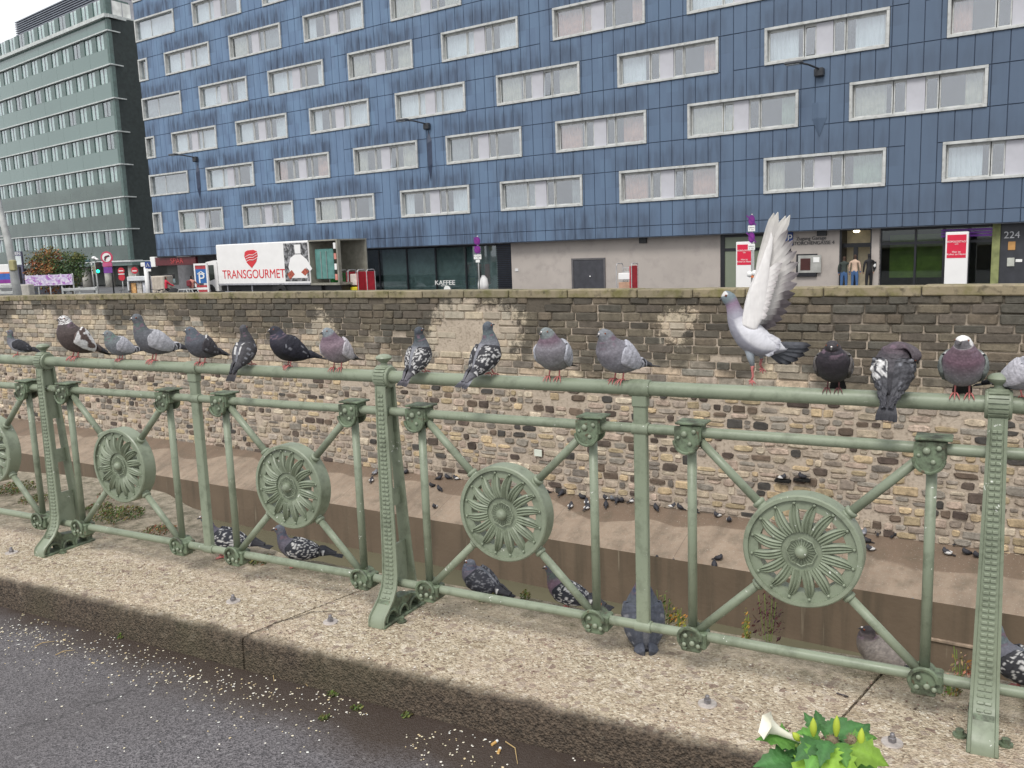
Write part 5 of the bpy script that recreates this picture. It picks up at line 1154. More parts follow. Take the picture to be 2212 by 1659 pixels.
# ------------------------------------------------------------------ pigeons
def catmull(P, n):
    out = []
    for i in range(len(P) - 1):
        p0, p1, p2, p3 = P[max(i - 1, 0)], P[i], P[i + 1], P[min(i + 2, len(P) - 1)]
        for k in range(n):
            t = k / n; out.append(tuple(.5 * (2 * b + (c - a) * t + (2 * a - 5 * b + 4 * c - d) * t * t + (-a + 3 * b - 3 * c + d) * t ** 3) for a, b, c, d in zip(p0, p1, p2, p3)))
    out.append(tuple(P[-1])); return out
POSE = {
 'hunch': [(-.100, .040, .006, .005), (-.085, .046, .026, .020), (-.055, .060, .045, .037), (-.02, .078, .057, .052), (.012, .098, .062, .057), (.034, .120, .058, .051), (.044, .140, .049, .043), (.050, .156, .039, .036), (.054, .170, .0315, .032), (.059, .181, .0265, .029), (.063, .191, .0235, .026), (.065, .200, .018, .018), (.066, .2065, .006, .006)],
 'alert': [(-.105, .048, .006, .005), (-.090, .052, .024, .018), (-.060, .064, .041, .033), (-.025, .080, .051, .045), (.010, .100, .053, .048), (.035, .125, .046, .040), (.046, .150, .034, .031), (.050, .172, .0265, .026), (.052, .192, .0225, .0235), (.055, .207, .0215, .0245), (.060, .219, .0215, .0245), (.063, .229, .017, .0175), (.065, .236, .006, .006)],
 'walk': [(-.115, .058, .006, .005), (-.098, .060, .024, .018), (-.065, .066, .041, .034), (-.025, .074, .050, .044), (.015, .084, .050, .046), (.045, .102, .041, .038), (.060, .124, .029, .029), (.066, .146, .022, .0235), (.069, .165, .0205, .022), (.073, .178, .020, .0235), (.079, .188, .020, .0225), (.084, .195, .016, .016), (.087, .200, .005, .005)],
 'sleep': [(-.100, .030, .006, .005), (-.085, .036, .028, .022), (-.055, .048, .048, .038), (-.02, .062, .060, .050), (.015, .078, .062, .054), (.040, .096, .054, .048), (.050, .112, .045, .040), (.052, .126, .036, .033), (.050, .137, .029, .028), (.050, .147, .024, .025), (.052, .155, .021, .021), (.053, .161, .014, .013), (.053, .165, .005, .004)]}
SL_, DK, LG, MG, WH, BR, BK_ = (.155, .160, .185), (.045, .045, .052), (.46, .46, .50), (.23, .235, .26), (.78, .77, .76), (.135, .095, .085), (.022, .022, .027)
GNECK, PNECK = (.10, .145, .13), (.165, .115, .145)
def m_feather():
    g = G('feathers'); a = g.attr(); v = g.vor(120, g.scale((.55, 1, 1))); n = g.noise(60, 4)
    c = g.mix(g.ramp(v, [(.30, 0), (.66, .34)]), a, g.mix(1, a, (.45, .45, .47), 'MULTIPLY')); c = g.mix(n, g.mix(1, c, (.82, .82, .82), 'MULTIPLY'), g.mix(1, c, (1.14, 1.14, 1.15), 'MULTIPLY'))
    g.bump(g.math('ADD', g.math('MULTIPLY', v, -1.0), g.math('MULTIPLY', g.noise(260, 3), .5)), (.25), .003); return g.done(c, .68, spec=.25)
def m_flight():
    g = G('flight_feathers'); a = g.attr(); n = g.noise(1, 4, g.scale((160, 40, 30))); c = g.mix(n, g.mix(1, a, (.86, .86, .86), 'MULTIPLY'), g.mix(1, a, (1.1, 1.1, 1.1), 'MULTIPLY')); g.bump(n, .15, .002); return g.done(c, .7, spec=.2)
MFL = m_flight()
MFE = m_feather(); MLEG = plain('pigeon_leg', (.46, .15, .14), .55, var=.3, vs=60); MLGD = plain('pigeon_leg_dark', (.13, .05, .05), .6); MBEAK = plain('beak_dark', (.05, .045, .045), .4); MCERE = plain('cere_white', (.75, .70, .68), .6); MEYE = plain('eye_orange', (.22, .05, .015), .2); MPUP = plain('pupil', (.01, .01, .01), .1)
def lerp(a, b, t): t = max(0, min(1, t)); return tuple(x + (y - x) * t for x, y in zip(a, b))
def hsh(a, b, c=0): return (math.sin(a * 127.1 + b * 311.7 + c * 74.7) * 43758.5453) % 1
def pigeon(name, loc, yaw, pose='hunch', sc=.8, plum=None, pitch=0, hyaw=0, hpitch=0, label='', group=None, legs='rail', darkleg=False, seed=1, tail_drop=0, ruffle=0, fan=1, simple=False, hout=0):
    pl_ = dict(belly=MG, breast=MG, neck=GNECK, head=SL_, wing=LG, pat='bar', prim=DK, tail=DK, fleck=WH)
    pl_.update(plum or {})
    r = empty('pigeon', tuple(loc), yaw); r.scale = (sc, sc, sc); tag(r, label, 'pigeon', group)
    Pm = Matrix.Translation((0, 0, .03)) @ Matrix.Rotation(-pitch, 4, 'Y') @ Matrix.Translation((0, 0, -.03))
    raw = POSE[pose]; fat = {'hunch': 1.11, 'alert': 1.20, 'walk': 1.05, 'sleep': 1.08}[pose]
    raw = [(x, z, ry * (1 + (fat - 1) * min(1, max(0, (8.5 - i) / 2))), rn * (1 + (fat - 1) * min(1, max(0, (8.5 - i) / 2)))) for i, (x, z, ry, rn) in enumerate(raw)]; pts = catmull(raw, 5); n = len(pts)
    hc = raw[9]; piv = Vector((raw[7][0], 0, raw[7][1])); 
    def headm(t):      # progressive rotation of neck and head
        w = max(0, min(1, (t - .60) / .18)); 
        return Matrix.Translation(Vector((math.cos(hyaw), math.sin(hyaw), -.35)) * hout * w) @ Matrix.Translation(piv) @ Matrix.Rotation(hyaw * w, 4, 'Z') @ Matrix.Rotation(-hpitch * w, 4, 'Y') @ Matrix.Translation(-piv)
    body = MB(); rs = []; NS = 28; body.cc = None; cols = []
    for i, (x, z, ry, rn) in enumerate(pts):
        t = i / (n - 1); a = pts[max(i - 1, 0)]; b = pts[min(i + 1, n - 1)]; tg = Vector((b[0] - a[0], 0, b[1] - a[1])).normalized(); nm_ = Vector((-tg.z, 0, tg.x))
        hm = headm(t); ring = []
        for k in range(NS):
            th = 2 * math.pi * k / NS; cy, sn = math.cos(th), math.sin(th)
            rr = 1 + (.035 + ruffle * .10) * nz(x * 60 + seed, cy * 3 + seed, sn * 3 + z * 60) * (1 if .08 < t < .8 else .3)
            p = Vector((x, 0, z)) + Vector((0, 1, 0)) * (cy * ry * rr) + nm_ * (sn * rn * rr)
            if t > .8: p += tg * 0
            ring.append(Pm @ (hm @ p))
            und = -sn
            c = pl_['belly']
            if t > .34: c = lerp(c, pl_['breast'], (t - .34) / .12)
            if t > .50: c = lerp(c, pl_['neck'] if hsh(int(k / 3), int(i / 2), seed) > .25 else PNECK, (t - .50) / .10)
            if t > .68: c = lerp(c, pl_['head'], (t - .68) / .06)
            if t < .22 and sn > 0: c = lerp(c, pl_.get('rump', MG), .8)
            if pl_.get('mask') and sn < -.25 and .70 < t < .88: c = (.16, .15, .16)
            if pl_.get('speck') and t > .66 and hsh(k, i, seed) > .45: c = WH
            f = .88 + .24 * hsh(i, int(k * 1.7), 3 + seed); cols.append(tuple(q * f for q in c))
        rs.append(ring)
    body.rings(rs); body.c = cols; bo = body.build('body', MFE, r, smooth=True)
    # wings
    def axis(u):       # (x, z, ry, rn) along the folded wing: shoulder -> body end -> beyond
        if u < .62:
            f = (1 - u / .62) * 5.3; i = int(f); t = f - i; a, b = raw[i], raw[min(i + 1, 12)]; return [a[q] + (b[q] - a[q]) * t for q in range(4)]
        t = (u - .62) / .38; a = raw[0]; b = raw[1]; dx, dz = a[0] - b[0], a[1] - b[1]; L = math.hypot(dx, dz)
        return [a[0] - .062 * t, a[1] - .020 * t + .006, .026 * (1 - t) + .006, .018 * (1 - t) + .004]
    for sd in ((-1, 1)):
        w = MB(); rs = []; cols = []; NU, NW = (56, 26)
        for i in range(NU + 1):
            u = i / NU; x, z, ry, rn = axis(u); a = axis(max(0, u - .03)); b = axis(min(1, u + .03)); tg = Vector((a[0] - b[0], 0, a[1] - b[1])).normalized(); nm_ = Vector((-tg.z, 0, tg.x))
            op = min(1, (u / .12)) ** .5; lo = R(20) + (R(-34) - R(20)) * op if u < .55 else R(-34) + R(44) * (u - .55) / .45
            hi = R(30) + (R(80) - R(30)) * op if u < .6 else R(80) - R(8) * (u - .6) / .4
            row = []
            ryy = max(ry, .024 * (1 - u) + .010) + .0045; rnn = max(rn, .016 * (1 - u) + .006) + .0045
            for k in range(NW + 1):
                v = k / NW; th = lo + (hi - lo) * v
                sc_ = .0022 * (1 - ((u * 11 + .5 * (int(v * 7) % 2)) % 1)) * (1 if u < .66 else .4) + ruffle * .006 * nz(u * 20, v * 12, seed)
                e = .0035 * (1 if 0 < k < NW else -1)
                p = Vector((x, 0, z)) + Vector((0, sd, 0)) * (math.cos(th) * (ryy + sc_ + e)) + nm_ * (math.sin(th) * (rnn + sc_ + e))
                row.append(Pm @ p)
                c = pl_['wing']; f = .9 + .2 * hsh(int(u * 14), int(v * 8), seed); edge = ((u * 11 + .5 * (int(v * 7) % 2)) % 1)
                if edge > .86 and u < .68: f *= .72
                if pl_['pat'] == 'bar':
                    if abs(u - (.50 + .05 * v)) < .026 and v < .85: c = BK_; f = 1
                    if abs(u - (.64 + .04 * v)) < .026 and v < .8: c = BK_; f = 1
                elif pl_['pat'] == 'check':
                    if .08 < u < .56 and hsh(int(u * 44), int(v * 20), seed) > .70 and nz(u * 9, v * 6, seed) > -.25: c = pl_['fleck']; f = .75
                    if u >= .56 and u < .66: c = DK
                    if abs(u - .67) < .016 and v < .6: c = WH; f = .8
                elif pl_['pat'] == 'pied':
                    if u < .55 and nz(u * 7, v * 4, seed) > -.05: c = WH; f = .95
                    elif u < .6: c = BR
                elif pl_['pat'] == 'dark':
                    if hsh(int(u * 22), int(v * 12), seed) > .93 and u < .6: c = MG
                if pl_.get('patch') and sd > 0 and .10 < u < .36 and v > .45 and nz(u * 12, v * 7) > -.15: c = WH; f = .95
                if pl_.get('edge') and v > .90 and u < .42 and nz(u * 14, seed) > -.1: c = WH; f = .75
                if u > .70: c = lerp(c, pl_['prim'], (u - .70) / .04); 
                if u > .74 and (v * 6) % 1 < .12: f *= 1.6
                cols.append(tuple(q * f for q in c))
            rs.append(row)
        w.rings(rs, cap=False, closed=False); w.c = cols; wo_ = w.build('wing', MFE, r, smooth=True); 
    # tail
    tl = MB(); tl.cc = pl_['tail']; x, z = raw[0][0], raw[0][1]; nf = 5; Dr = tail_drop
    for k in range(nf):
        v = (k - (nf - 1) / 2) / ((nf - 1) / 2); f = .8 + .4 * hsh(k, seed); tl.cc = tuple(q * f for q in pl_['tail'])
        rows = []
        for i in range(7):
            t = i / 6; L = .030 + .105 * t if pose != 'sleep' else .03 + .085 * t; wd = .0075 + .0045 * t; yc = v * (.008 + (.016 + .012 * (fan - 1)) * t); dz = -.028 * t - Dr * t * t - .0015 * abs(v) * 2 + .0012 * k
            if i == 6: wd *= .6
            bx = x + .04 - L; bz = z + .006 + dz
            rows.append([Pm @ Vector((bx, yc - wd, bz - .001)), Pm @ Vector((bx, yc, bz + .0016)), Pm @ Vector((bx, yc + wd, bz - .001)), Pm @ Vector((bx, yc, bz - .0022))])
        tl.rings(rows); 
        if True:
            nn = len(rows) * 4; tl.c[-4 * 2:] = [lerp(c, BK_, .8) for c in tl.c[-8:]]
    tl.build('tail', MFE, r)
    # head details
    hp = Matrix(Pm) @ headm(1.0); hx, hz = raw[10][0], raw[10][1] - .003
    d = Vector((1, 0, -.28)).normalized()
    b = MB(); o_ = Vector((hx + .0195, 0, hz - .002)); b.tube([hp @ (o_ + d * q) for q in (-.006, 0, .008, .014, .0175)], [.0062, .0055, .0042, .0028, .0008], 8); bk = b.build('beak', MBEAK, r, smooth=True)
    b = MB(); b.ball(hp @ (o_ + Vector((.0015, 0, .0045))), .0044, 8, 5, (1.25, 1, .8)); b.build('cere', MCERE, bk, smooth=True)
    for sd in (-1, 1):
        b = MB(); b.ball(hp @ Vector((hx + .0075, sd * .0192, hz + .003)), .0042, 8, 6); e = b.build('eye', MEYE, r, smooth=True); b = MB(); b.ball(hp @ Vector((hx + .0078, sd * .0214, hz + .003)), .0026, 6, 5); b.build('pupil', MPUP, e, smooth=True)
    # legs and feet
    ml = MLGD if darkleg else MLEG
    if legs != 'none':
        for sd in (-1, 1):
            b = MB(); y = sd * .022; top = Pm @ Vector((-.004, y * .9, .052 if pose != 'sleep' else .03)); ft = Vector((.004, y, .004))
            b.tube([top + Vector((0, 0, .012)), top, (top + ft) / 2 + Vector((-.003, 0, 0)), ft], [.012, .0072, .0032, .003], 8)
            dr = .016 if legs == 'rail' else .0
            for an in (-28, 0, 28):
                u_ = Vector((math.cos(R(an)), math.sin(R(an)), 0)); b.tube([ft, ft + u_ * .014 + Vector((0, 0, .0015)), ft + u_ * .026 - Vector((0, 0, dr * .35 + .001)), ft + u_ * .034 - Vector((0, 0, dr + .002))], [.0031, .0028, .0024, .0010], 6)
            b.tube([ft, ft - Vector((.010, 0, 0)), ft - Vector((.018, 0, dr * .6 + .002))], [.0028, .0024, .0010], 6); b.build('leg', ml, r, smooth=True)
    return r
RT_Z = FO.z + .0215
def rail_x(x):     # point on top of the rail under pixel column x
    lo, hi = -2.2, 5.8
    for _ in range(40):
        m = (lo + hi) / 2; X = projp(fpt(m, 0, RT_Z))[0]
        if X < x: lo = m
        else: hi = m
    return fpt(lo, 0, RT_Z)
def look(p, phi):  # picture angle (0 right, 90 away, 180 left, -90 towards the viewer) -> yaw
    v = Vector((p.x, p.y, 0)).normalized(); right = Vector((v.y, -v.x, 0)); base = math.atan2(right.y, right.x); return base + R(phi)
TOP = {'hunch': .2065, 'alert': .236, 'walk': .2, 'sleep': .165}
def rp(x, phi, pose, ytop, plum, label, **k):
    p = rail_x(x); X, Y, D = projp(p); h = Y - ytop; sc = h / (F_PX / D) / TOP[pose] / k.pop('hk', 1.0)
    return pigeon('pigeon', p, look(p, phi), pose, sc, plum, label=label, group='pigeons perched on the green railing', seed=int(x) % 97, **k)
dkw = dict(belly=(.10, .10, .115), breast=(.09, .085, .10), head=(.075, .08, .095), neck=(.07, .09, .085))
rp(38, 176, 'walk', 716, dict(belly=LG, breast=SL_, head=SL_, wing=DK, pat='dark', prim=DK, tail=MG), 'dark winged pigeon with a pale belly, cut by the left edge', hyaw=0, pitch=R(14))
rp(164, -152, 'hunch', 683, dict(belly=(.095, .075, .07), breast=(.085, .066, .062), neck=(.085, .068, .07), head=(.09, .07, .065), speck=True, wing=(.09, .07, .065), pat='pied', prim=DK, tail=DK), 'brown chested pigeon with a speckled white head and white wing patches', pitch=R(8))
rp(262, -158, 'hunch', 710, dict(belly=MG, breast=(.17, .19, .20), neck=(.13, .18, .165), head=(.19, .21, .22), wing=LG), 'small pale grey pigeon with barred wings, right of the brown chested one', pitch=R(-4), tail_drop=-.02)
rp(334, -160, 'alert', 675, dict(belly=(.15, .15, .165), breast=(.12, .125, .14), neck=(.10, .13, .125), head=(.13, .14, .155), wing=(.42, .42, .45)), 'upright grey pigeon with a stretched neck and pale barred wing', pitch=R(-2))
rp(438, -142, 'hunch', 703, dict(belly=(.12, .12, .135), breast=(.11, .115, .135), head=(.11, .125, .15), neck=(.10, .12, .14), wing=(.06, .055, .062), pat='dark', edge=True), 'dark slate pigeon turned towards the viewer beside the short upright', hyaw=R(-20))
rp(538, 48, 'alert', 696, dict(belly=dkw['belly'], breast=DK, head=(.08, .08, .09), neck=(.08, .08, .085), wing=(.07, .068, .075), pat='dark', edge=True, tail=(.07, .062, .065)), 'dark pigeon seen from behind with white shoulder streaks and its tail over the rail', pitch=R(24), hk=1.09, tail_drop=.02)
rp(626, -166, 'hunch', 702, dict(belly=BK_, breast=(.028, .027, .038), head=(.035, .035, .045), neck=(.04, .04, .062), wing=(.024, .024, .034), pat='dark', prim=BK_, tail=BK_), 'almost black pigeon facing left beside the pigeon seen from behind', pitch=R(0))
rp(730, -124, 'hunch', 705, dict(belly=(.27, .24, .26), breast=(.27, .20, .235), neck=PNECK, head=(.22, .25, .27), wing=(.50, .47, .50)), 'pinkish grey pigeon with pale wing, left of the middle post', hyaw=R(-35))
rp(912, 52, 'alert', 700, dict(belly=MG, breast=(.10, .11, .125), head=(.07, .08, .095), neck=(.07, .09, .10), wing=DK, pat='check', prim=(.13, .125, .14), tail=(.16, .15, .17)), 'chequered black and white pigeon seen from behind, right of the middle post', pitch=R(22), hk=1.09, hyaw=R(-25))
rp(1058, 44, 'alert', 691, dict(belly=(.24, .24, .27), breast=(.15, .155, .175), head=(.10, .115, .135), neck=(.12, .15, .16), wing=DK, pat='check', prim=(.14, .14, .155), tail=(.20, .20, .23)), 'chequered pigeon seen from behind with parted tail, second right of the middle post', pitch=R(18), hk=1.07, hyaw=R(-15), fan=1.6)
rp(1198, -112, 'hunch', 704, dict(belly=(.24, .24, .245), breast=(.25, .235, .26), neck=PNECK, head=(.20, .225, .225), wing=(.40, .41, .45)), 'grey pigeon with a purple collar facing left, between the middle post and the flat upright', hyaw=R(-30))
rp(1338, -136, 'hunch', 704, dict(belly=(.25, .25, .28), breast=(.20, .19, .215), neck=(.15, .14, .16), head=(.20, .21, .23), wing=(.44, .44, .49)), 'plump grey pigeon with black wing bars just left of the flat upright', hyaw=R(-8), pitch=R(-4))
rp(1800, -96, 'hunch', 729, dict(belly=(.05, .047, .05), breast=(.035, .03, .036), neck=(.04, .035, .045), head=(.055, .05, .055), wing=(.11, .10, .095), pat='dark', prim=BK_, tail=BK_), 'small brownish black pigeon facing the viewer right of the flying one', darkleg=True, tail_drop=.06, hpitch=R(-15))
rp(1930, 82, 'hunch', 722, dict(belly=(.09, .085, .095), breast=(.085, .075, .085), neck=(.11, .085, .10), head=(.10, .085, .095), wing=(.085, .085, .095), pat='dark', prim=(.07, .07, .08), tail=(.075, .075, .085), rump=DK, patch=True), 'ruffled dark pigeon preening with its back and tail to the viewer', pitch=R(26), hyaw=R(-105), hpitch=R(-70), ruffle=1.6, hout=.045, tail_drop=.02, hk=1.05, fan=1.5)
rp(2078, -90, 'hunch', 720, dict(belly=(.24, .24, .255), breast=(.145, .09, .115), neck=(.13, .085, .105), head=WH, mask=True, wing=(.16, .18, .17), pat='dark', edge=True, prim=BK_), 'white headed pigeon with a wine coloured breast facing the viewer', hyaw=R(-18), tail_drop=.05)
rp(2212, -28, 'hunch', 742, dict(belly=(.32, .32, .35), breast=(.30, .30, .33), head=SL_, neck=(.2, .2, .23), wing=(.50, .49, .53)), 'pale barred pigeon cut by the right edge behind the post knob', pitch=R(-2))
def kp(x, y, phi, pose, px_h, plum, label, **k):
    p = at_z(x, y, KZ); X, Y, D = projp(p); sc = px_h / (F_PX / D) / TOP[pose]
    return pigeon('pigeon', p, look(p, phi), pose, sc, plum, label=label, group='pigeons on the kerb behind the railing', seed=int(x) % 89, legs='ground', **k)
chk = dict(belly=(.11, .12, .14), breast=(.12, .11, .14), neck=(.10, .11, .15), head=(.13, .14, .17), wing=(.035, .037, .048), pat='check', prim=DK, tail=DK)
kp(488, 1202, 160, 'walk', 96, chk, 'black and white flecked pigeon on the kerb behind the short flat upright')
kp(645, 1222, 168, 'walk', 92, chk, 'black and white flecked pigeon on the kerb below the second medallion')
kp(1038, 1282, 150, 'sleep', 74, dict(chk, pat='check', fleck=MG), 'dark pigeon with fine flecks on the kerb right of the middle post foot')
kp(1225, 1318, 158, 'walk', 98, dict(chk, neck=(.13, .16, .15), breast=(.20, .13, .17)), 'flecked pigeon with a purplish breast on the kerb under the third medallion')
kp(1388, 1376, 96, 'alert', 150, dict(belly=(.09, .10, .12), breast=(.09, .10, .12), neck=(.07, .08, .14), head=(.10, .11, .14), wing=(.10, .11, .14), pat='dark', tail=BK_), 'blue grey pigeon seen from behind below the flat upright', pitch=R(26))
kp(1902, 1446, 165, 'sleep', 92, dict(belly=(.20, .17, .16), breast=(.22, .19, .17), neck=(.10, .08, .08), head=(.05, .042, .045), wing=(.25, .22, .20), pat='bar', prim=DK), 'fluffed brownish pigeon resting on the kerb left of the right hand post')
kp(2200, 1492, 168, 'alert', 150, dict(belly=(.16, .17, .19), breast=(.15, .15, .18), neck=(.13, .16, .17), head=(.17, .20, .22), wing=DK, pat='check'), 'large flecked pigeon on the kerb cut by the right edge', pitch=R(-8))
# ---- the pigeon landing with raised wings
fo = fpt(0, 0, 0); c0 = at_plane(1625, 740, fpt(0, .02, 0), FY); vd = Vector((c0.x, c0.y, 0)).normalized(); vr = Vector((vd.y, -vd.x, 0)); DD = c0.dot(FW)
fly = empty('pigeon', tuple(c0), math.atan2(vr.y, vr.x)); tag(fly, 'pigeon landing on the rail with pale wings raised straight up', 'pigeon', 'pigeons perched on the green railing')
PXM = DD / F_PX
def L3(x, y, d=0.0): return Vector(((x - 1625) * PXM, d, -(y - 740) * PXM))     # local: x right, y away, z up
sp_ = [(1702, 752, 3, 3), (1690, 752, 10, 9), (1668, 748, 24, 20), (1645, 742, 33, 29), (1624, 728, 36, 33), (1607, 710, 33, 29), (1595, 690, 25, 23), (1588, 672, 17, 17), (1583, 657, 13.5, 14), (1578, 647, 13.5, 14.5), (1573, 640, 13, 14), (1570, 633, 10, 10), (1568, 628, 4, 3)]
pts = catmull([tuple(L3(a, b)[i] for i in (0, 2)) + (c * PXM, d * PXM) for a, b, c, d in sp_], 6); m = MB(); rs = []; cols = []; n = len(pts)
for i, (x, z, ry, rn) in enumerate(pts):
    t = i / (n - 1); a = pts[max(i - 1, 0)]; b = pts[min(i + 1, n - 1)]; tg = Vector((b[0] - a[0], 0, b[1] - a[1])).normalized(); nm_ = Vector((tg.z, 0, -tg.x)); ring = []
    for k in range(28):
        th = 2 * math.pi * k / 28; rr = 1 + .03 * nz(x * 60, k * .7, z * 60); ring.append(Vector((x, 0, z)) + Vector((0, 1, 0)) * math.cos(th) * ry * rr + nm_ * math.sin(th) * rn * rr)
        c = (.30, .30, .35)
        if t < .52 and math.sin(th) > -.35: c = (.60, .60, .64)
        if t > .45: c = lerp(c, (.27, .26, .31), (t - .45) * 8)
        if t > .56: c = lerp(c, (.24, .17, .24), (t - .56) * 9)
        if t > .68: c = lerp(c, (.17, .21, .23), (t - .68) * 12)
        if t > .88 and math.sin(th) < .4: c = lerp(c, (.75, .72, .70), .7)
        cols.append(tuple(q * (.92 + .16 * hsh(i, k)) for q in c))
    rs.append(ring)
m.rings(rs); m.c = cols; m.build('body', MFL, fly, smooth=True)
def feather(b, base, tip, w, c0_, c1_, camber=.0, off=Vector((0, 0, 0)), nseg=8, t0=.72):
    d = tip - base; L = d.length; u = d.normalized(); s = Vector((u.z, 0, -u.x)); rows = []
    for i in range(nseg + 1):
        t = i / nseg; ww = w * (.55 + .45 * min(1, t * 4)) * (1 if t < .75 else math.sqrt(max(0.01, 1 - ((t - .75) / .25) ** 2)))
        c = base + d * t + off * t + Vector((0, camber * math.sin(math.pi * t), 0)); rows.append([c - s * ww, c + Vector((0, -.0016, 0)), c + s * ww, c + Vector((0, .0012, 0))])
    st_ = len(b.v); b.cc = c0_; b.rings(rows)
    for i in range(nseg + 1):
        t = i / nseg; cc = lerp(c0_, c1_, (t - t0) / .2)
        for k in range(4): b.c[st_ + i * 4 + k] = cc
PALE, TIPD = (.62, .60, .58), (.20, .18, .19)
tips = [(1675, 466), (1699, 473), (1695, 502), (1706, 524), (1713, 547), (1717, 570), (1718, 592), (1715, 614), (1711, 635), (1704, 656), (1696, 674), (1686, 690), (1674, 702), (1662, 708)]
def wing(dy, lean, nm='wing', dark=1.0):
    root = empty('wing', (0, 0, 0), 0, fly)
    for k, (x, y) in enumerate(tips):
        t = k / (len(tips) - 1); bx, by_ = 1634 - 22 * t, 600 + 84 * t
        if k < 6: bx, by_ = 1636 - 1.5 * k, 592 + 7 * k
        m = MB(); pri = k < 7
        feather(m, L3(bx + lean * .2, by_, dy), L3(x + lean, y, dy - .012 + .002 * k), (8.2 if pri else 10) * PXM, tuple(q * dark for q in PALE), tuple(q * dark for q in ((.72, .70, .66) if k < 2 else (TIPD if k < 8 else (.07, .06, .065)))), .012, t0=.72 if k < 6 else .60 - .02 * (k - 6))
        m.build('feather', MFL, root)
    # arm with the pale underwing coverts
    ar = catmull([(1606, 706, 15), (1610, 680, 21), (1617, 650, 21), (1627, 620, 17), (1638, 592, 12), (1647, 562, 8), (1656, 535, 5), (1662, 512, 2)], 4); rows = []
    m = MB(); cs = []
    for i, (x, y, w_) in enumerate(ar):
        row = []
        for k in range(14):
            a = 2 * math.pi * k / 14; hx = math.cos(a); row.append(L3(x + lean * max(0, (690 - y)) / 220 + (hx * .95 + .75) * w_ * (1 + .07 * nz(i * .7, k)), y + 6 * hx + 2 * nz(i, k * .5), dy) + Vector((0, math.sin(a) * min(w_, 9) * .55 * PXM - .006, 0))); cs.append(tuple(q * dark * (.94 + .1 * hsh(i, k)) for q in (.74, .72, .71)))
        rows.append(row)
    m.rings(rows); m.c = cs; m.build('coverts', MFL, root, smooth=True)
    for k in range(9):       # layered covert tips
        t = k / 8; m = MB(); bx, by_ = 1640 - 26 * t, 604 + 74 * t; feather(m, L3(bx, by_, dy - .008), L3(bx + 44 - 3 * t + lean * .5, by_ - 34 + 36 * t, dy - .012), 8 * PXM, tuple(q * dark for q in (.70, .68, .67)), tuple(q * dark for q in (.46, .43, .43)), .004); m.build('covert_feather', MFL, root)
wing(-.028, 0); wing(.035, -7, dark=.9)
tb = MB(); tb.cc = DK
for k, (x, y, w_) in enumerate([(1745, 746, 6), (1742, 756, 7), (1733, 768, 8), (1720, 779, 9), (1706, 787, 9), (1693, 787, 8)]):
    feather(tb, L3(1672 - 2 * k, 744 + 3 * k, .004 * k - .01), L3(x, y, .006 * k - .012), (w_ + 1) * PXM, (.10, .105, .12), BK_)
tb.build('tail', MFE, fly)
fm = MB()
for k, (x0, y0, x1, y1) in enumerate([(1652, 724, 1682, 742), (1648, 734, 1680, 752), (1642, 744, 1668, 764)]): feather(fm, L3(x0, y0, -.026), L3(x1, y1, -.026), 10 * PXM, (.62, .62, .66), (.40, .40, .45))
fm.build('flank_feathers', MFE, fly)
for (a, dd) in (([(1620, 752, 12), (1622, 772, 8), (1626, 789, 4.5), (1625, 795, 2.8), (1627, 812, 2.5), (1624, 820, 2.3)], -.012), ([(1640, 755, 11), (1643, 766, 7), (1645, 776, 3.2), (1642, 790, 2.6), (1646, 797, 2.3)], .014)):
    b = MB(); b.tube([L3(x, y, dd) for x, y, _ in a[:3]], [w_ * PXM for *_, w_ in a[:3]], 10); b.cc = None; b.build('thigh', plain('thigh_grey', (.27, .30, .33), .7) if 'thigh_grey' not in bpy.data.materials else bpy.data.materials['thigh_grey'], fly, smooth=True)
    b = MB(); b.tube([L3(x, y, dd) for x, y, _ in a[2:]], [w_ * PXM for *_, w_ in a[2:]], 8); ex, ey, _ = a[-1]
    for q in ((-5, 9), (2, 12), (9, 8), (-7, 2)): b.tube([L3(ex, ey, dd), L3(ex + q[0] * .6, ey + q[1] * .6, dd - .006), L3(ex + q[0], ey + q[1], dd - .008)], [2 * PXM, 1.8 * PXM, .6 * PXM], 6)
    b.build('leg', MLEG, fly, smooth=True)
b = MB(); b.tube([L3(1567, 642), L3(1560, 645), L3(1556, 648)], [4.5 * PXM, 3.2 * PXM, .8 * PXM], 8); bk = b.build('beak', MBEAK, fly, smooth=True); b = MB(); b.ball(L3(1564, 640), 3.6 * PXM, 8, 5); b.build('cere', MCERE, bk, smooth=True)
for sd in (-1, 1):
    b = MB(); b.ball(L3(1570, 637, sd * 12.3 * PXM), 2.6 * PXM, 8, 6); e = b.build('eye', MEYE, fly, smooth=True); b = MB(); b.ball(L3(1569.8, 637, sd * 13.8 * PXM), 1.5 * PXM, 6, 5); b.build('pupil', MPUP, e, smooth=True)
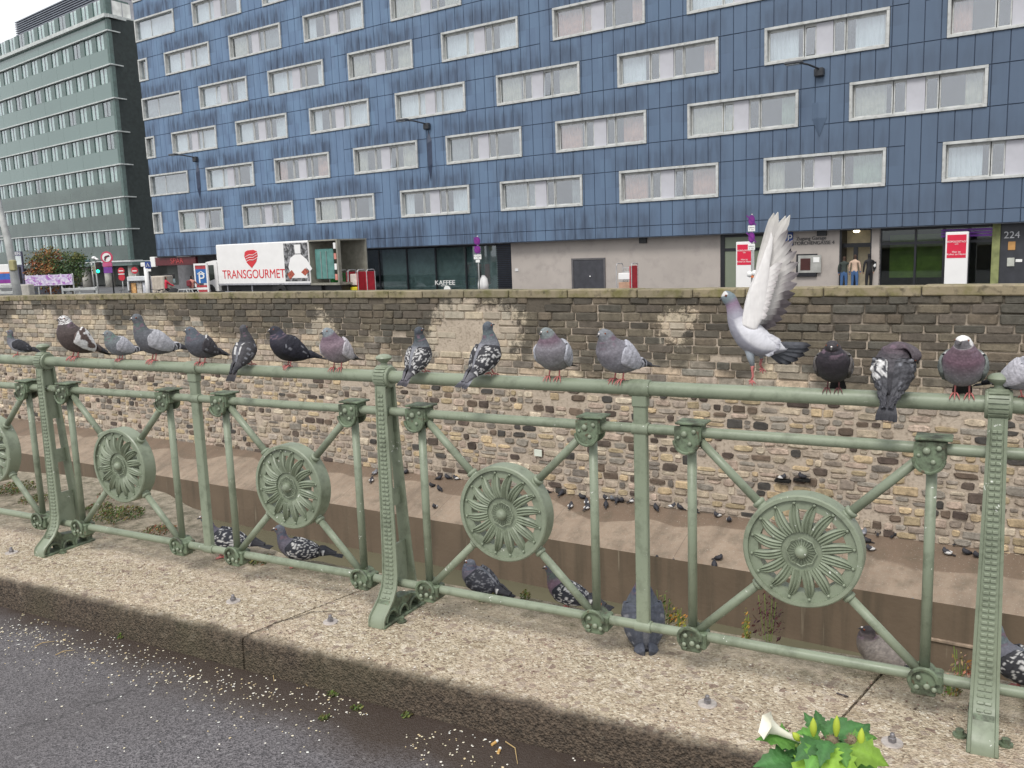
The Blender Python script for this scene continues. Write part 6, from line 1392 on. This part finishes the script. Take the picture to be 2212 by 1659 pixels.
# ---- far pigeons on the slope and the wall: three small plumages, body and wings and tail only
def far_proto(kind):
    cs = {'dark': ((.05, .05, .058), (.03, .03, .036)), 'grey': ((.20, .21, .23), (.40, .40, .43)), 'white': ((.06, .06, .07), (.72, .71, .69))}[kind]
    b = MB(); pts = catmull([(*q[:2], q[2], q[3]) for q in POSE['sleep']], 2); rs = []
    for i, (x, z, ry, rn) in enumerate(pts):
        a = pts[max(i - 1, 0)]; c = pts[min(i + 1, len(pts) - 1)]; tg = Vector((c[0] - a[0], 0, c[1] - a[1])).normalized(); nm_ = Vector((-tg.z, 0, tg.x)); rs.append([Vector((x, math.cos(2 * math.pi * k / 10) * ry, z)) + nm_ * math.sin(2 * math.pi * k / 10) * rn for k in range(10)])
    b.cc = cs[0]; b.rings(rs)
    w = MB(); w.cc = cs[1]
    for sd in (-1, 1): w.ball((-.03, sd * .045, .065), .05, 8, 6, (1.5, .42, .62))
    t = MB(); t.cc = (.035, .035, .04); t.rings([[Vector((-.08, -.02, .04)), Vector((-.08, .02, .04)), Vector((-.08, .02, .048)), Vector((-.08, -.02, .048))], [Vector((-.17, -.03, .012)), Vector((-.17, .03, .012)), Vector((-.17, .03, .018)), Vector((-.17, -.03, .018))]])
    return b.mesh('body', MFE, True), w.mesh('wing', MFE, True), t.mesh('tail', MFE)
FP = {k: far_proto(k) for k in ('dark', 'grey', 'white')}
AZ0 = -5.98
def slope_pt(x, y):
    best = None; d = ray(x, y)
    for i in range(401):
        n = .05 - 2.32 * i / 400; o = WO + WN * n; t = (o.x * WN.x + o.y * WN.y) / (d.x * WN.x + d.y * WN.y); p = d * t; s = (p - WO).dot(WD)
        zz_ = -5.98 + .006 * max(0, s) + ((-6.36 + .012 * max(0, s)) - (-5.98 + .006 * max(0, s))) * min(1, (.05 - n) / 1.15) if n > -1.1 else (-6.36 + .012 * max(0, s)) + (apz(s) - (-6.36 + .012 * max(0, s))) * (-1.1 - n) / 1.16
        e = abs(p.z - zz_)
        if best is None or e < best[0]: best = (e, p, zz_)
    p = best[1].copy(); p.z = best[2]; return p
lab_far = {'dark': 'tiny dark pigeon in the loose flock on the concrete slope at the wall foot', 'grey': 'tiny pale grey pigeon in the loose flock on the concrete slope at the wall foot', 'white': 'tiny black and white pigeon in the loose flock on the concrete slope at the wall foot'}
def farp(x, y, kind, label=None, onwall=False, sc=1.0):
    p = slope_pt(x, y) if not onwall else at_plane(x, y, WO, WY) - WN * .10
    r = empty('pigeon', tuple(p), rng.uniform(0, 6.28) if not onwall else WY + rng.choice([0, 3.1])); r.scale = (sc * .92,) * 3; tag(r, label or lab_far[kind], 'pigeon', 'distant pigeons across the river')
    for nm, me in zip(('body', 'wing', 'tail'), FP[kind]): inst(nm, me, r)
    if onwall: MB().bbox(-.16, .16, -.06, .16, -.06, 0, .01).build('perch_stone', MS, wall, loc=(((p - WO).dot(WD)), -.08, p.z - .0), smooth=False)
FL = [(811, 1025, 'grey'), (877, 1024, 'dark'), (803, 1041, 'white'), (933, 1053, 'dark'), (949, 1060, 'dark'), (949, 1037, 'dark'), (967, 1035, 'dark'), (985, 1037, 'white'), (1179, 1066, 'dark'), (1213, 1070, 'dark'), (1257, 1078, 'dark'), (1267, 1089, 'white'), (1269, 1101, 'white'), (1309, 1080, 'white'), (1309, 1095, 'dark'), (1323, 1082, 'grey'), (1333, 1085, 'dark'), (1343, 1086, 'dark'), (1367, 1086, 'white'), (1417, 1101, 'dark'), (1453, 1098, 'white'), (1469, 1101, 'dark'), (1549, 1118, 'white'), (1499, 1106, 'dark'), (1865, 1156, 'grey'), (1871, 1173, 'dark'), (1897, 1152, 'dark'), (1933, 1156, 'dark'), (2045, 1199, 'white'), (2073, 1172, 'dark'), (2095, 1176, 'white'), (2087, 1199, 'dark'), (2109, 1205, 'dark')]
FL.sort()
ORD = ['first', 'second', 'third', 'fourth', 'fifth', 'sixth', 'seventh', 'eighth', 'ninth', 'tenth', 'eleventh', 'twelfth', 'thirteenth', 'fourteenth', 'fifteenth', 'sixteenth']
for lo, hi, wh in ((0, 1000, 'on the slope by the middle post'), (1000, 1480, 'between third medallion and flat upright'), (1480, 1600, 'left of the fourth medallion'), (1600, 1950, 'at the right rim of the fourth medallion'), (1950, 2300, 'just left of the right post')):
    for i, (x, y, k) in enumerate([f for f in FL if lo <= f[0] < hi]): farp(x, y, k, 'tiny %s pigeon, %s from left %s' % ({'dark': 'dark', 'grey': 'pale grey', 'white': 'black and white'}[k], ORD[i], wh))
farp(939, 1099, 'white', 'tiny speckled pigeon alone on the slope just right of the middle post')
farp(1233, 1097, 'white', 'tiny pigeon on the slope nearest the third medallion rim')
farp(1575, 1128, 'white', 'tiny pigeon with the whitest back on the slope, left of the fourth medallion')
farp(1879, 1191, 'white', 'tiny pale pigeon on the slope touching the right rim of the fourth medallion')
farp(1417, 1217, 'dark', 'tiny dark pigeon low on the slope right of the flat upright', sc=1.1); farp(1439, 1231, 'white', 'tiny white backed pigeon at the slope edge right of the flat upright', sc=1.1); farp(1451, 1221, 'white', 'tiny black and white pigeon, rightmost of the three right of the flat upright')
farp(1553, 1211, 'dark', 'upper of two tiny dark pigeons low on the pale slope'); farp(1543, 1225, 'dark', 'lower of two tiny dark pigeons low on the pale slope')
farp(1976, 1314, 'grey', 'tiny grey pigeon on the slope edge left of the round upright near the right post', sc=1.15); farp(2066, 1327, 'grey', 'tiny grey pigeon on the slope edge between round upright and right post', sc=1.15)
farp(1693, 1034, 'white', 'tiny pale pigeon perched in the rubble wall above the fourth medallion', True, .95); farp(1735, 1032, 'dark', 'tiny dark pigeon perched on the rubble wall above the fourth medallion', True, .95)

# ------------------------------------------------------------------ leafy plant with a white trumpet flower at the kerb
pc = at_z(1775, 1668, KZ); plant = empty('thorn_apple_plant', tuple(pc)); tag(plant, 'bushy thorn apple plant with toothed green leaves and one white trumpet flower', 'plant')
pD = pc.dot(FW) - .12; pm = pD / F_PX; vr2 = Vector((pc.y, -pc.x, 0)).normalized(); vd2 = Vector((pc.x, pc.y, 0)).normalized()
def PL(x, y, d=0.0): return at_y(x, y, pc.y - .10 + d) - pc
gl = G('thorn_leaf'); at_ = gl.attr(); ve = gl.noise(30, 4); cl1 = gl.mix(ve, gl.mix(1, at_, (.75, .75, .75), 'MULTIPLY'), gl.mix(1, at_, (1.25, 1.25, 1.2), 'MULTIPLY')); gl.bump(gl.math('ADD', gl.noise(120, 4), gl.vor(75)), .7, .003); gl.done(cl1, .62); gl.put(gl.b.inputs['Subsurface Weight'], 0)
trn = gl.n('ShaderNodeBsdfTranslucent'); gl.l(cl1, trn.inputs[0]); mxs = gl.n('ShaderNodeMixShader'); mxs.inputs[0].default_value = .28; gl.l(gl.b.outputs[0], mxs.inputs[1]); gl.l(trn.outputs[0], mxs.inputs[2]); gl.l(mxs.outputs[0], gl.out.inputs[0]); MLF = gl.m
def leaf(base, tip, w, col, fold=.25, up=Vector((0, 0, 1))):
    d = tip - base; L = d.length; u = d.normalized(); s = u.cross(up).normalized(); n_ = s.cross(u); b = MB()
    teeth = [(0, .05), (.10, .52), (.18, .86), (.24, .78), (.34, 1.12), (.40, .80), (.52, .98), (.58, .62), (.72, .66), (.78, .40), (.90, .22), (1, .0)]
    mid = [base + u * (L * t) + n_ * (math.sin(math.pi * t) * L * .10 - t * t * L * .12) for t, _ in teeth]; vs = []; 
    for (t, e), m_ in zip(teeth, mid):
        for sg in (-1, 1):
            e2 = e * rng.uniform(.88, 1.1); vs.append(m_ + s * (sg * e2 * w * .5) + n_ * (e2 * w * fold * .5 + .12 * w * nz(t * 4, sg * 3, L * 50)) + u * (.02 * L * e2)); vs.append(m_ + s * (sg * e2 * w) + n_ * (e2 * w * fold * .6 + .25 * w * nz(t * 5, sg, L * 90)) - u * (.015 * L * e2))
    N = len(teeth); k = rng.uniform(.8, 1.25); b.cc = tuple(q * k for q in col); b.v += [tuple(v) for v in mid + vs]; b.c = [tuple(min(1, q * 1.35) for q in b.cc)] * N + [b.cc] * len(vs)
    for i in range(N - 1):
        for sg in (0, 1):
            a0, a1 = N + i * 4 + sg * 2, N + (i + 1) * 4 + sg * 2; f1 = (i, i + 1, a1, a0); f2 = (a0, a1, a1 + 1, a0 + 1)
            b.f += [f1, f2] if sg else [f1[::-1], f2[::-1]]
    return b.build('leaf', MLF, plant, smooth=True)
GD, GM, GY_ = (.06, .165, .05), (.12, .29, .055), (.24, .42, .05)
LV = [((1720, 1605), (1634, 1592), 30, GM, -.02), ((1712, 1640), (1628, 1652), 27, GD, -.05), ((1700, 1660), (1640, 1690), 24, GM, -.03), ((1765, 1590), (1737, 1536), 17, GD, .10), ((1775, 1580), (1762, 1530), 14, GD, .12), ((1790, 1585), (1830, 1548), 21, GD, .05), ((1800, 1590), (1868, 1562), 24, GD, .02), ((1815, 1598), (1900, 1590), 18, GM, .04), ((1830, 1615), (1922, 1650), 33, GY_, -.10), ((1825, 1600), (1890, 1612), 25, GM, -.06), ((1770, 1600), (1718, 1640), 24, GD, -.12), ((1775, 1610), (1742, 1668), 24, GM, -.14), ((1785, 1610), (1800, 1680), 28, GY_, -.15), ((1800, 1615), (1850, 1690), 28, GY_, -.14), ((1790, 1600), (1772, 1650), 20, GD, -.16), ((1810, 1605), (1830, 1655), 22, GM, -.13), ((1770, 1595), (1722, 1580), 20, GM, -.04), ((1840, 1630), (1905, 1685), 26, GM, -.08), ((1760, 1640), (1700, 1700), 26, GY_, -.12), ((1780, 1590), (1800, 1560), 16, GD, .02), ((1745, 1605), (1690, 1618), 18, GD, .0), ((1850, 1600), (1880, 1560), 16, GD, .08)]
for _ in range(16):
    a0 = rng.uniform(0, 6.28); q_ = rng.uniform(20, 70); LV.append(((1778 + 20 * math.cos(a0), 1625 + 14 * math.sin(a0)), (1778 + (q_ + 38) * math.cos(a0), 1632 + (q_ * .55 + 16) * math.sin(a0)), rng.uniform(13, 23), rng.choice([GD, GD, GM]), rng.uniform(-.06, .08)))
for (a, c, w_, col, d) in LV:
    base = PL(*a, d * .6); tip = PL(*c, d); up = (Vector((0, 0, 1)) - vd2 * rng.uniform(.35, .9)).normalized(); leaf(base, tip, w_ * pm * 1.0, col, up=up)
sm = plain('stem_green', (.20, .30, .06), .6); root_ = Vector((0, 0, -.02))
for (x, y) in ((1775, 1600), (1720, 1610), (1830, 1610), (1790, 1590), (1700, 1650)):
    b = MB(); e = PL(x, y, -.04); b.tube([root_, root_.lerp(e, .5) + Vector((0, 0, .02)), e], [.006, .005, .0035], 7); b.build('stem', sm, plant, smooth=True)
mf = plain('trumpet_white', (.80, .78, .66), .6, var=.05); mcx = plain('calyx_yellow_green', (.42, .52, .05), .6)
def along(pts, rad, nm, mt, star=0):
    b = MB(); P_ = [Vector(p) for p in pts]; rs = []; 
    for i, p in enumerate(P_):
        t = (P_[min(i + 1, len(P_) - 1)] - P_[max(i - 1, 0)]).normalized(); a = t.orthogonal().normalized(); c = t.cross(a)
        rs.append([p + (a * math.cos(2 * math.pi * k / 20) + c * math.sin(2 * math.pi * k / 20)) * rad[i] * (1 + (star if i == len(P_) - 1 else star * .2) * (1 if k % 4 == 0 else (-.25 if k % 4 == 2 else 0))) for k in range(20)])
    b.rings(rs, cap=False); return b.build(nm, mt, plant, smooth=True)
along([PL(1733, 1602, -.02), PL(1722, 1597, -.02), PL(1700, 1588, -.02), PL(1680, 1578, -.02), PL(1664, 1570, -.02), PL(1653, 1566, -.02)], [4.5 * pm, 5 * pm, 6.5 * pm, 9 * pm, 15 * pm, 26 * pm], 'trumpet_flower', mf, .22)
for (x0, y0, x1, y1) in ((1757, 1590, 1757, 1550), (1806, 1590, 1808, 1545), (1858, 1612, 1862, 1572), (1728, 1600, 1712, 1582), (1738, 1602, 1728, 1626)):
    a, c = PL(x0, y0, -.06), PL(x1, y1, -.06); along([a.lerp(c, t) for t in (0, .2, .45, .7, .9, 1)], [3 * pm, 6 * pm, 7.5 * pm, 6 * pm, 2.6 * pm, .6 * pm], 'bud', mcx)
for (x, y) in ((1797, 1600), (1840, 1600)):
    b = MB(); c = PL(x, y, -.05); b.ball(c, 11 * pm, 12, 8)
    for k in range(70):
        d = Vector((rng.gauss(0, 1), rng.gauss(0, 1), rng.gauss(0, 1))).normalized(); b.tube([c + d * 10 * pm, c + d * 17 * pm], [1.1 * pm, .2 * pm], 4)
    b.build('spiny_capsule', plain('capsule_brown', (.22, .17, .11), .8) if 'capsule_brown' not in bpy.data.materials else bpy.data.materials['capsule_brown'], plant)

# ------------------------------------------------------------------ small litter, seeds, weeds
def blob(b, p, r, sq=.5, n=6):
    a = rng.uniform(0, 3); ca, sa = math.cos(a), math.sin(a); e = rng.uniform(.6, 1.5); rs = []
    for j in range(4):
        h = -1 + 2 * (j + .3) / 3.6; q = math.sqrt(max(.05, 1 - h * h)); rs.append([p + Vector(((math.cos(2 * math.pi * k / n) * e * ca - math.sin(2 * math.pi * k / n) * sa) * r * q, (math.cos(2 * math.pi * k / n) * e * sa + math.sin(2 * math.pi * k / n) * ca) * r * q, r * sq * (h + 1) * .6)) for k in range(n)])
    b.rings(rs)
seeds = MB(); grit = MB(); cs_ = [(.72, .66, .52), (.78, .74, .66), (.62, .50, .30), (.66, .60, .42), (.7, .7, .66)]
for k in range(2600):
    s = rng.uniform(-1.4, 4.0); n_ = -.385 - abs(rng.gauss(0, .13)) - (rng.random() < .25) * rng.uniform(0, 1.1)
    if s < 1.6 and rng.random() < .4: n_ = -.46 - abs(rng.gauss(0, .11))
    dens = nz(s * 3, n_ * 5) + (.40 if s < 2.0 else -.05)
    if dens < -.05: continue
    seeds.cc = rng.choice(cs_); blob(seeds, fpt(s, n_, GZ + .001), rng.choice([.0022, .0028, .0034, .0026]) * rng.uniform(.7, 1.25))
tag(seeds.build('scattered_seeds', vcol('seed_colour', .7, bump=0), None), 'pale seeds and grains scattered over the wet asphalt along the kerb', 'seeds', kind='stuff')
for k in range(5200):
    s = rng.uniform(-1.6, 4.1); n_ = rng.uniform(-.34, .26)
    if nz(s * 1.7, n_ * 3.4, 8) + .5 * nz(s * 6, n_ * 9) < -.0: continue
    c = rng.choice([(.16, .10, .075), (.24, .15, .12), (.62, .54, .42), (.52, .42, .30), (.34, .22, .18), (.72, .68, .6), (.10, .07, .055)]); grit.cc = c; blob(grit, fpt(s, n_, KZ + .0005), rng.uniform(.0014, .0036), .6)
tag(grit.build('kerb_grit', vcol('grit_colour', .85, bump=0), None), 'brown and pale grit with droppings strewn over the concrete kerb', 'grit', kind='stuff')
tw = plain('dry_straw', (.42, .30, .14), .8)
for k, (a, c, lab) in enumerate([((75, 1397), (118, 1385), 'short pale twig on the asphalt near the left edge, upper one'), ((120, 1415), (162, 1404), 'short straw on the asphalt near the left edge, lower one'), ((575, 1445), (592, 1472), 'bright straw leaning at the foot of the kerb below the block joint'), ((625, 1462), (665, 1482), 'thin straw beside the bright one at the kerb foot'), ((1092, 1602), (1118, 1650), 'curved pale stalk on the asphalt beside the cigarette ends')]):
    p0, p1 = at_z(*a, GZ + .004), at_z(*c, GZ + .006); r = empty('twig', tuple(p0)); tag(r, lab, 'twig', 'twigs on the pavement'); d = p1 - p0; b = MB(); b.tube([(0, 0, 0), tuple(d * .4 + Vector((0, 0, .004)) + Vector((-d.y, d.x, 0)) * .12), tuple(d)], [.0018, .0015, .0007], 6); b.build('stalk', tw, r)
for k, (x, y) in enumerate(((1068, 1605), (1078, 1622))):
    p = at_z(x, y, GZ + .004); r = empty('cigarette_end', tuple(p), R(50 + 25 * k)); tag(r, '%s of two orange cigarette ends on the asphalt at the kerb foot' % ('upper', 'lower')[k], 'cigarette end', 'cigarette ends'); b = MB(); b.tube([(-.011, 0, 0), (.006, 0, 0)], .0042, 10); b.build('filter', plain('filter_orange', (.60, .36, .12), .7), r); b = MB(); b.tube([(.0062, 0, 0), (.014, 0, .001)], .0040, 10); b.build('paper', mt_wht, r)
# weeds: clumps of small leaves
MWD = vcol('weed_colour', .8, bump=0)
def weed(p, rad, h, n_, cols, lab, grp=None, group='weeds at the kerb'):
    r = empty('weed', tuple(p)); tag(r, lab, 'weed', group); b = MB()
    for k in range(n_):
        a = rng.uniform(0, 6.28); q = rad * math.sqrt(rng.random()); hh = h * rng.uniform(.15, 1) * (1 - .5 * q / rad); P_ = Vector((q * math.cos(a), q * math.sin(a), hh)); s_ = rng.uniform(.35, 1) * .010; N_ = Vector((rng.gauss(0, 1), rng.gauss(0, 1), rng.gauss(0, 1) + 1)).normalized(); t_ = N_.orthogonal().normalized(); bt = N_.cross(t_); b.cc = tuple(e * rng.uniform(.6, 1.4) for e in rng.choice(cols)); b.add([P_ - t_ * s_, P_ - bt * s_ * .4, P_ + t_ * s_, P_ + bt * s_ * .4], [(0, 1, 2, 3)])
    b.build('leaves', MWD, r); b = MB()
    for k in range(max(5, n_ // 60)):
        a = rng.uniform(0, 6.28); q = rad * .7 * rng.random(); b.tube([(q * .4 * math.cos(a), q * .4 * math.sin(a), 0), (q * math.cos(a), q * math.sin(a), h * rng.uniform(.5, .95))], .0012, 4)
    b.build('stems', sm, r)
wc = [(.07, .10, .025), (.11, .13, .03), (.05, .07, .02), (.18, .11, .04)]; wr = [(.22, .09, .04), (.13, .10, .04), (.08, .09, .03)]
for (x, y, rd, h, n_, c, lab) in [(38, 1062, .10, .09, 700, wc, 'mossy weed clump behind the left medallion at the picture edge'), (75, 1082, .08, .05, 420, wc, 'low weed clump left of the left post, touching the first round upright'), (135, 1090, .05, .08, 260, wc, 'small green weed seen through the left post'), (215, 1098, .07, .04, 330, wc, 'flat weed just right of the left post'), (255, 1118, .13, .07, 1100, wc, 'broad mossy weed clump below the first full medallion'), (245, 1078, .08, .11, 260, wr, 'reddish dry weed below the first full medallion'), (345, 1148, .08, .04, 420, wr, 'low reddish weed before the first leaning brace'), (560, 1212, .06, .03, 260, wc, 'thin weed behind the bottom rail left of the second medallion'), (1055, 1292, .05, .035, 380, wc, 'small dense weed under the dark pigeon right of the middle post'), (1135, 1294, .02, .05, 70, wc, 'tiny weed sprig between two pigeons on the kerb'), (1292, 1345, .012, .16, 90, [(.35, .22, .03), (.25, .18, .03)], 'thin yellow stalk left of the pigeon seen from behind'), (1432, 1362, .045, .20, 190, wc, 'tall scrubby weed between the flat upright and the fourth bay'), (1465, 1368, .03, .14, 120, [(.35, .24, .03), (.16, .14, .03)], 'yellow weed beside the scrubby one'), (1612, 1392, .014, .17, 90, [(.33, .24, .04), (.14, .14, .03)], 'lone upright yellow stalk in the fourth bay'), (1660, 1385, .05, .26, 200, [(.06, .015, .02), (.09, .03, .03)], 'dark red dry dock stalk below the fourth medallion'), (2075, 1478, .035, .15, 110, [(.30, .14, .05), (.20, .10, .05), (.35, .25, .15)], 'rusty dry weed just left of the right hand post'), (2050, 1500, .03, .06, 90, wc, 'green sprout at the kerb back beside the right hand post')]:
    weed(at_z(x, y, KZ), rd, h * .8, n_, c, lab)
for (x, y, rd, h, n_, lab) in [(700, 1552, .016, .010, 90, 'bright green moss tuft on the asphalt in the lower left middle'), (262, 1378, .014, .022, 40, 'small grass sprout at the foot of the kerb on the left'), (720, 1500, .02, .010, 60, 'moss at the kerb foot left of the middle'), (770, 1530, .02, .010, 60, 'moss tuft at the kerb foot in the middle'), (880, 1545, .018, .010, 50, 'moss at the kerb foot right of the middle tuft')]:
    weed(at_z(x, y, GZ), rd, h, n_, [(.07, .09, .02), (.10, .12, .03)], lab, group='moss tufts on the pavement')
# small feather lying on the kerb
p = at_z(1820, 1500, KZ + .002); r = empty('feather', tuple(p), R(-40)); tag(r, 'small dark feather lying on the right part of the kerb', 'feather'); b = MB(); b.cc = DK; feather(b, Vector((-.016, 0, .002)), Vector((.018, 0, .004)), .006, (.13, .12, .13), BK_); o = b.build('vane', MFE, r, rot=(R(70), 0, 0))

# ------------------------------------------------------------------ lettering curves become plain meshes
dg = bpy.context.evaluated_depsgraph_get(); dg.update()
for o in [o for o in bpy.data.objects if o.type == 'FONT']:
    me = bpy.data.meshes.new_from_object(o.evaluated_get(dg)); n2 = bpy.data.objects.new('lettering', me); COL.objects.link(n2); n2.parent = o.parent; n2.location = o.location; n2.rotation_euler = o.rotation_euler; n2.scale = o.scale
    if not me.materials and o.data.materials: me.materials.append(o.data.materials[0])
    bpy.data.objects.remove(o)
